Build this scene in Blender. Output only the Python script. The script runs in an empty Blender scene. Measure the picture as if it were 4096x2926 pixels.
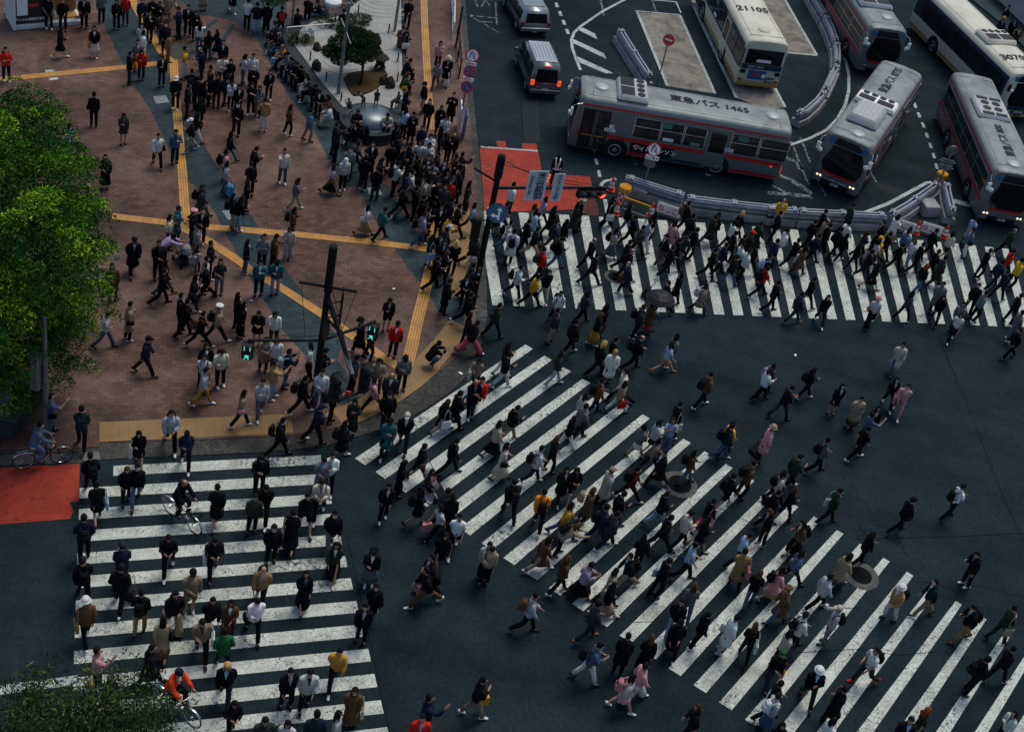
import bpy, bmesh, math, random
import numpy as np
from mathutils import Vector, Matrix
random.seed(7)
R = math.radians
SC = bpy.context.scene
COL = SC.collection

# ---------------------------------------------------------------- objects
def tag(o, label=None, cat=None, group=None, kind=None):
  if label: o['label'] = label
  if cat: o['category'] = cat
  if group: o['group'] = group
  if kind: o['kind'] = kind
  return o

def empty(name, loc, rz=0.0):
  o = bpy.data.objects.new(name, None)
  o.empty_display_size = 0.2
  o.location = loc; o.rotation_euler = (0, 0, rz)
  COL.objects.link(o)
  return o

def link(name, me, parent=None, loc=None, rz=None, color=None):
  o = bpy.data.objects.new(name, me)
  COL.objects.link(o)
  if parent: o.parent = parent
  if loc is not None: o.location = loc
  if rz is not None: o.rotation_euler = (0, 0, rz)
  if color is not None: o.color = (*color, 1)
  return o

def copy_tree(o, parent=None):
  c = o.copy(); COL.objects.link(c)
  if parent: c.parent = parent
  for ch in list(o.children):
    copy_tree(ch, c)
  return c

class MB:
  """collects faces and links them as one mesh object"""
  def __init__(s): s.v = []; s.f = []; s.m = []; s.uv = {}
  def add(s, vs, fs, m=0):
    n = len(s.v); s.v += [tuple(v) for v in vs]
    for f in fs: s.f.append(tuple(i + n for i in f)); s.m.append(m)
    return n
  def quad(s, a, b, c, d, m=0, uv=None):
    s.add([a, b, c, d], [(0, 1, 2, 3)], m)
    if uv: s.uv[len(s.f) - 1] = uv
  def box(s, c, d, m=0, rz=0.0, mat=None):
    x, y, z = d[0] / 2, d[1] / 2, d[2] / 2
    P = [(-x, -y, -z), (x, -y, -z), (x, y, -z), (-x, y, -z), (-x, -y, z), (x, -y, z), (x, y, z), (-x, y, z)]
    M = Matrix.Translation(c) @ Matrix.Rotation(rz, 4, 'Z')
    if mat is not None: M = mat @ M
    s.add([M @ Vector(p) for p in P], [(0, 3, 2, 1), (4, 5, 6, 7), (0, 1, 5, 4), (1, 2, 6, 5), (2, 3, 7, 6), (3, 0, 4, 7)], m)
  def bbox(s, c, d, b, m=0, rz=0.0, top=1.0, mat=None):
    """box with chamfered edges; top scales the upper face"""
    x, y, z = d[0] / 2, d[1] / 2, d[2] / 2
    M = Matrix.Translation(c) @ Matrix.Rotation(rz, 4, 'Z')
    if mat is not None: M = mat @ M
    def ring(ix, iy, zz):
      ax, ay = x - ix, y - iy
      return [(-ax + b, -ay, zz), (ax - b, -ay, zz), (ax, -ay + b, zz), (ax, ay - b, zz), (ax - b, ay, zz), (-ax + b, ay, zz), (-ax, ay - b, zz), (-ax, -ay + b, zz)]
    tx, ty = x * (1 - top), y * (1 - top)
    rs = [ring(b, b, -z), ring(0, 0, -z + b), ring(tx, ty, z - b), ring(tx + b, ty + b, z)]
    V = [M @ Vector(p) for r in rs for p in r]
    F = [tuple(range(7, -1, -1)), tuple(range(24, 32))]
    for k in range(3):
      for i in range(8):
        j = (i + 1) % 8
        F.append((k * 8 + i, k * 8 + j, (k + 1) * 8 + j, (k + 1) * 8 + i))
    s.add(V, F, m)
  def cyl(s, p0, p1, r0, r1=None, n=12, m=0, caps=True):
    r1 = r0 if r1 is None else r1
    s.tube([p0, p1], [r0, r1], n, m, caps)
  def tube(s, path, rad, n=8, m=0, caps=True, closed=False, ref=None):
    P = [Vector(p) for p in path]; k = len(P)
    if not hasattr(rad, '__len__'): rad = [rad] * k
    rings = []
    prev = None
    for i in range(k):
      a = P[(i - 1) % k] if (closed or i > 0) else P[i]
      b = P[(i + 1) % k] if (closed or i < k - 1) else P[i]
      t = (b - a).normalized()
      r0 = Vector(ref) if ref else (prev if prev is not None else (Vector((0, 0, 1)) if abs(t.z) < .9 else Vector((1, 0, 0))))
      u = (r0 - t * r0.dot(t))
      if u.length < 1e-5: u = t.orthogonal()
      u.normalize(); w = t.cross(u); prev = u
      ra = rad[i] if hasattr(rad[i], '__len__') else (rad[i], rad[i])
      rings.append([P[i] + u * (ra[0] * math.cos(2 * math.pi * j / n)) + w * (ra[1] * math.sin(2 * math.pi * j / n)) for j in range(n)])
    V = [p for r in rings for p in r]; F = []
    for i in range(k if closed else k - 1):
      i2 = (i + 1) % k
      for j in range(n):
        j2 = (j + 1) % n
        F.append((i * n + j, i * n + j2, i2 * n + j2, i2 * n + j))
    if caps and not closed:
      F.append(tuple(range(n - 1, -1, -1))); F.append(tuple((k - 1) * n + j for j in range(n)))
    s.add(V, F, m)
  def lathe(s, prof, n=20, m=0, c=(0, 0, 0), mat=None, caps=True):
    V = []; F = []
    for r, z in prof:
      for j in range(n):
        a = 2 * math.pi * j / n
        p = Vector((c[0] + r * math.cos(a), c[1] + r * math.sin(a), c[2] + z))
        V.append(mat @ p if mat is not None else p)
    for i in range(len(prof) - 1):
      for j in range(n):
        j2 = (j + 1) % n
        F.append((i * n + j, i * n + j2, (i + 1) * n + j2, (i + 1) * n + j))
    if caps:
      F.append(tuple(range(n - 1, -1, -1))); F.append(tuple((len(prof) - 1) * n + j for j in range(n)))
    s.add(V, F, m)
  def ball(s, c, r, n=10, k=6, m=0, mat=None):
    pr = []
    rr = r if hasattr(r, '__len__') else (r, r, r)
    V = []; F = []
    for i in range(k + 1):
      ph = math.pi * i / k - math.pi / 2
      for j in range(n):
        th = 2 * math.pi * j / n
        p = Vector((c[0] + rr[0] * math.cos(ph) * math.cos(th), c[1] + rr[1] * math.cos(ph) * math.sin(th), c[2] + rr[2] * math.sin(ph)))
        V.append(mat @ p if mat is not None else p)
    for i in range(k):
      for j in range(n):
        j2 = (j + 1) % n
        F.append((i * n + j, i * n + j2, (i + 1) * n + j2, (i + 1) * n + j))
    s.add(V, F, m)
  def prism(s, poly, z0, z1, m=0, mside=None):
    n = len(poly)
    area = sum(poly[i][0] * poly[(i + 1) % n][1] - poly[(i + 1) % n][0] * poly[i][1] for i in range(n))
    P = list(poly) if area > 0 else list(reversed(poly))
    s.add([(x, y, z1) for x, y in P], [tuple(range(n))], m)
    if z0 is not None:
      s.add([(x, y, z0) for x, y in P] + [(x, y, z1) for x, y in P], [(i, (i + 1) % n, n + (i + 1) % n, n + i) for i in range(n)], m if mside is None else mside)
  def strip(s, pts, w, z, m=0, u0=0.0):
    """flat ribbon along pts with UVs in metres"""
    P = [Vector((p[0], p[1], 0)) for p in pts]; n = len(P); L = []; Rr = []; U = [u0]
    for i in range(n):
      t = (P[min(i + 1, n - 1)] - P[max(i - 1, 0)]).normalized(); nn = Vector((-t.y, t.x, 0))
      ww = w[i] if hasattr(w, '__len__') else w
      L.append(P[i] + nn * ww / 2); Rr.append(P[i] - nn * ww / 2)
      if i: U.append(U[-1] + (P[i] - P[i - 1]).length)
    for i in range(n - 1):
      wa = w[i] if hasattr(w, '__len__') else w; wb = w[i + 1] if hasattr(w, '__len__') else w
      s.quad((Rr[i].x, Rr[i].y, z), (Rr[i + 1].x, Rr[i + 1].y, z), (L[i + 1].x, L[i + 1].y, z), (L[i].x, L[i].y, z), m,
           [(U[i], 0), (U[i + 1], 0), (U[i + 1], wb), (U[i], wa)])
  def mesh(s, name, mats, smooth=False):
    me = bpy.data.meshes.new(name)
    me.from_pydata(s.v, [], s.f)
    mats = mats if isinstance(mats, (list, tuple)) else [mats]
    for mt in mats: me.materials.append(mt)
    if len(mats) > 1: me.polygons.foreach_set('material_index', s.m)
    if smooth is True: me.polygons.foreach_set('use_smooth', [True] * len(s.f))
    if s.uv:
      ul = me.uv_layers.new(name='UVMap')
      for fi, uv in s.uv.items():
        for k, li in enumerate(me.polygons[fi].loop_indices): ul.data[li].uv = uv[k]
    if any(len(f) > 4 for f in s.f):
      bm = bmesh.new(); bm.from_mesh(me)
      big = [f for f in bm.faces if len(f.verts) > 4]
      bmesh.ops.triangulate(bm, faces=big, ngon_method='EAR_CLIP')
      bm.to_mesh(me); bm.free()
    me.update()
    if smooth == 'auto':
      me.polygons.foreach_set('use_smooth', [True] * len(me.polygons))
      try: me.set_sharp_from_angle(angle=R(35))
      except Exception: pass
    return me
  def build(s, name, mats, parent=None, smooth=False, loc=None, rz=None):
    return link(name, s.mesh(name, mats, smooth), parent, loc, rz)

# ---------------------------------------------------------------- materials
class NT:
  def __init__(s, mat): s.t = mat.node_tree; s.n = s.t.nodes; s.l = s.t.links
  def node(s, typ, **kw):
    nd = s.n.new(typ)
    for k, v in kw.items():
      if k.startswith('i_'):
        nd.inputs[k[2:].replace('_', ' ')].default_value = v
      else: setattr(nd, k, v)
    return nd
  def link(s, a, b): s.l.new(a, b)
  def math(s, op, a, b=None, c=None, clamp=False):
    nd = s.n.new('ShaderNodeMath'); nd.operation = op; nd.use_clamp = clamp
    for i, x in enumerate((a, b, c)):
      if x is None: continue
      if isinstance(x, (int, float)): nd.inputs[i].default_value = x
      else: s.l.new(x, nd.inputs[i])
    return nd.outputs[0]
  def mix(s, f, a, b, blend='MIX'):
    nd = s.n.new('ShaderNodeMix'); nd.data_type = 'RGBA'; nd.blend_type = blend
    for i, x in ((0, f), (6, a), (7, b)):
      if isinstance(x, (int, float)): nd.inputs[i].default_value = x
      elif isinstance(x, tuple): nd.inputs[i].default_value = (*x[:3], 1)
      else: s.l.new(x, nd.inputs[i])
    return nd.outputs[2]
  def noise(s, vec, scale, detail=3, rough=.55, dist=0.0):
    nd = s.n.new('ShaderNodeTexNoise'); nd.inputs['Scale'].default_value = scale; nd.inputs['Detail'].default_value = detail
    nd.inputs['Roughness'].default_value = rough; nd.inputs['Distortion'].default_value = dist
    if vec is not None: s.l.new(vec, nd.inputs['Vector'])
    return nd.outputs['Fac']
  def ramp(s, x, lo, hi, a=0.0, b=1.0):
    nd = s.n.new('ShaderNodeMapRange'); nd.clamp = True
    s.l.new(x, nd.inputs[0])
    for i, v in ((1, lo), (2, hi), (3, a), (4, b)): nd.inputs[i].default_value = v
    return nd.outputs[0]
  def voro(s, vec, scale, feature='DISTANCE_TO_EDGE'):
    nd = s.n.new('ShaderNodeTexVoronoi'); nd.feature = feature; nd.inputs['Scale'].default_value = scale
    if vec is not None: s.l.new(vec, nd.inputs['Vector'])
    return nd.outputs['Distance']
  def bump(s, h, strength, dist):
    nd = s.n.new('ShaderNodeBump'); nd.inputs['Strength'].default_value = strength; nd.inputs['Distance'].default_value = dist
    s.l.new(h, nd.inputs['Height']); return nd.outputs[0]

def base_mat(name):
  m = bpy.data.materials.new(name); m.use_nodes = True
  nt = NT(m); b = nt.n['Principled BSDF']
  return m, nt, b

def objco(nt):
  return nt.node('ShaderNodeTexCoord').outputs['Object']

M = {}
def plain(name, col, rough=.6, metal=0.0, var=.15, scale=6.0, bump=0.0, spec=None, coat=0.0, dirt=None):
  m, nt, b = base_mat(name)
  co = objco(nt)
  n = nt.noise(co, scale, 4)
  f = nt.ramp(n, .3, .7)
  lo = tuple(c * (1 - var) for c in col); hi = tuple(min(1, c * (1 + var)) for c in col)
  c = nt.mix(f, lo, hi)
  if dirt:
    d = nt.ramp(nt.noise(co, dirt[1], 5, .6, .5), .45, .72)
    c = nt.mix(nt.math('MULTIPLY', d, dirt[2]), c, dirt[0])
  nt.link(c, b.inputs['Base Color'])
  b.inputs['Roughness'].default_value = rough; b.inputs['Metallic'].default_value = metal
  b.inputs['Specular IOR Level'].default_value = spec if spec is not None else (.5 if rough < .5 or metal > .2 else .1)
  if coat: b.inputs['Coat Weight'].default_value = coat
  if bump: nt.link(nt.bump(nt.noise(co, scale * 4, 3), bump, .02), b.inputs['Normal'])
  M[name] = m
  return m

def glow(name, col, strength):
  m, nt, b = base_mat(name)
  b.inputs['Base Color'].default_value = (*col, 1)
  b.inputs['Emission Color'].default_value = (*col, 1); b.inputs['Emission Strength'].default_value = strength
  M[name] = m

def objcol(name, rough, var=.18, scale=14.0, bump=.25, sheen=0.0, attr=False):
  """colour comes from the object itself, with woven variation and folds"""
  m, nt, b = base_mat(name)
  co = objco(nt)
  if attr:
    c0 = nt.node('ShaderNodeAttribute', attribute_name='Col').outputs['Color']
  else:
    c0 = nt.node('ShaderNodeObjectInfo').outputs['Color']
  n = nt.ramp(nt.noise(co, scale, 3), .25, .75, 1 - var, 1 + var)
  v = nt.node('ShaderNodeVectorMath', operation='SCALE')
  nt.link(c0, v.inputs[0]); nt.link(n, v.inputs['Scale'])
  nt.link(v.outputs[0], b.inputs['Base Color'])
  b.inputs['Roughness'].default_value = rough
  b.inputs['Specular IOR Level'].default_value = .08
  if sheen: b.inputs['Sheen Weight'].default_value = sheen
  if bump: nt.link(nt.bump(nt.noise(co, scale * .8, 2, .5, 1.2), bump, .06), b.inputs['Normal'])
  M[name] = m

objcol('cloth', .9); objcol('skin', .55, .06, 20, 0); objcol('hair', .5, .2, 60, .2); objcol('leather', .6, .1, 20, .1)
objcol('crowd_cloth', .85, attr=True)

def asphalt():
  m, nt, b = base_mat('asphalt'); co = objco(nt)
  big = nt.ramp(nt.noise(co, .12, 5, .6), .3, .72)
  c = nt.mix(big, (.0080, .0156, .0192), (.0170, .0280, .0332))
  mid = nt.ramp(nt.noise(co, .9, 4, .65, .4), .35, .75, .82, 1.2)
  fine = nt.math('MULTIPLY', nt.ramp(nt.noise(co, 38, 2, .7), .3, .75, .6, 1.5), nt.ramp(nt.noise(co, 8.5, 4, .75), .32, .68, .70, 1.32))
  mp = nt.node('ShaderNodeMapping'); mp.inputs['Rotation'].default_value = (0, 0, R(38)); mp.inputs['Scale'].default_value = (.05, .55, 1); nt.link(co, mp.inputs[0])
  lane = nt.ramp(nt.noise(mp.outputs[0], 1.0, 4, .6), .3, .7, .74, 1.26)
  k = nt.math('MULTIPLY', nt.math('MULTIPLY', mid, lane), fine)
  v = nt.node('ShaderNodeVectorMath', operation='SCALE'); nt.link(c, v.inputs[0]); nt.link(k, v.inputs['Scale'])
  # pale worn scuffs and dark tar cracks
  scuff = nt.math('MULTIPLY', nt.ramp(nt.noise(co, .5, 6, .7, .6), .58, .8), nt.ramp(nt.noise(co, 22, 3, .8), .45, .7))
  c2 = nt.mix(nt.math('MULTIPLY', scuff, .6), v.outputs[0], (.06, .075, .082))
  wob = nt.node('ShaderNodeVectorMath', operation='ADD')
  nz = nt.node('ShaderNodeTexNoise'); nz.inputs['Scale'].default_value = 1.3; nt.link(co, nz.inputs['Vector'])
  nt.link(co, wob.inputs[0]); nt.link(nz.outputs['Color'], wob.inputs[1])
  cr = nt.ramp(nt.voro(wob.outputs[0], .16), .0, .006, 1, 0)
  msk = nt.ramp(nt.noise(co, .09, 2), .5, .6)
  c3 = nt.mix(nt.math('MULTIPLY', nt.math('MULTIPLY', cr, msk), .8), c2, (.008, .009, .01))
  spk = nt.ramp(nt.noise(co, 55, 1, .5), .74, .80)
  c4 = nt.mix(nt.math('MULTIPLY', spk, .25), c3, (.12, .13, .13))
  nt.link(c4, b.inputs['Base Color'])
  b.inputs['Roughness'].default_value = .8; b.inputs['Specular IOR Level'].default_value = .04
  nt.link(nt.bump(nt.noise(co, 45, 2), .35, .01), b.inputs['Normal'])
  M['asphalt'] = m
asphalt()

def paint(name, col, under=(.015, .025, .031), wear=.5, cell=4.0, crack=.035, cover=1.0, rough=.6):
  """road paint: crazed, with rubbed-off patches showing what lies under"""
  m, nt, b = base_mat(name); co = objco(nt)
  nz = nt.node('ShaderNodeTexNoise'); nz.inputs['Scale'].default_value = 3.0; nz.inputs['Detail'].default_value = 3; nt.link(co, nz.inputs['Vector'])
  sc = nt.node('ShaderNodeVectorMath', operation='SCALE'); nt.link(nz.outputs['Color'], sc.inputs[0]); sc.inputs['Scale'].default_value = .35
  ad = nt.node('ShaderNodeVectorMath', operation='ADD'); nt.link(co, ad.inputs[0]); nt.link(sc.outputs[0], ad.inputs[1])
  where = nt.ramp(nt.noise(co, .35, 3), .35, .65)
  e1 = nt.voro(ad.outputs[0], cell)
  c1 = nt.math('LESS_THAN', e1, nt.math('MULTIPLY', nt.math('ADD', where, .35), crack))
  e2 = nt.voro(ad.outputs[0], cell * 2.7)
  c2 = nt.math('MULTIPLY', nt.math('LESS_THAN', e2, .030), nt.ramp(nt.noise(co, .8, 2), .55, .62))
  n3 = nt.noise(co, 7.0, 6, .72)
  rub = nt.math('MULTIPLY', nt.math('GREATER_THAN', n3, nt.math('SUBTRACT', .70, nt.math('MULTIPLY', where, .12 * wear))), nt.ramp(nt.noise(co, .55, 3), .42, .55))
  hole = nt.math('MAXIMUM', nt.math('MAXIMUM', c1, c2), rub, clamp=True)
  if cover < 1: hole = nt.math('MAXIMUM', hole, nt.math('GREATER_THAN', nt.noise(co, 5, 6, .75), cover))
  soil = nt.ramp(nt.noise(co, 1.1, 6, .7), .3, .72, .60, 1.10)
  grain = nt.ramp(nt.noise(co, 30, 2, .7), .3, .7, .9, 1.06)
  v = nt.node('ShaderNodeVectorMath', operation='SCALE'); v.inputs[0].default_value = col
  nt.link(nt.math('MULTIPLY', soil, grain), v.inputs['Scale'])
  c = nt.mix(hole, v.outputs[0], under)
  nt.link(c, b.inputs['Base Color']); b.inputs['Roughness'].default_value = rough; b.inputs['Specular IOR Level'].default_value = .08
  nt.link(nt.bump(hole, .4, -.004), b.inputs['Normal'])
  M[name] = m
paint('zebra_paint', (.57, .61, .545), under=(.045, .054, .056), wear=1.3, crack=.024, cell=6.2)
paint('line_paint', (.45, .51, .49), wear=.6, crack=.025, cell=5)
paint('faded_paint', (.24, .27, .275), wear=1, crack=.05, cover=.5)
paint('red_lane', (.35, .047, .029), under=(.115, .026, .020), wear=1.5, cell=1.1, crack=.0, cover=.60)

def bricks(name, c1, c2, mortar, rot, bw=.27, rh=.165, dirt=(.02, .015, .012), dm=.7, dust=0):
  m, nt, b = base_mat(name); co = objco(nt)
  mp = nt.node('ShaderNodeMapping'); mp.inputs['Rotation'].default_value = (0, 0, rot); nt.link(co, mp.inputs[0])
  br = nt.node('ShaderNodeTexBrick'); nt.link(mp.outputs[0], br.inputs['Vector'])
  br.inputs['Scale'].default_value = 1.0; br.inputs['Brick Width'].default_value = bw; br.inputs['Row Height'].default_value = rh
  br.inputs['Mortar Size'].default_value = .009; br.inputs['Mortar Smooth'].default_value = .3; br.inputs['Bias'].default_value = 0
  br.inputs['Color1'].default_value = (*c1, 1); br.inputs['Color2'].default_value = (*c2, 1); br.inputs['Mortar'].default_value = (*mortar, 1)
  big = nt.ramp(nt.noise(co, .22, 5, .6, .3), .28, .72, .50, 1.34)
  mid = nt.ramp(nt.noise(co, 1.6, 5, .65), .3, .75, .75, 1.22)
  fine = nt.ramp(nt.noise(co, 28, 3, .7), .3, .7, .78, 1.2)
  dusty = nt.ramp(nt.noise(co, .16, 4, .6, .6), .38, .62)
  bc = nt.mix(nt.math('MULTIPLY', dusty, dust), br.outputs['Color'], tuple(x * 1.02 + .028 for x in c2)) if dust else br.outputs['Color']
  v = nt.node('ShaderNodeVectorMath', operation='SCALE'); nt.link(bc, v.inputs[0])
  nt.link(nt.math('MULTIPLY', nt.math('MULTIPLY', big, mid), fine), v.inputs['Scale'])
  st = nt.ramp(nt.noise(co, .55, 6, .7, .8), .52, .75)
  c = nt.mix(nt.math('MULTIPLY', st, dm), v.outputs[0], dirt)
  nt.link(c, b.inputs['Base Color']); b.inputs['Roughness'].default_value = .62; b.inputs['Specular IOR Level'].default_value = .1
  nt.link(nt.bump(br.outputs['Fac'], .5, -.006), b.inputs['Normal'])
  M[name] = m
bricks('brown_brick', (.076, .042, .033), (.134, .077, .059), (.040, .025, .019), R(-22.7), dm=.85, dust=.62)
bricks('slate_brick', (.022, .040, .047), (.036, .060, .068), (.011, .018, .021), R(-22.7), .22, .11, dirt=(.012, .024, .028), dm=.6)

def tactile(name, dots):
  m, nt, b = base_mat(name)
  uv = nt.node('ShaderNodeUVMap'); uv.uv_map = 'UVMap'
  sp = nt.node('ShaderNodeSeparateXYZ'); nt.link(uv.outputs[0], sp.inputs[0])
  co = objco(nt)
  u, v = sp.outputs[0], sp.outputs[1]
  seam = nt.math('LESS_THAN', nt.math('FRACT', nt.math('DIVIDE', u, .30)), .05)
  seam2 = nt.math('LESS_THAN', nt.math('FRACT', nt.math('ADD', nt.math('DIVIDE', v, .30), .02)), .045)
  seam = nt.math('MAXIMUM', seam, seam2)
  if dots:
    a = nt.math('SUBTRACT', nt.math('FRACT', nt.math('DIVIDE', u, .06)), .5); c_ = nt.math('SUBTRACT', nt.math('FRACT', nt.math('DIVIDE', v, .06)), .5)
    h = nt.math('LESS_THAN', nt.math('ADD', nt.math('MULTIPLY', a, a), nt.math('MULTIPLY', c_, c_)), .09)
    low = nt.math('SUBTRACT', 1.0, h)
    base = (.30, .165, .035); dk = (.20, .11, .026)
  else:
    h = nt.math('GREATER_THAN', nt.math('FRACT', nt.math('ADD', nt.math('DIVIDE', v, .1), .15)), .32)
    low = nt.math('SUBTRACT', 1.0, h)
    base = (.60, .27, .026); dk = (.25, .115, .018)
  soil = nt.ramp(nt.noise(co, 1.2, 6, .7), .32, .7)
  c = nt.mix(low, base, dk)
  c = nt.mix(nt.math('MULTIPLY', soil, .72), c, (.14, .085, .032))
  c = nt.mix(nt.math('MULTIPLY', seam, .65), c, (.07, .045, .02))
  g = nt.ramp(nt.noise(co, 25, 4, .75), .62, .72)
  c = nt.mix(nt.math('MULTIPLY', g, .5), c, (.09, .055, .02))
  nt.link(c, b.inputs['Base Color']); b.inputs['Roughness'].default_value = .6
  nt.link(nt.bump(h, .5, .005), b.inputs['Normal'])
  M[name] = m
tactile('tactile_bars', False); tactile('tactile_dots', True)

bricks('granite_kerb', (.040, .044, .041), (.088, .088, .078), (.022, .024, .023), R(-22.7), .11, .10, dirt=(.022, .022, .02))
plain('granite_plain', (.060, .063, .060), .75, var=.3, scale=20, bump=.3)
plain('gutter_concrete', (.055, .059, .057), .8, var=.25, scale=9, bump=.2, dirt=((.035, .036, .034), .9, .7))
plain('pale_slab', (.14, .145, .135), .8, var=.15, scale=9, bump=.15, dirt=((.08, .08, .07), 1.5, .5))
plain('bay_concrete', (.21, .195, .165), .85, var=.22, scale=3, bump=.2, dirt=((.055, .052, .048), .9, .85))
plain('manhole_iron', (.0045, .006, .007), .95, 0, var=.3, scale=30, bump=.4)
plain('manhole_ring', (.085, .09, .082), .8, var=.3, scale=6, bump=.3, dirt=((.04, .042, .04), 3, .8))
plain('steel_plate', (.20, .24, .26), .45, .6, var=.15, scale=8, bump=.2)
plain('drain_grate', (.035, .04, .042), .5, .6, var=.2)
plain('paper', (.75, .75, .72), .8, var=.05)
plain('black_steel', (.008, .010, .012), .5, .0, var=.25, scale=8)
plain('grey_steel', (.21, .225, .23), .45, .6, var=.12, scale=5, dirt=((.1, .09, .07), 3, .3))
plain('white_steel', (.66, .68, .68), .45, 0, var=.06, scale=5, dirt=((.3, .28, .24), 3, .35))
plain('rail_steel', (.255, .275, .315), .38, .35, var=.10, scale=3, dirt=((.15, .14, .14), 2, .5))
plain('rail_concrete', (.30, .30, .30), .85, var=.15, scale=6, bump=.2, dirt=((.1, .1, .09), 1.5, .6))
plain('glass_dark', (.005, .008, .009), .10, 0, var=.3, scale=2, spec=.35)
plain('glass_smoke', (.010, .016, .017), .12, 0, var=.5, scale=1.5, spec=.35)
plain('rubber', (.011, .011, .012), .85, var=.2)
plain('rim_metal', (.28, .29, .30), .4, .7, var=.15, scale=9)
plain('chrome', (.55, .57, .58), .2, .9, var=.05)
plain('black_plastic', (.009, .010, .011), .5, var=.2, spec=.2)
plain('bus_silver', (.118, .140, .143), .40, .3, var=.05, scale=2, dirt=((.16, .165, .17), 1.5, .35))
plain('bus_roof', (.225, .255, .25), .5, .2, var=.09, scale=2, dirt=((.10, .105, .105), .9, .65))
plain('bus_red', (.33, .012, .012), .4, var=.12, scale=3)
plain('bus_navy', (.014, .026, .06), .35, var=.15, scale=3)
plain('bus_cream', (.55, .52, .40), .4, 0, var=.05, scale=2, dirt=((.40, .35, .25), 1.2, .35))
plain('bus_ochre', (.34, .225, .085), .5, var=.15, scale=3)
plain('roof_cream', (.56, .55, .46), .55, 0, var=.05, scale=2, dirt=((.36, .33, .26), .9, .5))
plain('roof_dome', (.33, .345, .35), .45, .1, var=.05, scale=3)
plain('letter_black', (.012, .012, .014), .6, var=.1)
plain('letter_white', (.78, .78, .76), .6, var=.03)
plain('letter_grey', (.36, .37, .36), .6, var=.05)
plain('plate_white', (.72, .73, .68), .5, var=.04)
plain('green_board', (.02, .07, .06), .3, var=.2)
plain('sign_red', (.55, .03, .025), .4, var=.05)
plain('sign_blue', (.016, .065, .15), .4, var=.06)
plain('sign_white', (.75, .77, .76), .45, var=.04)
plain('sign_pale', (.42, .49, .53), .45, var=.06)
plain('cone_orange', (.55, .06, .014), .5, var=.08)
plain('barrel_yellow', (.50, .25, .025), .5, var=.12, scale=5, dirt=((.3, .13, .02), 3, .5))
plain('car_silver', (.26, .275, .28), .3, .6, var=.03, scale=2)
plain('car_grey', (.11, .12, .125), .25, .5, var=.05, scale=2, coat=.4)
plain('car_roof', (.40, .42, .43), .3, .5, var=.04, scale=2)
plain('sand', (.29, .30, .275), .9, var=.12, scale=5, bump=.3, dirt=((.22, .20, .165), .7, .6))
plain('sand_ridge', (.42, .42, .39), .9, var=.1, scale=5)
plain('rock', (.032, .028, .025), .9, var=.5, scale=6, bump=.6, dirt=((.07, .05, .035), 3, .5))
plain('ledge_stone', (.030, .036, .038), .6, var=.25, scale=5, bump=.15)
plain('basin_metal', (.10, .13, .145), .35, .5, var=.2, scale=2, dirt=((.04, .05, .055), 1.5, .5))
plain('bronze', (.022, .026, .028), .4, .5, var=.3, scale=10)
plain('bark', (.030, .022, .016), .9, var=.4, scale=14, bump=.6)
plain('dry_turf', (.055, .034, .013), .95, var=.45, scale=18, bump=.6, dirt=((.02, .014, .008), 2, .7))
plain('wood_deck', (.33, .17, .055), .6, var=.2, scale=5)
plain('poster_black', (.014, .015, .018), .35, var=.5, scale=2.2, dirt=((.10, .095, .09), 1.6, .35))
plain('wall_tile', (.36, .38, .37), .6, var=.12, scale=4)
plain('wall_white', (.55, .57, .56), .6, var=.06, scale=2)
plain('cable', (.008, .009, .01), .6)
plain('amber_lens', (.7, .22, .03), .3, var=.05)
plain('red_lens', (.28, .012, .012), .25, var=.1)
plain('blue_panel', (.03, .11, .28), .5, var=.2, scale=4)
plain('sticker_white', (.60, .66, .66), .5, var=.05)
plain('sticker_teal', (.05, .17, .15), .4, var=.15)
glow('lamp_red', (1.0, .07, .03), 1.6)
glow('lamp_green', (.10, .9, .65), .55)
glow('headlight', (1.0, .80, .52), .75)
glow('brake_light', (1.0, .09, .03), .45)
glow('baton_red', (1.0, .12, .04), 1.0)

# ---------------------------------------------------------------- lettering
def lettering(txt, size, mat, parent, mat4, name='lettering', ex=0.0):
  """writing as a mesh; the text stands in the local XY plane of mat4, centred"""
  cu = bpy.data.curves.new('txt', 'FONT'); cu.body = txt; cu.size = size; cu.align_x = 'CENTER'; cu.align_y = 'CENTER'; cu.resolution_u = 2; cu.offset = size * .022
  o = bpy.data.objects.new('txt', cu); COL.objects.link(o)
  dg = bpy.context.evaluated_depsgraph_get(); dg.update()
  me = bpy.data.meshes.new_from_object(o.evaluated_get(dg))
  bpy.data.objects.remove(o); me.transform(mat4); me.materials.clear(); me.materials.append(mat); me.name = name
  return link(name, me, parent)

def frame(o, x, y):
  """matrix from an origin and the writing's x and y directions"""
  x = Vector(x).normalized(); y = Vector(y); y = (y - x * y.dot(x)).normalized(); z = x.cross(y)
  m = Matrix((x, y, z)).transposed().to_4x4(); m.translation = Vector(o); return m

# ---------------------------------------------------------------- camera, sky, sun
cam = bpy.data.cameras.new('camera'); co_ = bpy.data.objects.new('camera', cam); COL.objects.link(co_)
CAM = {"R": [0.973487, 0.12429, 0.192027], "U": [-0.228741, 0.52896, 0.817239], "F": [0.0, 0.839496, -0.543366], "H": 32.871, "f": 5451.61, "px": 2245.14, "py": 817.16}
right, up, fwd = Vector(CAM['R']), Vector(CAM['U']), Vector(CAM['F'])
co_.matrix_world = Matrix((right, up, -fwd)).transposed().to_4x4()
co_.location = (0, 0, CAM['H'])
cam.sensor_fit = 'HORIZONTAL'; cam.sensor_width = 36
cam.lens = 36 * CAM['f'] / 4096
cam.shift_x = -(CAM['px'] - 2048) / 4096; cam.shift_y = (CAM['py'] - 1463) / 4096
cam.clip_start = .5; cam.clip_end = 2000
SC.camera = co_

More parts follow.
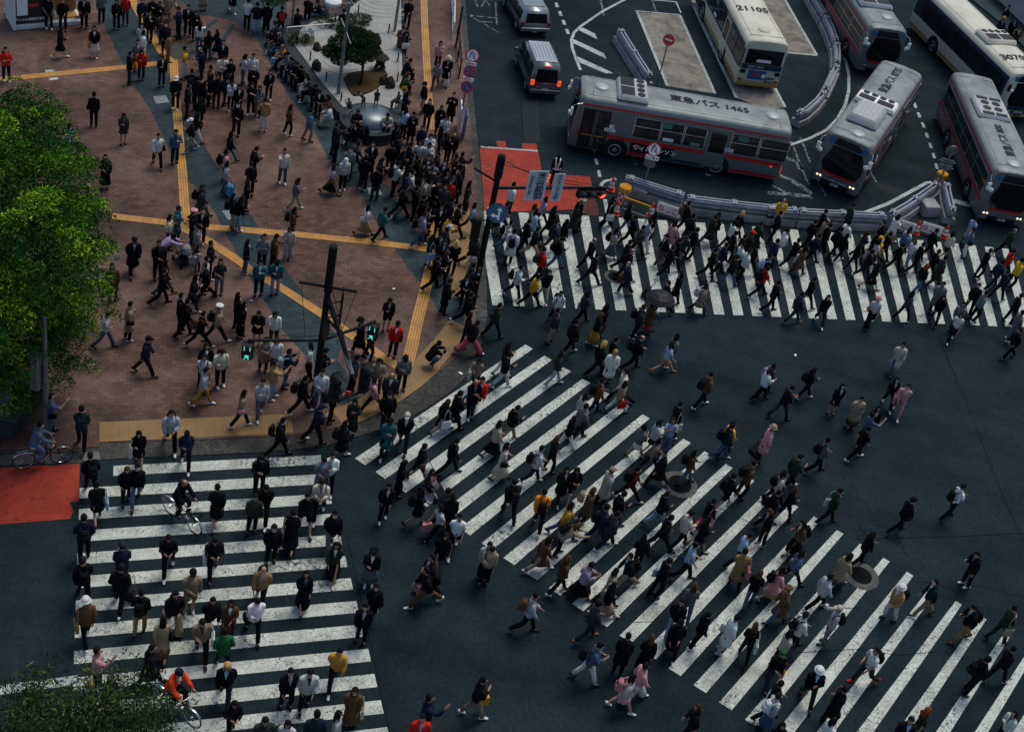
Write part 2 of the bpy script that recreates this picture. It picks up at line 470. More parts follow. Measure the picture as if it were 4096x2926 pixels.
wd = bpy.data.worlds.new('World'); SC.world = wd; wd.use_nodes = True
wn = wd.node_tree
sky = wn.nodes.new('ShaderNodeTexSky'); sky.sky_type = 'NISHITA'; sky.sun_disc = False
SUN_EL, SUN_AZ = R(66), R(25)
sky.sun_elevation = SUN_EL; sky.sun_rotation = SUN_AZ; sky.air_density = 1.0; sky.dust_density = 1.5
wn.links.new(sky.outputs[0], wn.nodes['Background'].inputs[0]); wn.nodes['Background'].inputs[1].default_value = .085
sl = bpy.data.lights.new('sun', 'SUN'); so = bpy.data.objects.new('sun', sl); COL.objects.link(so)
sl.energy = 1.5; sl.angle = R(28); sl.color = (1.0, .93, .82)
d_ = Vector((math.sin(SUN_AZ) * math.cos(SUN_EL), math.cos(SUN_AZ) * math.cos(SUN_EL), math.sin(SUN_EL)))
so.rotation_euler = d_.to_track_quat('Z', 'Y').to_euler()
SC.view_settings.view_transform = 'Standard'; SC.view_settings.look = 'None'; SC.view_settings.exposure = 0.56; SC.view_settings.gamma = 1.0

# ================================================================ ground
g = MB(); g.quad((-400, -100, 0), (400, -100, 0), (400, 700, 0), (-400, 700, 0)); tag(g.build('road', M['asphalt']), kind='structure')

KERB = [(-17.49,28.49),(-15.28,29.42),(-13.02,30.26),(-12.35,30.12),(-11.45,30.52),(-10.07,31.08),(-8.3,31.8),(-7.32,32.22)] + [(-6.98,32.36),(-5.83,32.97),(-5.02,33.67),(-4.54,34.09),(-3.68,34.99),(-3.0,35.85),(-2.36,36.99),(-1.9,38.11),(-1.68,38.94)] + [(-1.72,40.18),(-1.79,41.6),(-2.13,43.48),(-3.11,48.47)] + [(-3.57,50.54),(-4.37,53.97),(-5.5,58.77),(-6.85,64.63),(-7.92,69.46),(-10.17,80.71),(-23.86,71.78)] + [(-35.87,63.96),(-31.38,55.47)]
b = MB(); b.prism(KERB, -.05, .035); tag(b.build('kerb', M['granite_kerb'], None), kind='structure')
PLAZA = [(-17.57,28.63),(-15.33,29.53),(-13.33,30.29),(-12.6,30.63),(-12.69,30.88),(-10.3,31.71),(-7.52,32.87)] + [(-7.01,33.07),(-6.09,33.6),(-5.54,34.06),(-4.75,34.97),(-3.93,36.07),(-3.3,37.23),(-2.82,38.2)] + [(-2.36,39.21),(-2.16,40.16),(-2.19,41.22),(-2.39,42.56),(-3.12,46.57),(-3.72,50.19)] + [(-3.8,50.44),(-4.63,53.85),(-5.76,58.64),(-7.08,64.51),(-8.14,69.33),(-10.43,80.54),(-23.86,71.78)] + [(-35.87,63.96),(-31.38,55.47)]
b = MB(); b.prism(PLAZA, .0, .06); tag(b.build('plaza_pavement', M['brown_brick']), kind='structure')
b = MB(); b.prism([(-17.32,28.17),(-15.07,29.0),(-12.9,29.84),(-12.35,30.12),(-13.02,30.26),(-15.28,29.42),(-17.49,28.49)], None, .008); tag(b.build('gutter', M['gutter_concrete']), kind='structure')
b = MB(); b.prism([(-13.02,30.23),(-12.52,30.43),(-12.36,30.12),(-12.81,29.9)], None, .045); tag(b.build('kerb_slab', M['pale_slab']), kind='structure')

# slate coloured paving bands
S1 = [(-27.15,62.52),(-24.79,59.21),(-23.28,56.75),(-21.93,54.79),(-20.14,52.33),(-18.56,50.42),(-16.75,47.81),(-15.48,46.07)] + [(-14.68,45.57),(-13.67,44.42),(-12.72,43.11),(-11.56,41.55),(-10.54,40.17),(-9.65,39.13)] + [(-8.99,38.26),(-7.93,37.3),(-7.11,36.62)] + [(-6.58,35.96),(-5.81,35.05),(-5.33,35.54),(-6.08,36.74),(-6.57,37.25)] + [(-6.63,38.13),(-7.72,39.42),(-8.5,40.19),(-9.55,41.37),(-10.7,42.74),(-11.71,44.07)] + [(-12.74,45.28),(-13.76,46.47)] + [(-14.21,47.03),(-15.45,48.62),(-16.83,50.36),(-18.08,52.16),(-20.01,55.54),(-22.02,58.57),(-23.29,60.07),(-25.4,63.57)]
S2 = [(-12.97,53.72),(-12.08,52.63),(-10.87,50.74),(-9.87,49.08),(-9.17,48.08)] + [(-8.72,48.4),(-8.03,47.32),(-7.0,45.69),(-6.14,44.61),(-5.2,43.35),(-4.42,42.5),(-3.64,41.29),(-3.17,40.85),(-2.62,40.98),(-2.7,42.44),(-3.23,42.64),(-4.04,44.24),(-4.98,45.35),(-5.91,46.52),(-6.68,47.61),(-7.47,48.95)] + [(-8.32,49.36),(-9.44,51.18),(-10.53,52.79),(-11.19,53.75)]
S3 = [(-22.27,65.45),(-20.28,59.97),(-18.24,60.36),(-16.5,59.02),(-15.03,56.68),(-13.4,54.23),(-12.11,52.73),(-11.17,53.65),(-13.26,57.59),(-16.1,62.59),(-17.78,68.15)]
S4 = [(-22.63,65.23),(-21.19,60.95),(-19.55,60.23),(-18.03,60.19),(-16.79,60.58),(-18.91,67.47)]
for k_, P_ in enumerate((S1, S2, S3, S4)):
  b = MB(); b.prism(P_, None, .0622 + .0014 * k_); tag(b.build('paving_band', M['slate_brick']), kind='structure')
# pinwheel of dark joints and the pale flower set in the paving
b = MB()
for a, c in [[(-20.34,55.1),(-19.86,60.06)],[(-19.13,58.03),(-18.88,59.94)],[(-17.9,56.24),(-17.98,59.85)]]: b.strip([a, c], .22, .068)
tag(b.build('paving_joint', M['slate_brick']), kind='structure')
b = MB(); cx, cy = (-19.09,56.15)
for k in range(5):
  a = k * 2 * math.pi / 5 + .4; b.lathe([(.42, 0), (.41, .006), (.0, .008)], 18, c=(cx + .38 * math.cos(a), cy + .38 * math.sin(a), .068 + k * .0012), caps=False)
tag(b.build('paving_flower', M['gutter_concrete']), kind='structure')

# tactile paving
def tac(pts, w, z=.069, dots=False):
  b = MB(); b.strip(pts, w, z); tag(b.build('tactile_strip', M['tactile_dots' if dots else 'tactile_bars']), kind='structure')
tac([(-26.48,49.26),(-25.27,50.12),(-23.26,51.74),(-21.06,53.49),(-19.39,54.92)], .38)
tac([(-24.35,61.77),(-22.94,59.52),(-21.37,57.37),(-20.07,55.63),(-19.33,54.98)], .38, .0705)
tac([(-19.33,55.17),(-19.16,54.75),(-18.02,51.96),(-16.72,48.88),(-15.53,46.05)] + [(-14.28,42.99),(-14.09,42.54)], .38, .072)
tac([(-17.05,42.43),(-14.98,42.84),(-13.56,43.13)] + [(-11.86,43.58),(-9.63,44.14),(-7.31,44.66),(-4.73,45.14)], .38, .0735)
tac([(-14.17,42.68),(-13.12,42.3),(-11.47,41.42)] + [(-11.06,41.13),(-9.4,40.39),(-7.74,39.52),(-6.59,38.84),(-5.14,38.0),(-4.37,37.62)], .38, .075)
tac([(-5.07,47.63),(-4.62,45.06),(-4.46,42.9),(-4.33,40.63),(-4.19,38.82),(-4.14,37.8)], .46, .0765)
tac([(-10.24,69.14),(-9.32,65.12),(-8.33,60.95),(-7.63,58.09),(-6.73,54.36)], .38)
tac([(-12.85,31.23),(-10.49,32.22),(-7.68,33.4)] + [(-7.18,33.62)], .92, .069, True)
tac([(-5.79,34.36),(-5.31,34.81),(-4.82,35.43),(-4.28,36.24),(-3.81,37.12),(-3.46,37.97)] + [(-3.37,38.41),(-3.06,39.38),(-2.85,40.2),(-2.73,40.82)], .95, .0705, True)
tac([(-4.26,48.56),(-3.98,47.15),(-3.64,45.46),(-3.37,43.83),(-3.18,42.5)], (.95, 1.05, .95, .6, .35), .072, True)

# crossings
b = MB()
for q in [[(-11.89,30.03),(-5.87,32.55),(-5.71,32.16),(-11.73,29.63)],[(-12.47,28.85),(-5.50,31.77),(-5.33,31.37),(-12.31,28.45)],[(-12.15,28.05),(-5.12,30.99),(-4.95,30.59),(-11.98,27.65)],[(-11.82,27.25),(-4.75,30.21),(-4.57,29.81),(-11.66,26.85)],[(-11.50,26.44),(-4.37,29.43),(-4.20,29.03),(-11.33,26.05)],[(-11.18,25.64),(-4.00,28.64),(-3.82,28.25),(-11.01,25.25)],[(-10.85,24.84),(-3.62,27.86),(-3.44,27.46),(-10.69,24.45)],[(-10.53,24.04),(-3.24,27.08),(-3.07,26.68),(-10.36,23.65)],[(-10.21,23.24),(-2.87,26.30),(-2.69,25.90),(-10.04,22.85)],[(-9.88,22.44),(-2.49,25.52),(-2.31,25.12),(-9.72,22.05)],[(-9.56,21.64),(-2.12,24.74),(-1.93,24.34),(-9.39,21.25)],[(-9.24,20.84),(-1.74,23.95),(-1.56,23.56),(-9.07,20.45)],[(-8.91,20.04),(-1.37,23.17),(-1.18,22.77),(-8.74,19.65)],[(-8.59,19.23),(-0.99,22.39),(-0.80,21.99),(-8.42,18.85)],[(-8.27,18.43),(-0.62,21.61),(-0.43,21.21),(-8.10,18.05)],[(-4.75,32.76),(-0.11,40.64),(0.21,40.49),(-4.36,32.56)],[(-3.96,32.37),(0.68,40.25),(1.00,40.10),(-3.57,32.17)],[(-3.17,31.97),(1.48,39.85),(1.79,39.70),(-2.79,31.78)],[(-2.38,31.58),(2.27,39.45),(2.58,39.31),(-2.00,31.39)],[(-1.59,31.19),(3.07,39.06),(3.37,38.92),(-1.21,31.01)],[(-0.80,30.80),(3.86,38.66),(4.15,38.52),(-0.42,30.62)],[(-0.01,30.41),(4.66,38.26),(4.94,38.13),(0.37,30.23)],[(0.77,30.02),(5.45,37.87),(5.73,37.73),(1.16,29.84)],[(1.56,29.63),(6.24,37.47),(6.52,37.34),(1.95,29.45)],[(2.35,29.24),(7.04,37.07),(7.31,36.94),(2.74,29.06)],[(3.14,28.85),(7.83,36.68),(8.09,36.55),(3.52,28.67)],[(3.93,28.46),(8.63,36.28),(8.88,36.15),(4.31,28.28)],[(4.72,28.07),(9.42,35.88),(9.67,35.76),(5.10,27.89)],[(5.50,27.68),(10.22,35.49),(10.46,35.37),(5.89,27.51)],[(6.29,27.29),(11.01,35.09),(11.25,34.97),(6.68,27.12)],[(7.08,26.90),(11.81,34.69),(12.04,34.58),(7.47,26.73)],[(7.87,26.51),(12.60,34.30),(12.82,34.18),(8.26,26.34)],[(8.66,26.12),(13.40,33.90),(13.61,33.79),(9.05,25.95)],[(9.45,25.73),(14.19,33.51),(14.40,33.39),(9.83,25.56)],[(10.24,25.33),(14.98,33.11),(15.19,33.00),(10.62,25.17)],[(11.02,24.94),(15.78,32.71),(15.98,32.61),(11.41,24.78)],[(11.81,24.55),(16.57,32.32),(16.76,32.21),(12.20,24.39)],[(12.60,24.16),(17.37,31.92),(17.55,31.82),(12.99,24.01)],[(13.39,23.77),(18.16,31.52),(18.34,31.42),(13.78,23.62)],[(14.18,23.38),(18.96,31.13),(19.13,31.03),(14.57,23.23)],[(14.97,22.99),(19.75,30.73),(19.92,30.63),(15.36,22.84)],[(-1.73,42.55),(-3.46,48.75),(-3.03,48.92),(-1.30,42.72)],[(-0.92,42.81),(-2.59,49.05),(-2.16,49.22),(-0.49,42.97)],[(-0.12,43.06),(-1.73,49.35),(-1.30,49.51),(0.31,43.22)],[(0.69,43.31),(-0.86,49.65),(-0.43,49.80),(1.12,43.47)],[(1.50,43.57),(0.00,49.94),(0.43,50.09),(1.92,43.73)],[(2.30,43.82),(0.87,50.22),(1.30,50.38),(2.73,43.98)],[(3.11,44.08),(1.74,50.50),(2.17,50.66),(3.54,44.23)],[(3.92,44.33),(2.61,50.78),(3.03,50.94),(4.34,44.48)],[(4.72,44.58),(3.47,51.06),(3.90,51.21),(5.15,44.74)],[(5.53,44.84),(4.34,51.33),(4.77,51.48),(5.96,44.99)],[(6.33,45.09),(5.21,51.60),(5.63,51.75),(6.76,45.24)],[(7.14,45.35),(6.07,51.87),(6.50,52.01),(7.57,45.49)],[(7.95,45.60),(6.94,52.13),(7.37,52.27),(8.37,45.75)],[(8.75,45.85),(7.81,52.39),(8.24,52.53),(9.18,46.00)],[(9.56,46.11),(8.68,52.64),(9.10,52.79),(9.99,46.25)],[(10.37,46.36),(9.55,52.89),(9.97,53.04),(10.79,46.50)],[(11.17,46.62),(10.41,53.14),(10.84,53.28),(11.60,46.76)],[(11.98,46.87),(11.28,53.39),(11.71,53.52),(12.40,47.01)],[(12.79,47.12),(12.15,53.63),(12.58,53.76),(13.21,47.26)],[(13.59,47.38),(13.02,53.86),(13.45,54.00),(14.02,47.51)],[(14.40,47.63),(13.89,54.10),(14.31,54.23),(14.82,47.77)],[(15.21,47.88),(14.76,54.33),(15.18,54.46),(15.63,48.02)],[(16.01,48.14),(15.63,54.56),(16.05,54.69),(16.44,48.27)],[(16.82,48.39),(16.50,54.78),(16.92,54.91),(17.24,48.52)],[(17.62,48.65),(17.37,55.00),(17.79,55.13),(18.05,48.78)],[(18.43,48.90),(18.24,55.22),(18.66,55.34),(18.85,49.03)],[(19.24,49.15),(19.11,55.43),(19.53,55.55),(19.66,49.28)],[(20.04,49.41),(19.98,55.64),(20.40,55.76),(20.47,49.53)],[(20.85,49.66),(20.85,55.84),(21.27,55.97),(21.27,49.78)]]:
  P = [Vector((x, y, .004)) for x, y in q]
  n = max(2, int((P[1] - P[0]).length / .5))
  for k in range(n):
    a0, a1 = k / n, (k + 1) / n
    b.quad(P[0].lerp(P[1], a0), P[0].lerp(P[1], a1), P[3].lerp(P[2], a1), P[3].lerp(P[2], a0))
tag(b.build('crossing_stripes', M['zebra_paint']), kind='structure')

# red lanes
paint('faded_red', (.11, .03, .022), wear=1, crack=.03, cover=.55)
b = MB(); b.prism([(-17.23,27.99),(-15.02,28.89),(-12.89,29.82),(-12.28,28.34),(-12.52,28.23),(-12.26,27.91),(-12.24,27.61),(-13.1,27.23),(-14.02,26.82),(-16.11,25.9)], None, .0045)
b.prism([(-4.28,53.88),(-1.63,54.78),(-1.18,52.96),(1.0,53.63),(1.16,52.94)] + [(1.19,52.66),(0.82,50.74),(-1.75,49.42),(-3.18,48.92)] + [(-3.66,51.12)], None, .0045)
b.prism([(-3.65,54.82),(-3.24,54.98),(-3.07,54.39),(-3.48,54.24)], None, .0045)
b.prism([(-2.46,55.15),(-1.81,55.41),(-1.65,54.84),(-2.34,54.61)], None, .0045)
tag(b.build('red_lane', M['red_lane']), kind='structure')
b = MB(); b.prism([(0.83,50.72),(0.61,51.88),(1.16,52.75),(1.72,50.91),(1.7,50.6),(1.3,50.43)], None, .0035); tag(b.build('worn_red_patch', M['faded_red']), kind='structure')

# road lines
b = MB(); Zl = .0075
def ln(t, w, *pts): b.strip([(x, y) for x, y in pts], w, Zl)
ln('', .16, *[(1.26,74.7),(0.86,73.77),(-0.25,71.46),(-1.18,69.02),(-1.47,67.99),(-1.51,67.04),(-1.34,66.06),(-1.0,64.91),(-0.63,63.8)])
for q in [[(-1.35,68.45),(-1.08,68.83),(-0.35,68.44),(-0.15,67.81)],[(-1.45,67.19),(-1.41,66.7),(0.57,65.75),(0.37,66.33)],[(-1.06,65.28),(-0.87,64.65),(0.73,64.07),(1.1,64.32)],[(-3.0,71.15),(-2.83,71.24),(-2.68,70.71),(-2.85,70.61)],[(-2.66,70.16),(-2.49,70.26),(-2.34,69.7),(-2.51,69.61)],[(-2.33,69.15),(-2.16,69.24),(-2.02,68.69),(-2.17,68.61)],[(-2.0,68.13),(-1.84,68.22),(-1.67,67.68),(-1.85,67.58)],[(-3.35,72.16),(-3.18,72.25),(-3.02,71.7),(-3.19,71.61)],[(0.8,56.31),(0.94,56.37),(1.06,55.86),(0.91,55.81)],[(1.02,55.31),(1.16,55.37),(1.29,54.83),(1.14,54.78)],[(1.26,54.32),(1.4,54.38),(1.52,53.84),(1.37,53.79)],[(6.32,56.64),(6.46,56.68),(6.65,56.25),(6.39,56.13)]]:
  b.prism(q, None, Zl)
for q in [[(17.75,69.15),(17.93,69.2),(17.98,68.65),(17.8,68.56)],[(17.88,68.07),(18.05,68.12),(18.11,67.59),(17.92,67.5)],[(18.01,66.99),(18.16,67.03),(18.23,66.49),(18.05,66.4)],[(18.12,65.91),(18.27,65.95),(18.31,65.39),(18.13,65.31)],[(18.2,64.83),(18.35,64.87),(18.4,64.32),(18.22,64.24)],[(18.27,63.77),(18.42,63.82),(18.46,63.28),(18.28,63.2)],[(18.3,62.71),(18.45,62.75),(18.47,62.2),(18.31,62.13)],[(18.29,61.62),(18.44,61.67),(18.44,61.16),(18.28,61.09)]]:
  b.prism(q, None, Zl)
ln('', .17, *[(13.78,74.3),(14.11,72.61),(14.19,70.78),(14.08,68.78),(13.78,66.92),(13.26,65.08),(12.6,63.57),(11.65,62.22),(10.58,61.03)])
ln('', .10, *[(1.61,72.63),(4.26,73.51)]); ln('', .16, *[(1.71,72.6),(4.02,64.3)]); ln('', .16, *[(4.23,73.4),(6.59,64.7)])
ln('', .16, *[(4.9,75.35),(7.74,64.81)]); ln('', .16, *[(4.83,75.27),(5.48,75.6)])
ln('', .16, *[(10.56,79.46),(11.46,75.92),(12.38,72.42)]); ln('', .12, *[(10.69,71.81),(12.4,72.35)])
ln('', .14, *[(9.74,67.48),(10.41,65.06)])
ln('', .10, *[(2.58,74.71),(3.95,75.2)]); ln('', .10, *[(3.89,75.17),(4.26,73.8)])
ln('', .20, *[(14.2,56.19),(15.44,57.53),(16.46,58.87),(17.31,60.0),(17.67,60.49),(17.94,60.65)])
ln('', .42, *[(18.63,59.31),(19.76,59.23)]); ln('', .42, *[(21.97,59.16),(22.8,58.96)])
ln('', .16, *[(1.59,52.93),(1.59,53.27),(1.73,53.57),(2.21,53.97)]); ln('', .18, *[(1.87,52.02),(2.11,50.79)])
tag(b.build('road_lines', M['line_paint']), kind='structure')
b = MB(); Zl = .0062
ln('', .12, *[(-0.55,73.14),(-0.3,72.08),(-0.09,70.91)]); ln('', .12, *[(2.46,74.67),(2.8,73.16)])
for l in [[(-7.24,67.08),(-5.81,67.49)],[(-7.23,67.09),(-5.35,65.86)],[(-6.15,69.45),(-5.63,66.75)],[(-6.67,66.57),(-5.92,66.9)],[(-7.35,69.36),(-6.97,68.3)],[(-6.79,68.43),(-6.73,69.38)],[(-6.73,69.63),(-6.39,68.79)],[(-7.05,69.61),(-6.62,69.35)]]: ln('', .10, *l)
ln('', .12, *[(11.17,62.12),(11.61,59.73)]); ln('', .13, *[(10.68,61.45),(11.19,58.88),(11.51,57.41)])
ln('', .30, *[(10.34,59.69),(10.95,59.43),(11.12,58.85)]); ln('', .34, *[(10.01,57.77),(10.67,57.55),(11.61,56.78)])
ln('', .30, *[(9.43,55.87),(10.47,56.22),(11.6,56.47)]); ln('', .15, *[(9.61,56.71),(10.29,56.34)]); ln('', .12, *[(11.9,58.18),(12.33,56.84)])
ln('', .12, *[(2.81,56.42),(3.02,55.59)]); ln('', .12, *[(14.63,60.37),(15.02,59.31)])
ln('', .3, *[(18.61,58.84),(18.82,58.04)])
tag(b.build('faded_lines', M['faded_paint']), kind='structure')
b = MB(); Zl = .0068
ln('', .12, *[(-4.24,53.98),(-1.64,54.8)])
ln('', .30, *[(-12.81,20.97),(-10.69,21.97),(-9.75,22.4)])
tag(b.build('stop_line', M['line_paint']), kind='structure')
b = MB(); b.prism([(1.72,72.56),(4.23,73.4),(6.59,64.7),(4.03,64.3)], None, .004)
b.prism([(4.94,75.3),(7.74,64.81),(9.32,64.33)] + [(10.41,64.99),(9.74,67.48),(10.69,71.81),(12.38,72.42),(10.54,79.45),(8.44,81.88)] + [(3.96,79.24)], None, .004)
tag(b.build('bus_bay_slab', M['bay_concrete']), kind='structure')

# manholes and covers in the road
def manhole(c, r, rr, z, dark=True):
  b = MB(); b.lathe([(rr, 0), (rr * .99, .006), (r, .0065), (r * .985, .003)], 36, c=(c[0], c[1], z), m=0, caps=False)
  b.lathe([(r * .985, .003), (r * .9, .005), (0, .0055)], 36, c=(c[0], c[1], z), m=1, caps=False)
  tag(b.build('manhole', [M['manhole_ring'], M['manhole_iron']]), kind='structure')
manhole((6.22,35.11), .43, .64, .005); manhole((12.55,32.85), .38, .62, .005); manhole((2.87,46.32), .30, .46, .005)
b = MB(); b.prism([(-2.2,41.96),(-1.86,42.05),(-1.78,41.7),(-2.11,41.57)], None, .05); tag(b.build('drain_grate', M['drain_grate']), kind='structure')
b = MB(); b.prism([(-18.94,51.64),(-18.49,51.99),(-18.14,51.48),(-18.59,51.09)], None, .07); b.prism([(-8.28,48.44),(-7.85,48.73),(-7.55,48.19),(-8.04,47.9)], None, .07); b.prism([(-13.31,44.44),(-13.02,44.59),(-12.59,44.2),(-12.88,43.95)], None, .07)
tag(b.build('steel_cover', M['steel_plate']), kind='structure')
b = MB()
for q in [[(-23.97,51.72),(-23.64,51.91),(-23.56,51.76),(-23.86,51.53)],[(-23.53,51.14),(-23.22,51.38),(-23.12,51.21),(-23.42,50.95)]]: b.prism(q, None, .07)
tag(b.build('white_floor_mark', M['line_paint']), kind='structure')
b = MB()
for q in [[(-15.99,40.03),(-15.8,40.13),(-15.71,39.93),(-15.89,39.85)],[(-16.25,39.85),(-16.14,39.89),(-16.06,39.71),(-16.16,39.67)]]: b.prism(q, None, .07)
tag(b.build('square_cover', M['slate_brick']), kind='structure')
# patches and seams in the asphalt
plain('tar', (.0055, .0065, .007), .9, var=.3, scale=8)
plain('old_asphalt', (.019, .025, .029), .85, var=.25, scale=10, dirt=((.02, .024, .027), .8, .6))
b = MB()
for p in ([(17.01,46.12),(17.48,43.73),(17.79,41.59),(18.07,39.59),(18.39,37.73),(18.74,36.06)], [(-4.16,29.45),(-3.27,27.5),(-2.37,25.49),(-1.64,23.82),(-1.24,22.98)], [(12.37,34.43),(15.66,35.56),(18.85,36.74)], [(10.98,30.99),(12.36,31.39)], [(7.6,34.41),(9.1,33.97)], [(5.05,28.67),(5.69,28.89)], [(7.09,32.42),(7.67,32.09)], [(16.8,47.5),(17.09,45.88),(17.32,44.86)], [(-3.12,59.17),(-2.4,55.23)], [(14.84,59.34),(15.22,57.91)], [(10.22,28.98),(12.26,29.7),(13.56,29.84),(14.91,30.36)]):
  b.strip(p, .022, .0086)
tag(b.build('tar_seams', M['tar']), kind='structure')
b = MB()
for p in ([(-3.05,59.07),(-2.3,59.44),(-1.63,55.59),(-2.4,55.23)], [(14.67,59.5),(16.49,59.15),(16.3,58.38),(14.85,58.66)]):
  b.prism(p, None, .0018)
tag(b.build('asphalt_patches', M['old_asphalt']), kind='structure')
# scraps of litter
LIT = [(-10.45,39.37), (-5.6,42.04), (-8.68,41.11), (-2.18,38.12), (-6.48,33.15), (10.53,43.9)]
for k, (p, wd_, zz, lb) in enumerate(zip(LIT, (.12, .11, .07, .15, .10, .13), (.07, .07, .07, .042, .042, .008), ('white paper scrap on the brown brick above the person in the cropped black jacket', 'white tissue lying on the brown brick beside the person in long black hair', 'tiny white scrap lying on brick near the black signal mast', 'white receipt lying on the granite kerb above the diagonal crossing', 'white crumpled scrap on the granite kerb near the man in navy', 'white paper strip lying on the empty asphalt below the guard rail'))):
  b = MB(); n = 4
  V = [((i / n - .5) * wd_, (j / n - .5) * wd_ * .6, .006 + .012 * random.random()) for j in range(n + 1) for i in range(n + 1)]
  b.add(V, [(j * (n + 1) + i, j * (n + 1) + i + 1, (j + 1) * (n + 1) + i + 1, (j + 1) * (n + 1) + i) for j in range(n) for i in range(n)])
  tag(b.build('paper_scrap', M['paper'], loc=(p[0], p[1], zz), rz=k * .9), lb, 'litter', 'paper scraps on the ground')

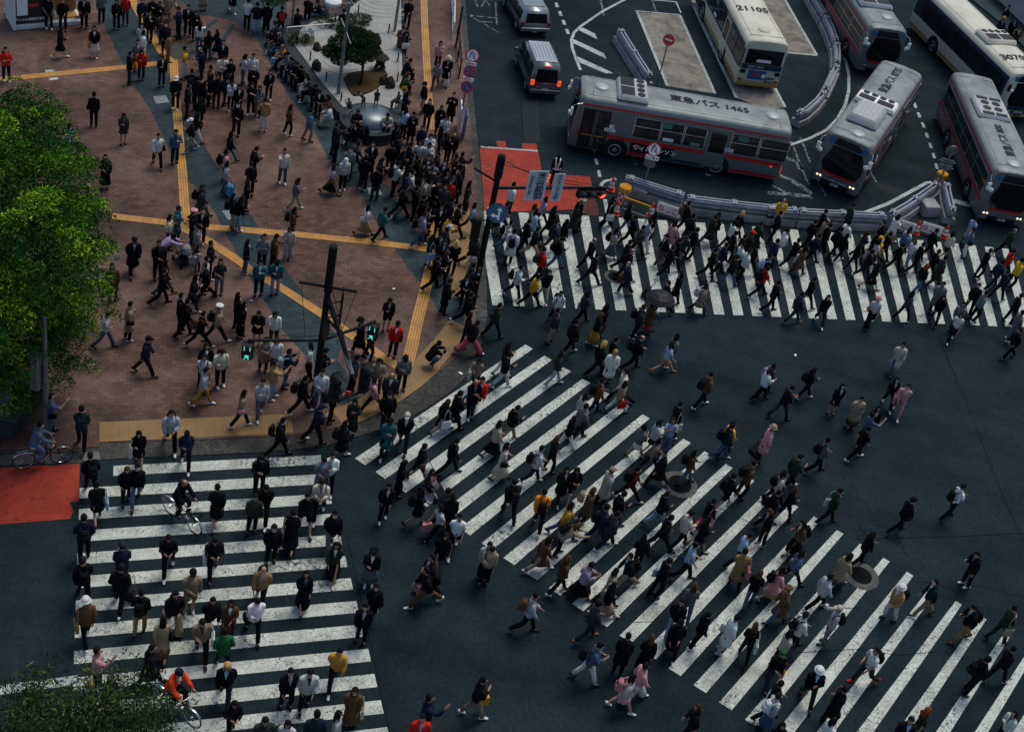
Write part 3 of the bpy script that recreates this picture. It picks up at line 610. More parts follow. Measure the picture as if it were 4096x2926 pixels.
# ================================================================ buses
BW, BH = 2.5, 3.0
def bus(name, loc, rz, label, L, WB, FO, livery, roof, number, prefix, doors='left', dest='', plate='', front_text='', rear=None, rear_text='', flashing=False, lights=False, group=None, ptext=None, ad=None, stickers=True):
  """x forward, y to the left; the origin is the middle of the bus on the ground; FO is the front overhang"""
  t = empty(name, (*loc, 0), rz); tag(t, label, 'bus', group)
  tok = livery == 'silver'
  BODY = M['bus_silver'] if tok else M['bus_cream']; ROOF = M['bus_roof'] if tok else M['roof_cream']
  w = BW / 2; h = L / 2
  # shell: rings along x, profile from sill to roof crown
  prof = [(w - .03, .30), (w, .55), (w, 1.5), (w - .03, 2.35), (w - .06, 2.66), (w - .13, 2.84), (w - .26, 2.95), (w - .6, 3.0), (0, 3.03)]
  full = [(-y, z) for y, z in prof] + [(y, z) for y, z in reversed(prof[:-1])]
  def xoff(z): return .0 if z < 1.2 else .20 * ((z - 1.2) / 1.8) ** 1.4
  st = []
  for sx, s in ((-h, .90), (-h + .05, .965), (-h + .16, 1.0), (-h + .6, 1.0), (0, 1.0), (h - .9, 1.0), (h - .30, .995), (h - .08, .955), (h, .885)):
    rg = []
    for y, z in full:
      zz = z if z < 2.5 else 2.5 + (z - 2.5) * (1 - (1 - s) * 1.6)
      k = max(0, min(1, (sx - (h - .9)) / .9))
      rg.append((sx - xoff(zz) * k, y * s, zz))
    st.append(rg)
  m = MB(); n = len(full); V = [p for r in st for p in r]; F = []; mi = []
  for i in range(len(st) - 1):
    for j in range(n - 1): F.append((i * n + j, (i + 1) * n + j, (i + 1) * n + j + 1, i * n + j + 1))
  F.append(tuple(range(n))); F.append(tuple(reversed([(len(st) - 1) * n + j for j in range(n)])))
  F.append(tuple([i * n for i in reversed(range(len(st)))] + [i * n + n - 1 for i in range(len(st))]))
  m.add(V, F)
  for k, f in enumerate(m.f):
    z = sum(m.v[i][2] for i in f) / len(f)
    m.m[k] = 1 if z > 2.88 else 0
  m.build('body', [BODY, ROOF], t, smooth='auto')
  def side(sgn, x0, x1, z0, z1, mat, th=.012, name=None, parent=None):
    def yw(z): return np.interp(z, [p[1] for p in prof], [p[0] for p in prof])
    b = MB(); o = th
    q = [(x0, z0), (x1, z0), (x1, z1), (x0, z1)]
    zs = [z0] + [z for z in (.55, 1.5, 2.35) if z0 < z < z1] + [z1]
    V = []
    for z in zs:
      for x in (x0, x1): V += [(x, sgn * (yw(z) + o), z), (x, sgn * (yw(z) - .02), z)]
    Fs = []
    for i in range(len(zs) - 1):
      a = i * 4; c = a + 4
      Fs += [(a, a + 2, c + 2, c), (a, c, c + 1, a + 1), (a + 2, a + 3, c + 3, c + 2)]
    Fs += [(0, 1, 3, 2), (len(V) - 4, len(V) - 2, len(V) - 1, len(V) - 3)]
    b.add(V, Fs); return b
  def panel(sgn, x0, x1, z0, z1, mat, name, th=.012, parent=None): return side(sgn, x0, x1, z0, z1, mat, th).build(name, mat, parent or t)
  xf = h - FO; xr = xf - WB
  # stripes and skirts
  for s in (1, -1):
    if tok:
      panel(s, -h + .17, h - .32, 1.05, 1.25, M['bus_red'], 'stripe', .006)
      panel(s, -h + .17, h - .32, 2.57, 2.66, M['bus_red'], 'roof_line', .006)
      panel(s, -h + .17, xr - .65, .36, .52, M['bus_red'], 'skirt', .006); panel(s, xr + .62, xf - .62 - 1.2, .36, .52, M['bus_navy'], 'skirt', .006); panel(s, xf - 1.75, xf - .66, .36, .52, M['bus_red'], 'skirt', .006)
    else:
      panel(s, -h + .17, h - .32, 1.25, 2.62, M['bus_navy'], 'side_band', .005)
      panel(s, -h + .17, xr - .62, .34, .60, M['bus_ochre'], 'skirt', .006); panel(s, xr + .62, xf - .62, .34, .60, M['bus_ochre'], 'skirt', .006)
    # windows, doors
    near = (s == 1) == (doors == 'left')
    if near:
      xs = [(xf - .55 - 1.35, xf - .62), (xf - 3.0, xf - 1.95), (xf - 4.1, xf - 3.05)]
      dx = (xf - 4.15 - 1.05, xf - 4.2)
      xs += [(dx[0] - 1.45, dx[0] - .1), (dx[0] - 2.9, dx[0] - 1.5), (-h + .3, dx[0] - 2.95)]
    else:
      x = xf + .75; xs = [(xf - .35, h - .55)]; x = xf - .4
      while x - 1.4 > -h + .3: xs.append((x - 1.38, x)); x -= 1.43
      dx = None
    for x0, x1 in xs:
      if x1 - x0 < .35: continue
      f = panel(s, x0, x1, 1.34, 2.42, M['chrome'] if tok else M['black_plastic'], 'window', .014)
      panel(s, x0 + .035, x1 - .035, 1.375, 2.385, M['glass_smoke'], 'pane', .019, f)
      if (x1 - x0) > .9: panel(s, x0 + .035, x1 - .035, 1.93, 1.965, M['chrome' if tok else 'black_plastic'], 'transom', .023, f)
    if dx:
      d = panel(s, dx[0], dx[1], .40, 2.42, M['bus_silver' if tok else 'bus_cream'], 'door', .022)
      panel(s, dx[0] + .12, dx[1] - .12, 1.25, 2.3, M['glass_dark'], 'pane', .030, d)
      panel(s, dx[0] - .1, dx[1] + .15, 2.44, 2.56, M['grey_steel'], 'door_rail', .03)
      d = panel(s, xf + .52, h - .42, .36, 2.42, M['black_plastic'], 'door', .016)
      mid = (xf + .52 + h - .42) / 2
      for a0, a1 in ((xf + .58, mid - .03), (mid + .03, h - .47)):
        panel(s, a0, a1, .48, 2.34, M['glass_smoke'], 'pane', .024, d)
        panel(s, a0 + .03, a1 - .03, 1.05, 1.08, M['barrel_yellow'], 'handrail', .032, d)
        panel(s, a1 - .03 if a0 < mid else a0, a1 if a0 < mid else a0 + .03, .48, 2.34, M['rim_metal'], 'edge', .028, d)
      if stickers:
        for xx, zz, ww, mt in ((xf + .30, 1.62, .2, 'sticker_white'), (xf + .18, 1.42, .32, 'sticker_white'), (xf - 2.6, 1.42, .5, 'sticker_white'), (xf - 3.9, 1.42, .5, 'sticker_teal')):
          panel(s, xx, xx + ww, zz, zz + .17, M[mt], 'sticker', .026)
        for xx in (xf - 2.4, xf - 5.9 - .2): panel(s, xx, xx + .5, 2.08, 2.34, M['sticker_teal'], 'notice', .026)
  # wheels in dark arches
  for x in (xf, xr):
    for s in (1, -1):
      b = MB(); mt = Matrix.Rotation(R(90), 4, 'X')
      b.lathe([(.60, -.012), (.60, .004), (0, .006)], 24, mat=Matrix.Translation((x, s * w, .52)) @ Matrix.Rotation(-s * R(90), 4, 'X'), caps=False)
      b.build('wheel_arch', M['black_plastic'], t)
      wo = empty('wheel', (x, s * (w - .13), .48)); wo.parent = t
      b = MB(); b.tube([(0, -.13, 0), (0, .13, 0)], .48, 24); b.build('tyre', M['rubber'], wo, smooth='auto')
      b = MB(); b.lathe([(.31, .135), (.28, .150), (.22, .105), (.13, .12), (.11, .165), (0, .170)], 20, mat=Matrix.Rotation(-s * R(90), 4, 'X'), caps=False)
      for k in range(8):
        a = k * math.pi / 4; b.ball((.19 * math.cos(a), s * .12, .19 * math.sin(a)), .022, 6, 4)
      b.build('rim', M['rim_metal'], wo, smooth='auto')
  # front
  def fx(z): return h - xoff(z) + .006
  def fpanel(y0, y1, z0, z1, mat, name, off=.0, parent=None):
    b = MB(); k = 4; V = []
    for i in range(k + 1):
      z = z0 + (z1 - z0) * i / k
      for jy in range(5):
        y = y0 + (y1 - y0) * jy / 4
        V.append((fx(z) + off - .10 * (y / w) ** 2 * (abs(y) > .2), y, z))
    b.add(V, [(i * 5 + j, i * 5 + j + 1, (i + 1) * 5 + j + 1, (i + 1) * 5 + j) for i in range(k) for j in range(4)])
    n0 = len(b.v); b.add([(x - .12, y, z) for x, y, z in V], [])
    ring = [0, 1, 2, 3, 4] + [i * 5 + 4 for i in range(1, k + 1)] + [k * 5 + j for j in (3, 2, 1, 0)] + [i * 5 for i in range(k - 1, 0, -1)]
    b.add([], []);
    for i in range(len(ring)):
      p, q = ring[i], ring[(i + 1) % len(ring)]
      b.f.append((p, p + n0, q + n0, q)); b.m.append(0)
    return b.build(name, mat, parent or t, smooth='auto')
  fpanel(-1.05, 1.05, .98, 2.36, M['glass_dark'], 'windscreen', .012)
  dp = fpanel(-1.0, 1.0, 2.42, 2.78, M['black_plastic'], 'destination_sign', .012)
  for y in (-.78, .82):
    b = MB(); b.box((fx(2.6) + .005, y, 2.6), (.03, .24, .26)); b.build('blue_notice', M['blue_panel'], t)
  if tok: fpanel(-1.08, 1.08, .84, .97, M['bus_red'], 'stripe', .018)
  else: fpanel(-1.08, 1.08, .72, .97, M['bus_navy'], 'side_band', .018)
  fpanel(-1.08, 1.08, .30, .52, M['black_plastic'] if tok else M['bus_ochre'], 'bumper', .03)
  for s in (1, -1):
    b = MB(); b.box((fx(.6) - .06, s * .86, .64), (.10, .34, .17)); b.build('headlight_housing', M['glass_dark'], t)
    for k in (0, 1):
      b = MB(); b.ball((fx(.6) - .012, s * (.93 - k * .16), .64), (.03, .062, .062), 10, 6); b.build('headlight', M['headlight'] if lights else M['chrome'], t, smooth=True)
    b = MB(); b.ball((h - .17, s * 1.12, .72), (.05, .05, .07), 8, 6); b.build('indicator', M['headlight'] if lights else M['amber_lens'], t, smooth=True)
    # mirrors on arms
    mo = empty('mirror', (0, 0, 0)); mo.parent = t
    b = MB(); b.tube([(h - .45, s * 1.10, 2.62), (h - .05, s * 1.28, 2.60), (h + .16, s * 1.30, 2.45)], .018, 6); b.build('arm', M['chrome'], mo)
    b = MB(); b.bbox((h + .15, s * 1.30, 2.2), (.10, .2, .42), .03); b.build('glass_case', M['letter_white'] if tok else M['black_plastic'], mo, smooth='auto')
    b = MB(); b.ball((h + .24, s * 1.16, 2.06), (.05, .12, .12), 12, 8); b.tube([(h + .15, s * 1.28, 2.1), (h + .22, s * 1.17, 2.06)], .012, 6); b.build('round_mirror', M['letter_white'], mo, smooth=True)
  b = MB(); b.box((fx(.45) + .035, 0, .42), (.02, .44, .2)); b.build('number_plate', M['green_board'], t)
  if plate: lettering(plate, .17, M['plate_white'], t, frame((fx(.45) + .05, 0, .42), (0, 1, 0), (0, 0, 1)))
  if front_text:
    b = MB(); b.box((fx(.6) + .032, 0, .62), (.02, 1.0, .16)); b.build('front_board', M['bus_navy'], t)
    lettering(front_text, .14, M['letter_white'], t, frame((fx(.6) + .048, 0, .62), (0, 1, 0), (0, 0, 1)))
  for s in (1, -1):
    b = MB(); b.tube([(fx(1.02) + .04, s * .1, 1.02), (fx(1.3) + .05, s * .75, 1.35)], .014, 5); b.build('wiper', M['black_plastic'], t)
  # rear
  b = MB(); b.bbox((-h - .002, 0, 2.02), (.04, 2.05, .86), .015); b.build('rear_window', M['glass_dark'], t)
  if tok:
    b = MB(); b.box((-h - .002, 0, 1.17), (.03, 2.2, .14)); b.build('stripe', M['bus_red'], t)
  else:
    b = MB(); b.box((-h - .004, 0, 1.42), (.03, 2.24, .3)); b.build('side_band', M['bus_navy'], t)
    b = MB(); b.bbox((-h - .02, 0, .42), (.14, 2.3, .26), .04); b.build('bumper', M['bus_ochre'], t)
    b = MB(); b.box((-h - .02, .15, .95), (.04, 1.0, .52)); b.build('rear_poster', M['blue_panel'], t)
    b = MB(); b.box((-h - .045, .25, 1.0), (.02, .5, .1)); b.build('poster_band', M['sign_red'], t)
    b = MB(); b.box((-h - .045, -.22, .92), (.02, .2, .22)); b.build('poster_house', M['sign_white'], t)
    b = MB(); b.box((-h - .02, -.62, .72), (.03, .46, .26)); b.build('number_plate', M['green_board'], t)
    b = MB(); b.box((-h - .03, 0, 1.80), (.03, .8, .16)); b.build('destination_sign', M['letter_white'], t)
    for s in (1, -1):
      b = MB(); b.box((-h - .01, s * .98, 1.1), (.03, .28, .22)); b.build('vent', M['black_plastic'], t)
    lettering(rear_text, .21, M['letter_grey'], t, frame((-h - .024, .35, 1.42), (0, -1, 0), (0, 0, 1)))
    lettering('24-78', .16, M['letter_white'], t, frame((-h - .040, -.62, .69), (0, -1, 0), (0, 0, 1)))
  for s in (1, -1):
    b = MB(); b.bbox((-h + .0, s * 1.02, .80 if tok else .62), (.06, .2, .42 if tok else .12), .02); b.build('tail_light', M['brake_light'] if flashing else M['red_lens'], t)
  if flashing:
    b = MB(); b.ball((-h + .55, w + .01, 1.0), (.05, .03, .05), 8, 6); b.build('indicator', M['brake_light'], t, smooth=True)
  # roof: seams, vents, air conditioner, fleet number
  b = MB()
  for y in (-.86, .86): b.box((0, y, 2.972), (L - 1.0, .02, .02))
  b.box((h - .75, 0, 3.022), (.02, 1.9, .02)); b.box((-h + .55, 0, 3.022), (.02, 1.9, .02)); b.build('roof_seam', M['grey_steel'], t)
  for x, y in roof['vents']:
    b = MB(); b.lathe([(.36, 0), (.35, .05), (.28, .10), (.12, .125), (0, .13)], 20, c=(x, y, 3.0), caps=False); b.build('roof_vent', M['roof_dome'] if tok else M['roof_cream'], t, smooth=True)
  ax, kind = roof['ac']
  ac = empty('air_conditioner', (ax, 0, 3.0)); ac.parent = t
  cm = M['roof_dome'] if tok else M['roof_cream']
  if kind in ('front', 'far', 'cream'):
    b = MB(); b.bbox((0, 0, .14), (1.5, 2.0, .30), .07, top=.93); b.build('casing', cm, ac, smooth='auto')
    b = MB(); s_ = 1 if kind != 'cream' else 1
    for y in (-.45, .45): b.box((.28 * s_, y - .0, .292), (.66, .80, .02))
    b.build('grille', M['black_plastic'], ac)
    for k in range(4):
      b = MB(); b.lathe([(.19, 0), (.19, .02), (.16, .025), (.05, .02), (0, .03)], 16, c=(-.36, -.66 + k * .44, .29), caps=False); b.build('fan', M['black_plastic'], ac)
  elif kind == 'mid':
    b = MB(); b.bbox((0, 0, .1), (2.1, 1.75, .24), .06, top=.95); b.build('casing', cm, ac, smooth='auto')
    b = MB()
    for y in (-.35, .35):
      b.box((.8, y, .225), (.28, .6, .02)); b.box((-.8, y, .225), (.28, .6, .02))
    b.build('grille', M['black_plastic'], ac)
    for k in range(4):
      b = MB(); b.lathe([(.22, 0), (.22, .02), (.18, .025), (0, .02)], 16, c=(-.32 + .58 * (k % 2), -.3 + .6 * (k // 2), .22), caps=False); b.build('fan', M['black_plastic'], ac)
  elif kind == 'hybrid':
    b = MB(); b.bbox((-.1, 0, .13), (1.05, 2.1, .28), .05, top=.95); b.build('casing', M['letter_white'], ac, smooth='auto')
    b = MB()
    for y in (-.48, .48): b.box((.08, y, .276), (.5, .82, .02))
    b.build('grille', M['black_plastic'], ac)
    for k in range(4):
      b = MB(); b.lathe([(.17, 0), (.17, .02), (.1, .025), (0, .02)], 16, c=(-.42, -.66 + k * .44, .27), caps=False); b.build('fan', M['black_plastic'], ac)
    b = MB(); b.bbox((1.75, 0, .22), (2.2, 1.55, .46), .12, top=.92); b.build('battery_cover', M['roof_dome'], ac, smooth='auto')
    b = MB()
    for k in range(6): b.box((1.6, -.55 + k * .22, .452), (1.7, .012, .012))
    b.build('cover_seam', M['grey_steel'], ac)
  tx, flip, size = roof['text']
  if number:
    fr = frame((tx, roof.get('ty', 0), 3.045), (flip, 0, 0), (0, flip, 0)) if not roof.get('cross') else frame((tx, 0, 3.045), (0, roof['cross'], 0), (-roof['cross'], 0, 0))
    lettering(prefix + number, size, M['letter_black'], t, fr, name='fleet_number')
  if ad:
    sgn = 1
    b = side(1, xf - 2.75, xf - .68, .54, 1.04, None, .010); b.build('advert', M['letter_black'], t)
    lettering(ad, .30, M['letter_white'], t, frame((xf - 1.86, w + .022, .80), (-1, 0, 0), (0, 0, 1)))
    b = MB(); b.ball((xf - 1.0, w + .012, .86), (.2, .012, .09), 16, 8); b.build('advert_badge', M['sign_red'], t)
    for xx, zz, tt in ((xf + .34, 1.505, '入口'), (xf - 5.5, 1.505, '出口')):
      b = side(1, xx - .02, xx + .36, zz - .09, zz + .09, None, .034); b.build('door_sign', M['sticker_white'], t)
      lettering(tt, .15, M['letter_black'], t, frame((xx + .17, w + .038, zz), (-1, 0, 0), (0, 0, 1)))
  return t

def center(p0, fwd, back): return (p0[0] - fwd[0] * back, p0[1] - fwd[1] * back)
BG = 'city buses turning in the bus terminal'
B_ = {'a': [4.57, 57.31, -3.014], 'b': [14.31, 62.2, -1.912], 'c': [20.46, 62.92, -1.481], 'd': [14.45, 76.35, -1.324], 'e': [7.38, 71.1, 1.835], 'f': [21.51, 74.82, -1.176]}
bus('bus', B_['a'][:2], B_['a'][2], 'silver bus with red stripes and a black advert, nearest the round prohibition sign', 10.3, 4.95, 2.25, 'silver',
  dict(vents=[(4.0, .05), (-4.3, 0)], ac=(2.55, 'far'), text=(-1.2, -1, .62), ty=-.05), '1465', '東急バス ', flashing=True, ad='ウィルキンソン', group=BG)
bus('bus', B_['b'][:2], B_['b'][2], 'silver bus with ribbed roof box and lit headlights, front towards the guard rail', 10.3, 4.95, 2.25, 'silver',
  dict(vents=[(4.3, .15)], ac=(.6, 'hybrid'), text=(-2.75, -1, .56), ty=-.05), '8735', '東急バス ', plate='17-97', front_text='ノンステップバス', lights=True, group=BG)
bus('bus', B_['c'][:2], B_['c'][2], 'silver bus with red lower front and lit headlights beside the post with round signs', 10.3, 4.95, 2.25, 'silver',
  dict(vents=[(4.2, -.1)], ac=(-1.2, 'mid'), text=(1.95, -1, .54), ty=.0), '800', '東急バス ', plate='19-00', lights=True, group=BG)
bus('bus', B_['d'][:2], B_['d'][2], 'silver bus waiting behind the curved guard rail with its amber indicator lit', 10.3, 4.95, 2.25, 'silver',
  dict(vents=[(3.6, .25)], ac=(1.8, 'far'), text=(-2, 1, .6)), '', '', lights=False, group=BG)
bus('bus', B_['e'][:2], B_['e'][2], 'cream bus with navy windows seen from behind in the concrete bay', 10.3, 4.95, 2.25, 'cream',
  dict(vents=[(-3.9, 0)], ac=(3.0, 'cream'), text=(-1.5, 1, .75), cross=-1), '21105', '', rear_text='KEIO BUS', group=BG)
bus('bus', B_['f'][:2], B_['f'][2], 'cream bus with ochre skirt and roof number, farthest along the pavement', 10.9, 5.3, 2.4, 'cream',
  dict(vents=[(4.75, .1)], ac=(1.35, 'cream'), text=(3.6, 1, .8), cross=1), '30705', '', front_text='KEIO BUS', rear_text='KEIO BUS', doors='left', group=BG)

# ================================================================ vans
def van(loc, rz, label, L, W, H, paint, roofm, lower, plate, lit, ribs, hood):
  t = empty('van', (*loc, 0), rz); tag(t, label, 'van')
  w = W / 2; h = L / 2; bl = .42 * H + .12      # belt line
  # outline from rear to front: (x, z, half width)
  prof = [(-h, .30), (-h - .02, .62), (-h + .01, bl), (-h + .14, H - .14), (-h + .32, H - .02), (-.1, H), (h - hood - .95, H - .03), (h - hood - .55, H - .16), (h - hood + .12, bl + .1), (h - .25, bl - .04), (h - .04, bl - .2), (h, .55), (h - .05, .28)]
  def hw(z): return w if z <= bl else w - .19 * (z - bl) / (H - bl)
  m = MB(); nn = len(prof); V = []
  for x, z in prof:
    a = hw(z); e = .96 if abs(x) > h - .1 else 1.0
    V += [(x, -a * e, z), (x, a * e, z)]
  F = []; mi = []
  for i in range(nn):
    j = (i + 1) % nn
    F.append((2 * i, 2 * j, 2 * j + 1, 2 * i + 1))
  m.add(V, F)
  m.add(V, [tuple(2 * i for i in range(nn))[::-1], tuple(2 * i + 1 for i in range(nn))])
  me = m.mesh('body', [paint])
  bm = bmesh.new(); bm.from_mesh(me); bmesh.ops.remove_doubles(bm, verts=bm.verts, dist=.0005)
  ed = [e for e in bm.edges if len(e.link_faces) == 2 and e.calc_face_angle(0) > .5]
  bmesh.ops.bevel(bm, geom=ed, offset=.07, segments=3, affect='EDGES', clamp_overlap=True)
  bm.to_mesh(me); bm.free(); me.polygons.foreach_set('use_smooth', [True] * len(me.polygons))
  link('body', me, t)
  b = MB(); b.bbox((-.25 - hood * .25, 0, H + .004), (L - hood - 1.35, W - .52, .03), .012); rf = b.build('roof', roofm, t)
  if ribs:
    b = MB()
    for k in range(6): b.box((-.35, -.45 + k * .18, H + .024), (L - hood - 2.0, .03, .016))
    b.build('roof_rib', M['grey_steel'], rf)
  def sidepane(s, x0, x1, z0, z1, inset=.06):
    b = MB(); y0, y1 = hw(z0) + .006, hw(z1) + .006
    b.quad((x0, s * y0, z0), (x1, s * y0, z0), (x1 - inset, s * y1, z1), (x0 + inset, s * y1, z1))
    b.quad((x0, s * (y0 - .03), z0), (x1, s * (y0 - .03), z0), (x1, s * y0, z0), (x0, s * y0, z0)); b.build('side_window', M['glass_dark'], t)
  for s in (1, -1):
    x = -h + .30; xe = h - hood - .30; k = 3; d = (xe - x) / k
    for i in range(k): sidepane(s, x + i * d + .03, x + (i + 1) * d - .03, bl + .05, H - .20)
    mo = MB(); mo.bbox((h - hood - .15, s * (w + .10), bl + .1), (.12, .22, .17), .03); mo.build('mirror', lower, t, smooth='auto')
    b = MB(); b.box((0, s * (w + .004), bl - .30), (L - .7, .012, .03)); b.build('trim', M['chrome'] if lit else M['black_plastic'], t)
    b = MB(); b.box((0, s * (w + .001), .33), (L - 1.0, .014, .12)); b.build('sill', M['black_plastic'], t)
    for xx in (-h + .72, h - .82):
      wo = empty('wheel', (xx, s * (w - .09), .31)); wo.parent = t
      b = MB(); b.tube([(0, -.1, 0), (0, .1, 0)], .31, 20); b.build('tyre', M['rubber'], wo, smooth='auto')
      b = MB(); b.lathe([(.21, .105), (.19, .115), (.05, .10), (0, .11)], 16, mat=Matrix.Rotation(-s * R(90), 4, 'X'), caps=False); b.build('rim', M['rim_metal'], wo, smooth='auto')
    b = MB()
    if lit: b.bbox((-h + .035, s * (w - .13), bl + .02), (.09, .20, .32), .02)
    else: b.bbox((-h + .02, s * (w - .09), bl - .1), (.09, .14, .42), .02)
    b.build('tail_light', M['brake_light'] if lit else M['red_lens'], t)
    b = MB(); b.bbox((h - .12, s * (w - .25), bl - .22), (.12, .32, .14), .03); b.build('headlight', M['chrome'], t)
  b = MB(); x0, x1 = -h - .002, -h + .135
  b.quad((-h - .006, w - .22, bl + .06), (-h - .006, -w + .22, bl + .06), (-h + .125, -w + .30, H - .19), (-h + .125, w - .30, H - .19))
  b.build('rear_window', M['glass_dark'], t)
  b = MB(); b.quad((h - hood + .13, -w + .12, bl + .12), (h - hood + .13, w - .12, bl + .12), (h - hood - .53, w - .24, H - .17), (h - hood - .53, -w + .24, H - .17)); b.build('windscreen', M['glass_dark'], t)
  b = MB(); b.bbox((-h - .03, 0, .45), (.16, W - .06, .26), .05); b.build('bumper', lower, t, smooth='auto')
  b = MB(); b.box((-h - .035, 0, bl - .20), (.03, W * .62, .035)); b.build('trim', M['chrome'] if lit else M['black_plastic'], t)
  b = MB(); b.box((-h - .045, 0, bl - .36), (.02, .36, .18)); pl = b.build('number_plate', M['plate_white'], t)
  lettering(plate, .14, M['letter_black'], pl, frame((-h - .058, 0, bl - .375), (0, -1, 0), (0, 0, 1)))
  if lit:
    b = MB(); b.box((-h + .20, 0, H - .035), (.05, .36, .03)); b.build('brake_lamp', M['brake_light'], t)
  return t
V_ = {'a': [-4.39, 68.27, 1.993], 'b': [-2.78, 61.7, 1.911]}
van(V_['a'][:2], V_['a'][2], 'silver estate van cut off by the top of the photo, lights off', 4.2, 1.70, 1.50, M['car_silver'], M['car_silver'], M['car_silver'], '97-02', False, False, .8)
van(V_['b'][:2], V_['b'][2], 'dark grey van with a silver ribbed roof and glowing brake lights', 4.0, 1.62, 1.80, M['car_grey'], M['car_roof'], M['car_grey'], '26-04', True, True, .55)

# ================================================================ guard rails
def rail(pts, label, h=.86, blocks=True, nb=2):
  """steel beam on posts over a concrete base"""
  p0 = Vector((*pts[0], 0)); t = empty('guard_rail', p0); tag(t, label, 'guard rail', 'guard rails round the bus terminal')
  P = [Vector((x, y, 0)) - p0 for x, y in pts]; n = len(P)
  def off(i):
    a = P[max(i - 1, 0)]; b = P[min(i + 1, n - 1)]; d = (b - a).normalized(); return Vector((-d.y, d.x, 0))
  sec = [(.18, 0), (.18, .10), (.11, .15), (.18, .20), (.18, .27), (.12, .32), (.14, .37), (.06, .37), (.05, .22), (-.05, .22), (-.06, .37), (-.14, .37), (-.12, .32), (-.18, .27), (-.18, .20), (-.11, .15), (-.18, .10), (-.18, 0)]
  b = MB(); V = []; k = len(sec)
  for i in range(n):
    o = off(i)
    for y, z in sec: V.append(P[i] + o * y + Vector((0, 0, h - .40 + z)))
  F = [(i * k + j, (i + 1) * k + j, (i + 1) * k + (j + 1) % k, i * k + (j + 1) % k) for i in range(n - 1) for j in range(k)]
  F += [tuple(range(k)), tuple(reversed([(n - 1) * k + j for j in range(k)]))]
  b.add(V, F); b.build('beam', M['rail_steel'], t, smooth='auto')
  b = MB(); V = []
  bs = [(.30, .0), (.27, .34), (-.27, .34), (-.30, .0)]
  for i in range(n):
    o = off(i)
    for y, z in bs: V.append(P[i] + o * y + Vector((0, 0, z)))
  F = [(i * 4 + j, (i + 1) * 4 + j, (i + 1) * 4 + (j + 1) % 4, i * 4 + (j + 1) % 4) for i in range(n - 1) for j in range(4)] + [(0, 1, 2, 3), ((n - 1) * 4 + 3, (n - 1) * 4 + 2, (n - 1) * 4 + 1, (n - 1) * 4)]
  b.add(V, F); b.build('concrete_base', M['rail_concrete'], t)
  L = sum((P[i + 1] - P[i]).length for i in range(n - 1)); m = max(2, int(L / 2.2) + 1)
  for q in range(m):
    s = L * (q + .12) / (m - .76); s = min(s, L - .01); i = 0
    while i < n - 2 and s > (P[i + 1] - P[i]).length: s -= (P[i + 1] - P[i]).length; i += 1
    c = P[i] + (P[i + 1] - P[i]).normalized() * s; d = P[i + 1] - P[i]; rz = math.atan2(d.y, d.x)
    b = MB(); b.bbox((c.x, c.y, h / 2 + .02), (.14, .18, h - .08), .02, rz=rz); b.box((c.x, c.y, h - .02), (.22, .34, .05), rz=rz)
    for y in (-.1, .1): b.cyl((c.x - y * math.sin(rz), c.y + y * math.cos(rz), h), (c.x - y * math.sin(rz), c.y + y * math.cos(rz), h + .05), .035, n=6)
    b.build('post', M['rail_steel'], t, smooth='auto')
rail([(0.95,68.12),(1.92,65.84),(2.97,63.45)], 'short straight lavender guard rail between the hatched lines and the concrete bay')
rail([(11.86,81.14),(12.3,78.87),(12.83,76.67)], 'lavender guard rail running up to the top edge behind the cream bus')
rail([(12.86,76.51),(13.14,75.04),(13.35,73.25)], 'lavender guard rail at the upper bend of the terminal island')
rail([(13.36,73.02),(13.38,71.91),(13.28,70.39)], 'short lavender guard rail at the outermost bulge of the curved barrier')
rail([(13.25,70.07),(12.94,68.65),(12.46,66.69)], 'lavender guard rail on the curve beside the ribbed-roof bus')
rail([(12.38,66.44),(11.94,65.19),(11.31,63.81),(10.84,63.19)], 'lavender guard rail ending at the tail of the bus with the advert')
rail([(2.57,53.06),(3.95,52.87),(5.33,52.68)], 'pale guard rail beside the yellow drum under the no-turning-back sign')
rail([(5.47,52.56),(7.64,53.0),(9.81,53.51)], 'long pale guard rail behind the crossing, first after the bend')
rail([(9.25,53.27),(10.6,53.67)], 'pale guard rail behind the bald person in the yellow jacket')
rail([(10.68,53.66),(12.7,54.34),(14.86,55.07)], 'long pale guard rail on white blocks in the middle of the barrier')
rail([(15.14,55.29),(16.07,56.54),(16.99,57.97),(17.86,59.31)], 'pale guard rail climbing to the yellow drum at the barrier tip')
rail([(18.3,59.51),(18.29,58.2),(18.32,56.9)], 'short pale guard rail beside the white concrete cube')

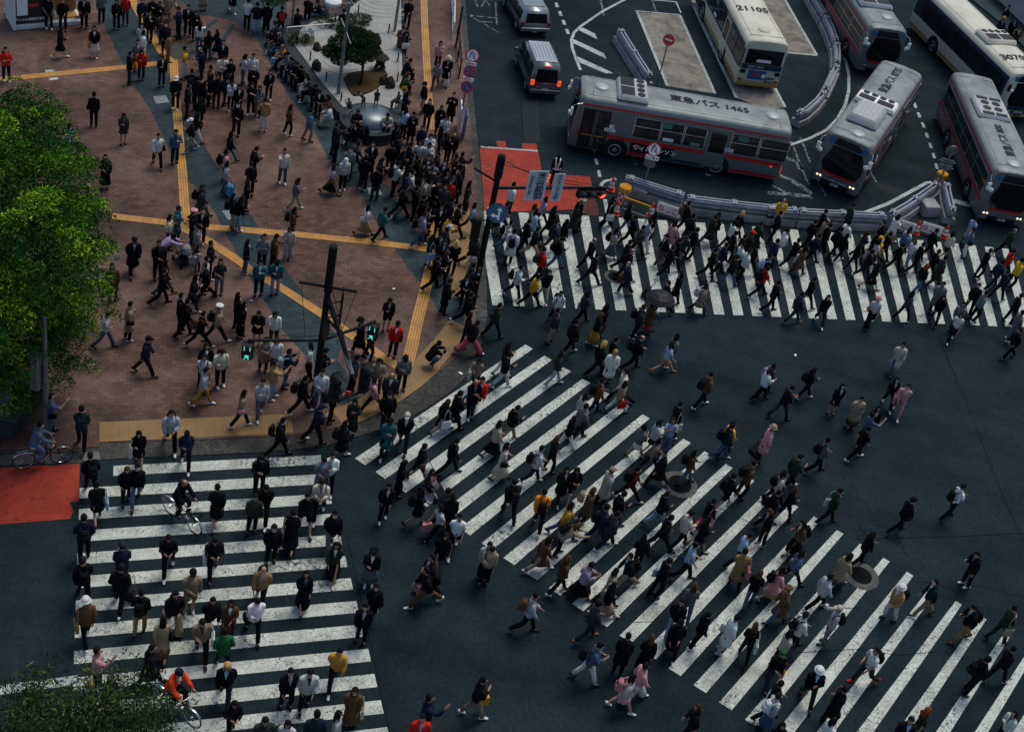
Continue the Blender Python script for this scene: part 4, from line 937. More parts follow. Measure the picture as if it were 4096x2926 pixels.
# ================================================================ drums, cones, boards, blocks
def drum(p, label):
  t = empty('warning_drum', (p[0], p[1], 0)); t.scale = (.70, .70, .9); tag(t, label, 'warning drum', 'yellow topped warning drums')
  b = MB(); b.lathe([(.36, 0), (.36, .72), (.345, .72)], 24, caps=False); b.build('barrel', M['barrel_red_white'], t, smooth='auto')
  b = MB(); b.lathe([(.37, .70), (.42, .74), (.42, .92), (.38, .98), (.30, .98), (.28, .95), (.20, .95), (.18, .99), (0, .99)], 24, caps=False); b.build('cap', M['barrel_yellow'], t, smooth='auto')
def _drum_mat():
  m, nt, b = base_mat('barrel_red_white'); co = objco(nt)
  sp = nt.node('ShaderNodeSeparateXYZ'); nt.link(co, sp.inputs[0])
  a = nt.math('MULTIPLY', nt.math('ARCTAN2', sp.outputs[1], sp.outputs[0]), 12 / (2 * math.pi)); z = nt.math('DIVIDE', sp.outputs[2], .19)
  k = nt.math('MODULO', nt.math('ADD', nt.math('FLOOR', nt.math('ADD', a, 20.0)), nt.math('FLOOR', z)), 2.0)
  c = nt.mix(k, (.62, .62, .58), (.5, .03, .02)); nt.link(c, b.inputs['Base Color']); M['barrel_red_white'] = m
_drum_mat()
drum((2.63,52.1), 'red and white chequered drum with yellow cap beside the lit red signal')
drum((18.18,60.27), 'chequered drum with yellow cap at the tip of the right-hand barrier')
def cone(p, label):
  t = empty('traffic_cone', (p[0], p[1], 0)); tag(t, label, 'traffic cone', 'orange and white traffic cones')
  b = MB(); b.bbox((0, 0, .025), (.38, .38, .05), .015); b.build('base', M['cone_orange'], t)
  b = MB(); b.lathe([(.15, .05), (.128, .18), (.10, .36), (.078, .50), (.045, .70), (.03, .71), (0, .71)], 16, caps=False); b.build('cone_body', M['cone_orange'], t, smooth='auto')
  b = MB(); b.lathe([(.1035, .36), (.0815, .50)], 16, caps=False); b.lathe([(.131, .19), (.112, .30)], 16, caps=False); b.build('white_band', M['letter_white'], t, smooth='auto')
cone((4.0,51.5), 'orange cone standing between the yellow bar and the no-crossing board')
cone((2.05,52.88), 'orange cone tucked behind the warning drum')
cone((17.99,55.6), 'orange cone at the end of the short barrier past the second board')
cone((16.59,55.37), 'orange cone half hidden between the two no-crossing boards')
cone((2.45,51.02), 'orange cone mostly hidden by the person in the long black coat')
def board(p, rz, w, h, label, txt, stand=.12):
  t = empty('notice_board', (p[0], p[1], 0), rz); tag(t, label, 'notice board', 'no crossing boards on stands')
  b = MB()
  for x in (-w / 2, w / 2): b.tube([(x, -.14, 0), (x, 0, stand + h), (x, .2, 0)], .022, 6)
  b.tube([(-w / 2, 0, stand + h), (w / 2, 0, stand + h)], .022, 6); b.build('stand', M['grey_steel'], t)
  b = MB(); b.box((0, -.07, stand + h / 2), (w - .03, .02, h), mat=None); pn = b.build('panel', M['sign_white'], t)
  b = MB(); b.lathe([(.13, 0), (.13, .012), (.095, .012), (.095, 0)], 24, mat=Matrix.Translation((-w * .32, -.085, stand + h / 2)) @ Matrix.Rotation(R(90), 4, 'X'), caps=False)
  b.box((0, 0, 0), (.24, .012, .03), mat=Matrix.Translation((-w * .32, -.088, stand + h / 2)) @ Matrix.Rotation(R(40), 4, 'Y')); b.build('prohibition_ring', M['sign_red'], t)
  for i, s_ in enumerate(txt): lettering(s_, .13, M['sign_red'], t, frame((w * .14, -.084, stand + h * (.68 - .4 * i)), (1, 0, 0), (0, 0, 1)))
board((4.78,51.83), R(-10), 1.15, .5, 'white no-crossing board with red ring beside the orange cone and drum', ('この先', '横断禁止'))
board((17.28,55.51), R(-8), 1.0, .5, 'white no-crossing board in front of the concrete cube', ('この先', '横断禁止'))
board((15.99,55.23), R(-8), .9, .5, 'white no-crossing board partly hidden by the white-coated person', ('この先', '横断禁止'))
t = empty('barricade', (*(3.27,51.14), 0), R(-12)); tag(t, 'grey pipe barricade with a yellow top bar beside the warning drum', 'barricade')
b = MB()
for x in (-.6, .6): b.tube([(x, -.25, .02), (x, -.05, .85), (x, .3, .02)], .025, 6)
b.tube([(-.6, -.1, .3), (.6, -.1, .3)], .022, 6); b.build('pipe_frame', M['grey_steel'], t)
b = MB(); b.bbox((0, -.05, .84), (1.3, .07, .09), .015); b.build('top_bar', M['barrel_yellow'], t)
for p, s_, rz, lb in (((17.34,57.51), (.85, .85, .62), R(20), 'white concrete cube inside the tip of the barrier'), ((3.4,53.03), (.75, .75, .5), R(-14), 'grey concrete block holding the no-turning-back sign')):
  b = MB(); b.bbox((0, 0, s_[2] / 2), s_, .04, top=.96); tag(b.build('concrete_block', M['rail_concrete'], loc=(p[0], p[1], 0), rz=rz), lb, 'concrete block')

# ================================================================ signs
def disc(t, c, r, rim, face, nrm, parent_name='sign_plate'):
  """round sign plate facing nrm with a coloured rim"""
  n = Vector(nrm).normalized(); x = Vector((0, 0, 1)).cross(n).normalized(); y = n.cross(x)
  m = Matrix((x, y, n)).transposed().to_4x4(); m.translation = Vector(c)
  b = MB(); b.lathe([(r * .9, -.012), (r, -.012), (r, .008), (r * .84, .010)], 32, mat=m, caps=False); b.lathe([(r, -.012), (0, -.012)], 32, mat=m, caps=False)
  o = b.build(parent_name, M[rim], t)
  b = MB(); b.lathe([(r * .84, .010), (0, .0105)], 32, mat=m, caps=False); b.build('face', M[face], o)
  return o, m
def bar(o, m, pts, w, mat, z=.014, name='symbol'):
  b = MB(); b.strip(pts, w, z); b.v = [tuple(m @ Vector(v)) for v in b.v]; b.uv = {}; return b.build(name, M[mat], o)
def arrow_head(o, m, tip, ang, s, mat, z=.0155):
  b = MB(); c, d = math.cos(ang), math.sin(ang)
  b.add([m @ Vector((tip[0] + c * s, tip[1] + d * s, z)), m @ Vector((tip[0] - d * s * .8, tip[1] + c * s * .8, z)), m @ Vector((tip[0] + d * s * .8, tip[1] - c * s * .8, z))], [(0, 1, 2)]); b.build('arrow_head', M[mat], o)
def uturn(o, m, r):
  pts = [(-.34 * r, -.45 * r), (-.34 * r, .15 * r)] + [(-.34 * r + .3 * r + .3 * r * math.cos(a), .15 * r + .3 * r * math.sin(a)) for a in [math.pi * (1 - k / 8) for k in range(1, 9)]] + [(.26 * r, -.1 * r)]
  bar(o, m, pts, .16 * r, 'sign_blue'); arrow_head(o, m, (.26 * r, -.12 * r), -math.pi / 2, .28 * r, 'sign_blue')
  bar(o, m, [(-.6 * r, .6 * r), (.6 * r, -.6 * r)], .13 * r, 'sign_red', .0175, 'slash')
CAMD = Vector((0, -.62, .5))
p = (-5.49,54.89); t = empty('road_sign_post', (p[0], p[1], .05)); tag(t, 'slim grey post carrying three stacked prohibition signs at the pavement edge', 'road signs')
b = MB(); b.cyl((0, 0, 0), (0, 0, 4.25), .045, n=10); b.build('pole', M['grey_steel'], t, smooth='auto')
b = MB(); b.box((.02, -.06, .85), (.05, .02, 1.5)); b.build('blue_strip', M['blue_panel'], t)
nrm = (-.06, -.96, .28)
o, m = disc(t, (.05, -.08, 4.05), .30, 'sign_red', 'sign_white', nrm); uturn(o, m, .30)
o, m = disc(t, (.05, -.08, 3.22), .30, 'sign_red', 'sign_blue', nrm); bar(o, m, [(-.18, .18), (.18, -.18)], .055, 'sign_red', .0155, 'slash'); bar(o, m, [(-.18, -.18), (.18, .18)], .055, 'sign_red', .017, 'slash')
o, m = disc(t, (.05, -.08, 2.40), .30, 'sign_red', 'sign_blue', nrm); bar(o, m, [(-.18, .18), (.18, -.18)], .055, 'sign_red', .0155, 'slash')
for z in (3.63, 2.81):
  b = MB(); b.box((.05, -.08, z), (.50, .02, .16)); q = b.build('plate', M['sign_white'], t)
  b = MB(); b.box((.06, -.094, z), (.28, .01, .03)); b.add([(-.16, -.096, z), (-.06, -.096, z + .055), (-.06, -.096, z - .055)], [(0, 1, 2)]); b.build('arrow', M['sign_red'], q)
p = (3.47,64.33); t = empty('road_sign_post', (p[0], p[1], 0)); tag(t, 'single red no-entry sign on a thin pole by the concrete bay', 'road sign')
b = MB(); b.cyl((0, 0, 0), (0, 0, 2.85), .035, n=8); b.build('pole', M['grey_steel'], t, smooth='auto')
o, m = disc(t, (0, -.06, 2.62), .31, 'sign_red', 'sign_red', (-.25, -.9, .25)); bar(o, m, [(-.20, 0), (.20, 0)], .085, 'sign_white', .0155, 'bar')
p = (3.47,53.16); t = empty('road_sign_post', (p[0], p[1], 0)); tag(t, 'round no-turning-back sign with a white plate under it, on a leaning grey pole', 'road sign')
b = MB(); b.cyl((0, 0, 0), (0, 0, 2.75), .04, n=8); b.build('pole', M['grey_steel'], t, smooth='auto')
o, m = disc(t, (.03, -.07, 2.48), .31, 'sign_red', 'sign_white', (-.05, -.92, .3)); uturn(o, m, .31)
b = MB(); b.box((.03, -.07, 2.04), (.62, .02, .21)); q = b.build('plate', M['sign_white'], t)
lettering('ここまで', .145, M['letter_black'], q, frame((.03, -.085, 2.04), (1, 0, 0), (0, 0, 1)))
o, m = disc(t, (.0, .07, 1.65), .28, 'grey_steel', 'grey_steel', (.1, .95, .2))
p = (17.76,58.87); t = empty('road_sign_post', (p[0], p[1], 0)); tag(t, 'grey pole with signs seen from the back at the barrier tip', 'road sign')
b = MB(); b.cyl((0, 0, 0), (0, 0, 3.15), .045, n=8); b.build('pole', M['grey_steel'], t, smooth='auto')
o, m = disc(t, (0, .07, 2.85), .32, 'grey_steel', 'grey_steel', (-.15, .95, .2))
for z in (2.25, 1.92):
  b = MB(); b.box((0, .06, z), (.64, .02, .24)); b.build('plate', M['grey_steel'], t)
  b = MB(); b.box((0, .03, z), (.8, .03, .03)); b.build('bracket', M['grey_steel'], t)

# ================================================================ signal masts
p = (-2.5,42.24); t = empty('signal_mast', (p[0], p[1], .03)); tag(t, 'black mast leaning over the crossing corner with a blue round arrow sign', 'signal mast')
b = MB(); b.tube([(0, 0, 0), (0, 0, .4), (0, 0, 3.0), (0, 0, 7.0)], [.15, .13, .12, .10], 14); b.build('mast', M['black_steel'], t, smooth='auto')
b = MB(); b.cyl((0, 0, 6.0), (0, 0, 6.95), .155, n=16); b.build('mast_head', M['black_steel'], t, smooth='auto')
b = MB(); b.cyl((0, 0, 4.35), (0, 0, 4.6), .17, n=16); b.build('collar', M['grey_steel'], t, smooth='auto')
for z, mt in ((1.9, 'barrel_yellow'), (1.6, 'sticker_white'), (1.2, 'barrel_yellow'), (1.75, 'blue_panel')):
  b = MB(); b.box((.02, -.128, z), (.09, .014, .09)); b.build('sticker', M[mt], t)
q = (1.6,44.14); ax = q[0] - p[0]; ay = q[1] - p[1]; al = math.hypot(ax, ay); ux, uy = ax / al, ay / al
b = MB(); b.tube([(0, 0, 5.55), (ux * al * .5, uy * al * .5, 5.52), (ax, ay, 5.5)], [.07, .06, .05], 10); b.build('arm', M['black_steel'], t, smooth='auto')
b = MB(); b.tube([(-ux * 1.0, -uy * 1.0 + .3, 6.25), (ux * .1, uy * .1, 5.75)], .045, 8); b.build('stay', M['black_steel'], t)
b = MB(); b.tube([(0, 0, 6.6), (ux * al * .55, uy * al * .55, 5.9), (ax * .95, ay * .95, 5.55)], .012, 5); b.build('stay_wire', M['cable'], t)
def atz(k, dz=0): return (ux * k, uy * k, 5.52 + dz)
rzA = math.atan2(uy, ux); MA = Matrix.Translation(atz(al * .86, -.28)) @ Matrix.Rotation(rzA, 4, 'Z')
sg = empty('signal_head', (0, 0, 0)); sg.parent = t
b = MB(); b.bbox((0, 0, 0), (1.25, .22, .40), .08, mat=MA); b.build('housing', M['black_plastic'], sg, smooth='auto')
for k in range(3):
  b = MB(); b.lathe([(.155, 0), (.14, .02), (0, .045)], 20, mat=MA @ Matrix.Translation((-.4 + .4 * k, -.11, 0)) @ Matrix.Rotation(R(90), 4, 'X'), caps=False); b.build('lens', M['lamp_red'] if k == 2 else M['glass_smoke'], sg, smooth=True)
  b = MB(); V = []
  for yy in (-.11, -.34):
    for j in range(9):
      a = math.pi * (j / 8) ; V.append(MA @ Vector((-.4 + .4 * k + .175 * math.cos(a), yy, .175 * math.sin(a) + .0)))
  b.add(V, [(j, j + 1, 10 + j, 9 + j) for j in range(8)]); b.build('visor', M['black_plastic'], sg)
# direction boards on the arm
fac = Vector((uy, -ux, .12)).normalized()
def armboard(k, w, h, dz, rows, vert):
  c = Vector(atz(al * k, dz)) + Vector((uy, -ux, 0)) * .1
  mt = Matrix.Translation(c) @ Matrix.Rotation(rzA, 4, 'Z')
  b = MB(); b.bbox((0, 0, 0), (w, .03, h), .012, mat=mt); o = b.build('direction_board', M['sign_pale'], t)
  b = MB()
  for sx in (-1, 1): b.box((sx * (w / 2 - .03), -.02, 0), (.02, .012, h - .08), mat=mt)
  for sz in (-1, 1): b.box((0, -.02, sz * (h / 2 - .03)), (w - .08, .012, .02), mat=mt)
  b.build('border', M['letter_white'], o)
  for txt, size, x, z, rot in rows:
    f = mt @ frame((x, -.022, z), (1, 0, 0), (0, 0, 1)) @ Matrix.Rotation(rot, 4, 'Z')
    lettering(txt, size, M['sign_blue'] if False else M['bus_navy'], o, f)
armboard(.34, .78, 1.35, .18, [('渋', .36, .13, .42, 0), ('谷', .36, .13, .08, 0), ('駅', .36, .13, -.24, 0), ('前', .36, .13, -.5, 0), ('Shibuya Sta.', .185, -.22, .0, -math.pi / 2)], True)
armboard(.53, .42, 1.25, .10, [(c, .19, 0, .50 - .165 * i, 0) for i, c in enumerate('スクランブル式')], True)
o, m = disc(t, (.26, -.22, 4.62), .38, 'sign_blue', 'sign_blue', (.05, -.92, .35))
bar(o, m, [(.07, -.25), (.07, .10)], .075, 'sign_white'); arrow_head(o, m, (.07, .10), math.pi / 2, .14, 'sign_white'); bar(o, m, [(.07, -.12), (-.10, -.12)], .075, 'sign_white', .0155); arrow_head(o, m, (-.10, -.12), math.pi, .13, 'sign_white', .017)
bx = empty('signal_head', (-.42, -.1, 3.55)); bx.parent = t
b = MB(); b.bbox((0, 0, .1), (.34, .3, 1.05), .05); b.bbox((.12, -.12, -.75), (.3, .28, .6), .05); b.build('housing', M['black_plastic'], bx, smooth='auto')
b = MB(); b.tube([(.42, .1, .5), (0, 0, .5)], .03, 6); b.build('bracket', M['black_steel'], bx)

p = (-6.75,34.8); t = empty('signal_mast', (p[0], p[1], .06)); tag(t, 'tall black mast in the plaza with green walk lights on two arms', 'signal mast')
b = MB(); b.tube([(0, 0, 0), (0, 0, .5), (0, 0, 4.0), (0, 0, 6.8)], [.15, .13, .11, .095], 14); b.build('mast', M['black_steel'], t, smooth='auto')
b = MB(); b.cyl((0, 0, 4.95), (0, 0, 6.78), .14, n=16); b.build('mast_head', M['black_steel'], t, smooth='auto')
b = MB(); b.box((.03, -.15, .6), (.12, .02, .3)); b.box((-.04, -.152, 1.0), (.1, .02, .12)); b.build('sticker', M['sticker_white'], t)
def vec(tt, x, y, z): q = tt; return Vector((q[0] - p[0], q[1] - p[1], z - .06))
eL = vec((-8.98,33.97), 0, 0, 2.9); eR = vec((-5.31,36.35), 0, 0, 2.9)
for e in (eL, eR):
  b = MB(); b.tube([(0, 0, 2.85), e * .5 + Vector((0, 0, 1.42)), (e.x, e.y, 2.85)] if False else [(0, 0, 2.85), (e.x, e.y, 2.85)], .055, 10); b.build('arm', M['black_steel'], t, smooth='auto')
def walk_signal(c, rz):
  sg = empty('walk_signal', c, rz); sg.parent = t; sg.scale = (.88, .88, .88)
  b = MB(); b.bbox((0, 0, -.42), (.42, .28, .84), .06); b.tube([(0, 0, 0), (0, 0, .12)], .04, 8); b.build('housing', M['black_plastic'], sg, smooth='auto')
  b = MB(); b.box((0, -.146, -.24), (.31, .01, .3)); b.box((0, -.146, -.60), (.31, .01, .3)); b.build('lens', M['glass_dark'], sg)
  b = MB()
  for x in (-.11, .11): b.box((x, -.156, -.24), (.025, .012, .22))
  b.ball((0, -.158, -.51), (.035, .012, .035), 8, 5); b.box((0, -.157, -.60), (.07, .012, .12))
  b.tube([(-.02, -.157, -.65), (-.09, -.157, -.74)], .018, 5); b.tube([(.02, -.157, -.65), (.08, -.157, -.74)], .018, 5); b.tube([(-.02, -.157, -.56), (-.09, -.157, -.62)], .014, 5); b.tube([(.02, -.157, -.56), (.09, -.157, -.62)], .014, 5)
  b.build('green_figure', M['lamp_green'], sg)
  b = MB(); b.box((0, -.22, .0), (.44, .18, .02)); b.box((0, -.22, -.42), (.40, .16, .02)); b.build('visor', M['black_plastic'], sg)
walk_signal(Vector((eL.x, eL.y, 2.80)), R(4)); walk_signal(Vector((eR.x, eR.y, 2.84)), R(-14))
b = MB(); b.bbox((0, 0, 5.12), (1.9, .09, .09), .02, rz=R(6)); b.build('cross_bar', M['black_steel'], t)
# long vehicle arm reaching over the kerb with two signal heads seen from behind
e = vec((-5.26,33.21), 0, 0, 3.0); dA = Vector((e.x, e.y, 0)).normalized()
b = MB(); b.tube([(0, 0, 4.75), (e.x * .45, e.y * .45, 4.0), (e.x, e.y, 2.95)], [.085, .08, .06], 10); b.build('arm', M['black_steel'], t, smooth='auto')
b = MB(); b.tube([(e.x * .60, e.y * .60, 3.66), (e.x * .95, e.y * .95, 3.05)], .085, 10); b.build('arm_sleeve', M['grey_steel'], t, smooth='auto')
b = MB(); b.tube([(0, 0, 3.9), (e.x * .42, e.y * .42, 4.0)], .05, 8); b.tube([(0, 0, 5.5), (e.x * .95, e.y * .95, 3.1)], .012, 5); b.build('stay', M['black_steel'], t)
sd = Vector((-dA.y, dA.x, 0))
for s, k in ((1, .93), (-1, .93)):
  c = Vector((e.x * k, e.y * k, 2.65)) + sd * .55 * -s
  sg = empty('signal_head', c, math.atan2(dA.y, dA.x)); sg.parent = t
  b = MB(); b.bbox((0, 0, 0), (.24, .40, 1.25), .07); b.build('housing', M['black_plastic'], sg, smooth='auto')
  for z in (-.4, 0, .4):
    b = MB(); V = []
    for xx in (.12, .36):
      for j in range(11):
        a = math.pi * (j / 10) ; V.append(Vector((xx, .17 * math.cos(a), z + .17 * math.sin(a))))
    b.add(V, [(j, j + 1, 12 + j, 11 + j) for j in range(10)]); b.build('visor', M['black_plastic'], sg)
    b = MB(); b.lathe([(.15, 0), (0, .03)], 16, mat=Matrix.Translation((.12, 0, z)) @ Matrix.Rotation(R(90), 4, 'Y'), caps=False); b.build('lens', M['glass_smoke'], sg)
b = MB(); a_ = Vector((e.x * .93, e.y * .93, 2.05)); b.tube([a_ + sd * .55, a_ - sd * .55], .04, 8); b.build('lower_bar', M['black_steel'], t)
b = MB(); b.box((e.x * .93, e.y * .93, 2.18), (.16, .04, .18)); b.build('red_tag', M['sign_red'], t)
q = vec((-6.31,35.15), 0, 0, 4.2)
b = MB(); b.bbox((q.x, q.y, 4.1), (.05, .5, 1.5), .015, rz=R(15)); b.tube([(0, 0, 4.4), (q.x, q.y, 4.4)], .03, 6); b.tube([(0, 0, 3.8), (q.x, q.y, 3.8)], .03, 6); b.build('sign_back', M['black_plastic'], t)
b = MB(); b.lathe([(.42, 0), (.42, .03), (0, .03)], 24, mat=Matrix.Translation((.12, -.2, 3.55)) @ Matrix.Rotation(R(80), 4, 'Y'), caps=False); b.build('round_sign_back', M['black_plastic'], t)
for x in (-.9, .9):
  b = MB(); b.tube([(x, 0, 5.1), (x * .6, -.1, 2.9)], .01, 4); b.build('hanging_wire', M['cable'], t)

# overhead cables
for a_, c_, sag, lb in (((*(-7.83,33.78), 3.6), (*(-5.3,35.72), 3.4), .25, 'thin black cable running past the plaza signal mast'), ((*(-2.34,43.04), 6.3), (*(0.49,43.56), 5.7), .2, 'thin black cable strung above the signal arm at the crossing corner')):
  a_, c_ = Vector(a_), Vector(c_); b = MB(); b.tube([a_.lerp(c_, k / 8) - Vector((0, 0, sag * 4 * (k / 8) * (1 - k / 8))) for k in range(9)], .014, 5); tag(b.build('cable', M['cable']), lb, 'cable')

# street lamps and slim posts
p = (-14.31,30.57); t = empty('street_lamp', (p[0], p[1], .05)); tag(t, 'brown lamp post rising through the tree crown with a grey box', 'street lamp')
b = MB(); b.tube([(0, 0, 0), (0, 0, 2.2), (0, 0, 4.9)], [.11, .09, .07], 12); b.build('pole', M['lamp_brown'] if 'lamp_brown' in M else M['grey_steel'], t, smooth='auto')
b = MB(); b.bbox((-.24, -.1, 2.75), (.30, .4, 1.35), .05); b.build('side_box', M['grey_steel'], t, smooth='auto')
b = MB(); b.tube([(0, 0, 3.1), (-.2, -.1, 3.1)], .03, 6); b.tube([(0, 0, 2.4), (-.2, -.1, 2.4)], .03, 6); b.build('bracket', M['grey_steel'], t)
p = (-11.33,54.94); t = empty('street_lamp', (p[0], p[1], .05)); tag(t, 'grey lamp post with a round drum lamp over the sand garden', 'street lamp')
b = MB(); b.tube([(0, 0, 0), (0, 0, .5), (0, 0, 5.15)], [.11, .09, .075], 12); b.build('pole', M['grey_steel'], t, smooth='auto')
b = MB(); b.tube([(0, 0, 5.05), (-.45, 0, 5.05)], .025, 6); b.tube([(0, 0, 4.95), (-.45, 0, 4.95)], .025, 6); b.build('bracket', M['grey_steel'], t)
b = MB(); b.lathe([(0, -.16), (.30, -.16), (.38, -.05), (.38, .06), (.33, .09), (0, .10)], 24, c=(-.72, 0, 5.0), caps=False); b.build('lamp_head', M['wall_white'], t, smooth='auto')
b = MB(); b.tube([(-.35, .3, 4.15), (0, 0, 3.75), (.35, -.3, 3.3)], .018, 6); b.build('rod', M['wall_white'], t)
for tt, hh, r, lb in (((-15.18,60.37), 3.2, .07, 'plain grey post beside the white hand-lettered placard'), ((-10.37,62.37), 4.6, .075, 'plain grey post at the far edge of the sand garden')):
  t = empty('metal_post', (tt[0], tt[1], .05)); tag(t, lb, 'post', 'grey posts by the garden')
  b = MB(); b.cyl((0, 0, 0), (0, 0, hh), r, n=12); b.build('pole', M['grey_steel'], t, smooth='auto')
  b = MB(); b.cyl((0, 0, 0), (0, 0, .12), r * 1.6, n=12); b.build('foot', M['grey_steel'], t, smooth='auto')
# pavement fence on the upper walkway and dark rail
def fence(pts, h, mat, label, infill):
  p0 = Vector((*pts[0], 0)); t = empty('pavement_fence', (p0.x, p0.y, .05)); tag(t, label, 'fence')
  P = [Vector((x, y, 0)) - p0 for x, y in pts]
  b = MB(); b.tube([q + Vector((0, 0, h)) for q in P], .03, 8); b.tube([q + Vector((0, 0, .18)) for q in P], .025, 8); b.tube([q + Vector((0, 0, h * .72)) for q in P], .02, 8); b.build('rail', mat, t)
  L = 0
  for a, c in zip(P, P[1:]):
    n = max(1, int((c - a).length / 1.6))
    for k in range(n + 1):
      q = a.lerp(c, k / n); b = MB(); b.cyl((q.x, q.y, 0), (q.x, q.y, h + .03), .04, n=8); b.build('post', mat, t, smooth='auto')
    if infill:
      b = MB()
      m = int((c - a).length / .12)
      for k in range(m): q = a.lerp(c, (k + .5) / m); b.cyl((q.x, q.y, .18), (q.x, q.y, h * .72), .008, n=4, caps=False)
      b.build('bar_infill', mat, t)
fence([(-8.64,69.04),(-7.99,66.16),(-7.56,63.8)], 1.0, M['white_steel'], 'white railing along the edge of the upper walkway', True)
fence([(-7.24,63.24),(-6.82,61.46),(-6.42,59.75)], 1.1, M['black_steel'], 'dark railing beside the panama-hatted person', False)
t = empty('side_panel', (*(-5.81,56.97), .05)); tag(t, 'tall blue and white banner leaning on the kerb by the crowd', 'banner')
for (aa, bb, mt) in (((-5.2,54.39), (-4.95,54.44), 'blue_panel'), ((-5.55,54.92), (-5.49,54.89), 'sign_white')):
  q = (-5.81,56.97)
  b = MB(); b.bbox((aa[0] - q[0], aa[1] - q[1], .75), (.06, .9, 1.3), .015, rz=R(12)); b.build('panel', M[mt], t)
p = (-7.19,62.97); t = empty('metal_post', (p[0], p[1], .05)); tag(t, 'thin black post at the end of the white railing', 'post', 'grey posts by the garden')
b = MB(); b.tube([(0, 0, 0), (0, 0, 2.4)], .05, 8); b.bbox((0, -.06, 1.0), (.12, .1, .5), .02); b.build('pole', M['black_steel'], t)

# ================================================================ notice kiosk, planter, wall
q0 = Vector((*(-26.69,54.47), 0)); q1 = Vector((*(-24.24,56.48), 0)); d = (q1 - q0); L = d.length; rz = math.atan2(d.y, d.x)
t = empty('display_kiosk', (q0.x, q0.y, .06), rz); tag(t, 'white framed display kiosk with a black poster and a wooden ledge', 'display kiosk')
b = MB(); b.bbox((L / 2, .9, .11), (L, 1.8, .22), .02); b.build('step', M['wall_white'], t)
b = MB(); b.bbox((L * .5, 1.05, .25), (L - .3, 1.5, .06), .01); b.build('ledge', M['wood_deck'], t)
pw = L * .47
b = MB(); b.bbox((pw / 2 + .05, .12, 1.75), (pw, .10, 3.0), .02); pn = b.build('poster', M['poster_black'], t)
b = MB(); b.box((.40, .062, 1.95), (.48, .012, 2.5)); b.build('white_panel', M['sign_white'], pn)
for k, ch in enumerate('アでスタート！'): lettering(ch, .17, M['letter_black'], pn, frame((.42 if k != 0 else .42, .05, 2.55 - .2 * k), (1, 0, 0), (0, 0, 1)))
lettering('アニメの原画を限定展示中', .155, M['letter_white'], pn, frame((.98, .05, .48), (1, 0, 0), (0, 0, 1)))
b = MB(); b.box((pw * .62, .062, 1.2), (.42, .012, .12)); b.build('red_band', M['sign_red'], pn)
b = MB(); b.bbox((.0, .5, 1.7), (.12, 1.3, 3.3), .02); b.bbox((-.02, 1.2, 1.7), (.14, .14, 3.3), .02); b.bbox((pw + .1, .16, 1.7), (.09, .16, 3.3), .02); b.bbox((L - .06, .3, 1.7), (.12, .3, 3.3), .02); b.build('frame_post', M['wall_white'], t)
b = MB(); b.bbox((L / 2, .9, 3.4), (L + .1, 1.9, .12), .03); b.build('roof', M['wall_white'], t)
b = MB(); b.bbox((L * .76, .95, 1.6), (L * .42, .06, 2.6), .01); b.build('back_wall', M['wood_deck'], t)
b = MB(); b.box((L - .12, .16, .35), (.08, .05, .3)); b.build('handle', M['chrome'], t)

q = (-15.58,30.22); t = empty('planter', (q[0], q[1], .05), R(0)); tag(t, 'dark stone planter block under the tree at the left edge', 'planter')
b = MB(); b.bbox((-1.6, .9, .45), (4.2, 2.2, .8), .06); b.build('box', M['ledge_stone'], t, smooth='auto')
b = MB(); b.bbox((-1.6, .9, .88), (4.3, 2.3, .08), .02); b.build('rim', M['granite_plain'], t)
b = MB(); b.bbox((-.15, .1, 1.5), (.8, .3, 1.2), .04); b.build('utility_box', M['grey_steel'], t, smooth='auto')

# pavement, wall and pillars beyond the far bus
FP = [(21.46,94.44),(22.88,87.47),(23.79,85.6),(24.82,83.68),(25.6,81.53),(26.27,79.43),(29.45,81.09),(33.56,101.89)]
b = MB(); b.prism(FP, 0, .12); tag(b.build('far_pavement', M['slate_brick']), kind='structure')
w0, w1 = (24.88,88.62), (26.95,82.98); w0, w1 = Vector((*w0, 0)), Vector((*w1, 0)); d = w1 - w0; rz = math.atan2(d.y, d.x)
t = empty('building_wall', w0, rz); tag(t, 'tiled station building wall with white pillars at the top right corner', 'building')
b = MB(); b.bbox((d.length / 2, .4, .9), (d.length, .8, 1.8), .04); b.build('wall', M['wall_tile'], t)
b = MB(); b.box((d.length / 2, -.01, 1.84), (d.length, .86, .1)); b.build('coping', M['grey_steel'], t)
for x in (1.5, 4.2, 7.0):
  b = MB(); b.bbox((x, .9, 2.2), (.8, .8, 4.4), .05); b.build('pillar', M['wall_white'], t)

# ================================================================ sand garden with its seat wall
SAND = [(-14.73,58.82),(-14.64,60.44),(-14.35,61.39),(-13.19,62.76),(-12.94,64.51),(-12.86,66.15),(-12.93,67.92),(-11.51,68.74),(-10.43,64.2),(-8.47,55.92),(-8.57,54.84),(-10.82,53.87),(-12.18,55.45),(-13.43,57.11)]
LEDGE = [(-15.14,58.5),(-15.62,61.0),(-14.97,61.57),(-13.41,63.1),(-13.34,65.07),(-13.72,67.8),(-11.42,69.14),(-10.27,64.29),(-8.26,55.77),(-8.25,54.46),(-10.9,53.31),(-12.34,54.87),(-13.81,56.79)]
t = empty('rock_garden', (*(-11.11,58.16), .0)); tag(t, 'raked pale sand garden raised inside a dark stone seat wall', 'garden')
ox, oy = (-11.11,58.16)
def loc_(P): return [(x - ox, y - oy) for x, y in P]
b = MB(); b.prism(loc_(LEDGE), .0, .46); b.build('seat_wall', M['ledge_stone'], t)
b = MB(); b.prism(loc_(SAND), .3, .475); b.build('sand_bed', M['sand'], t)
b = MB()
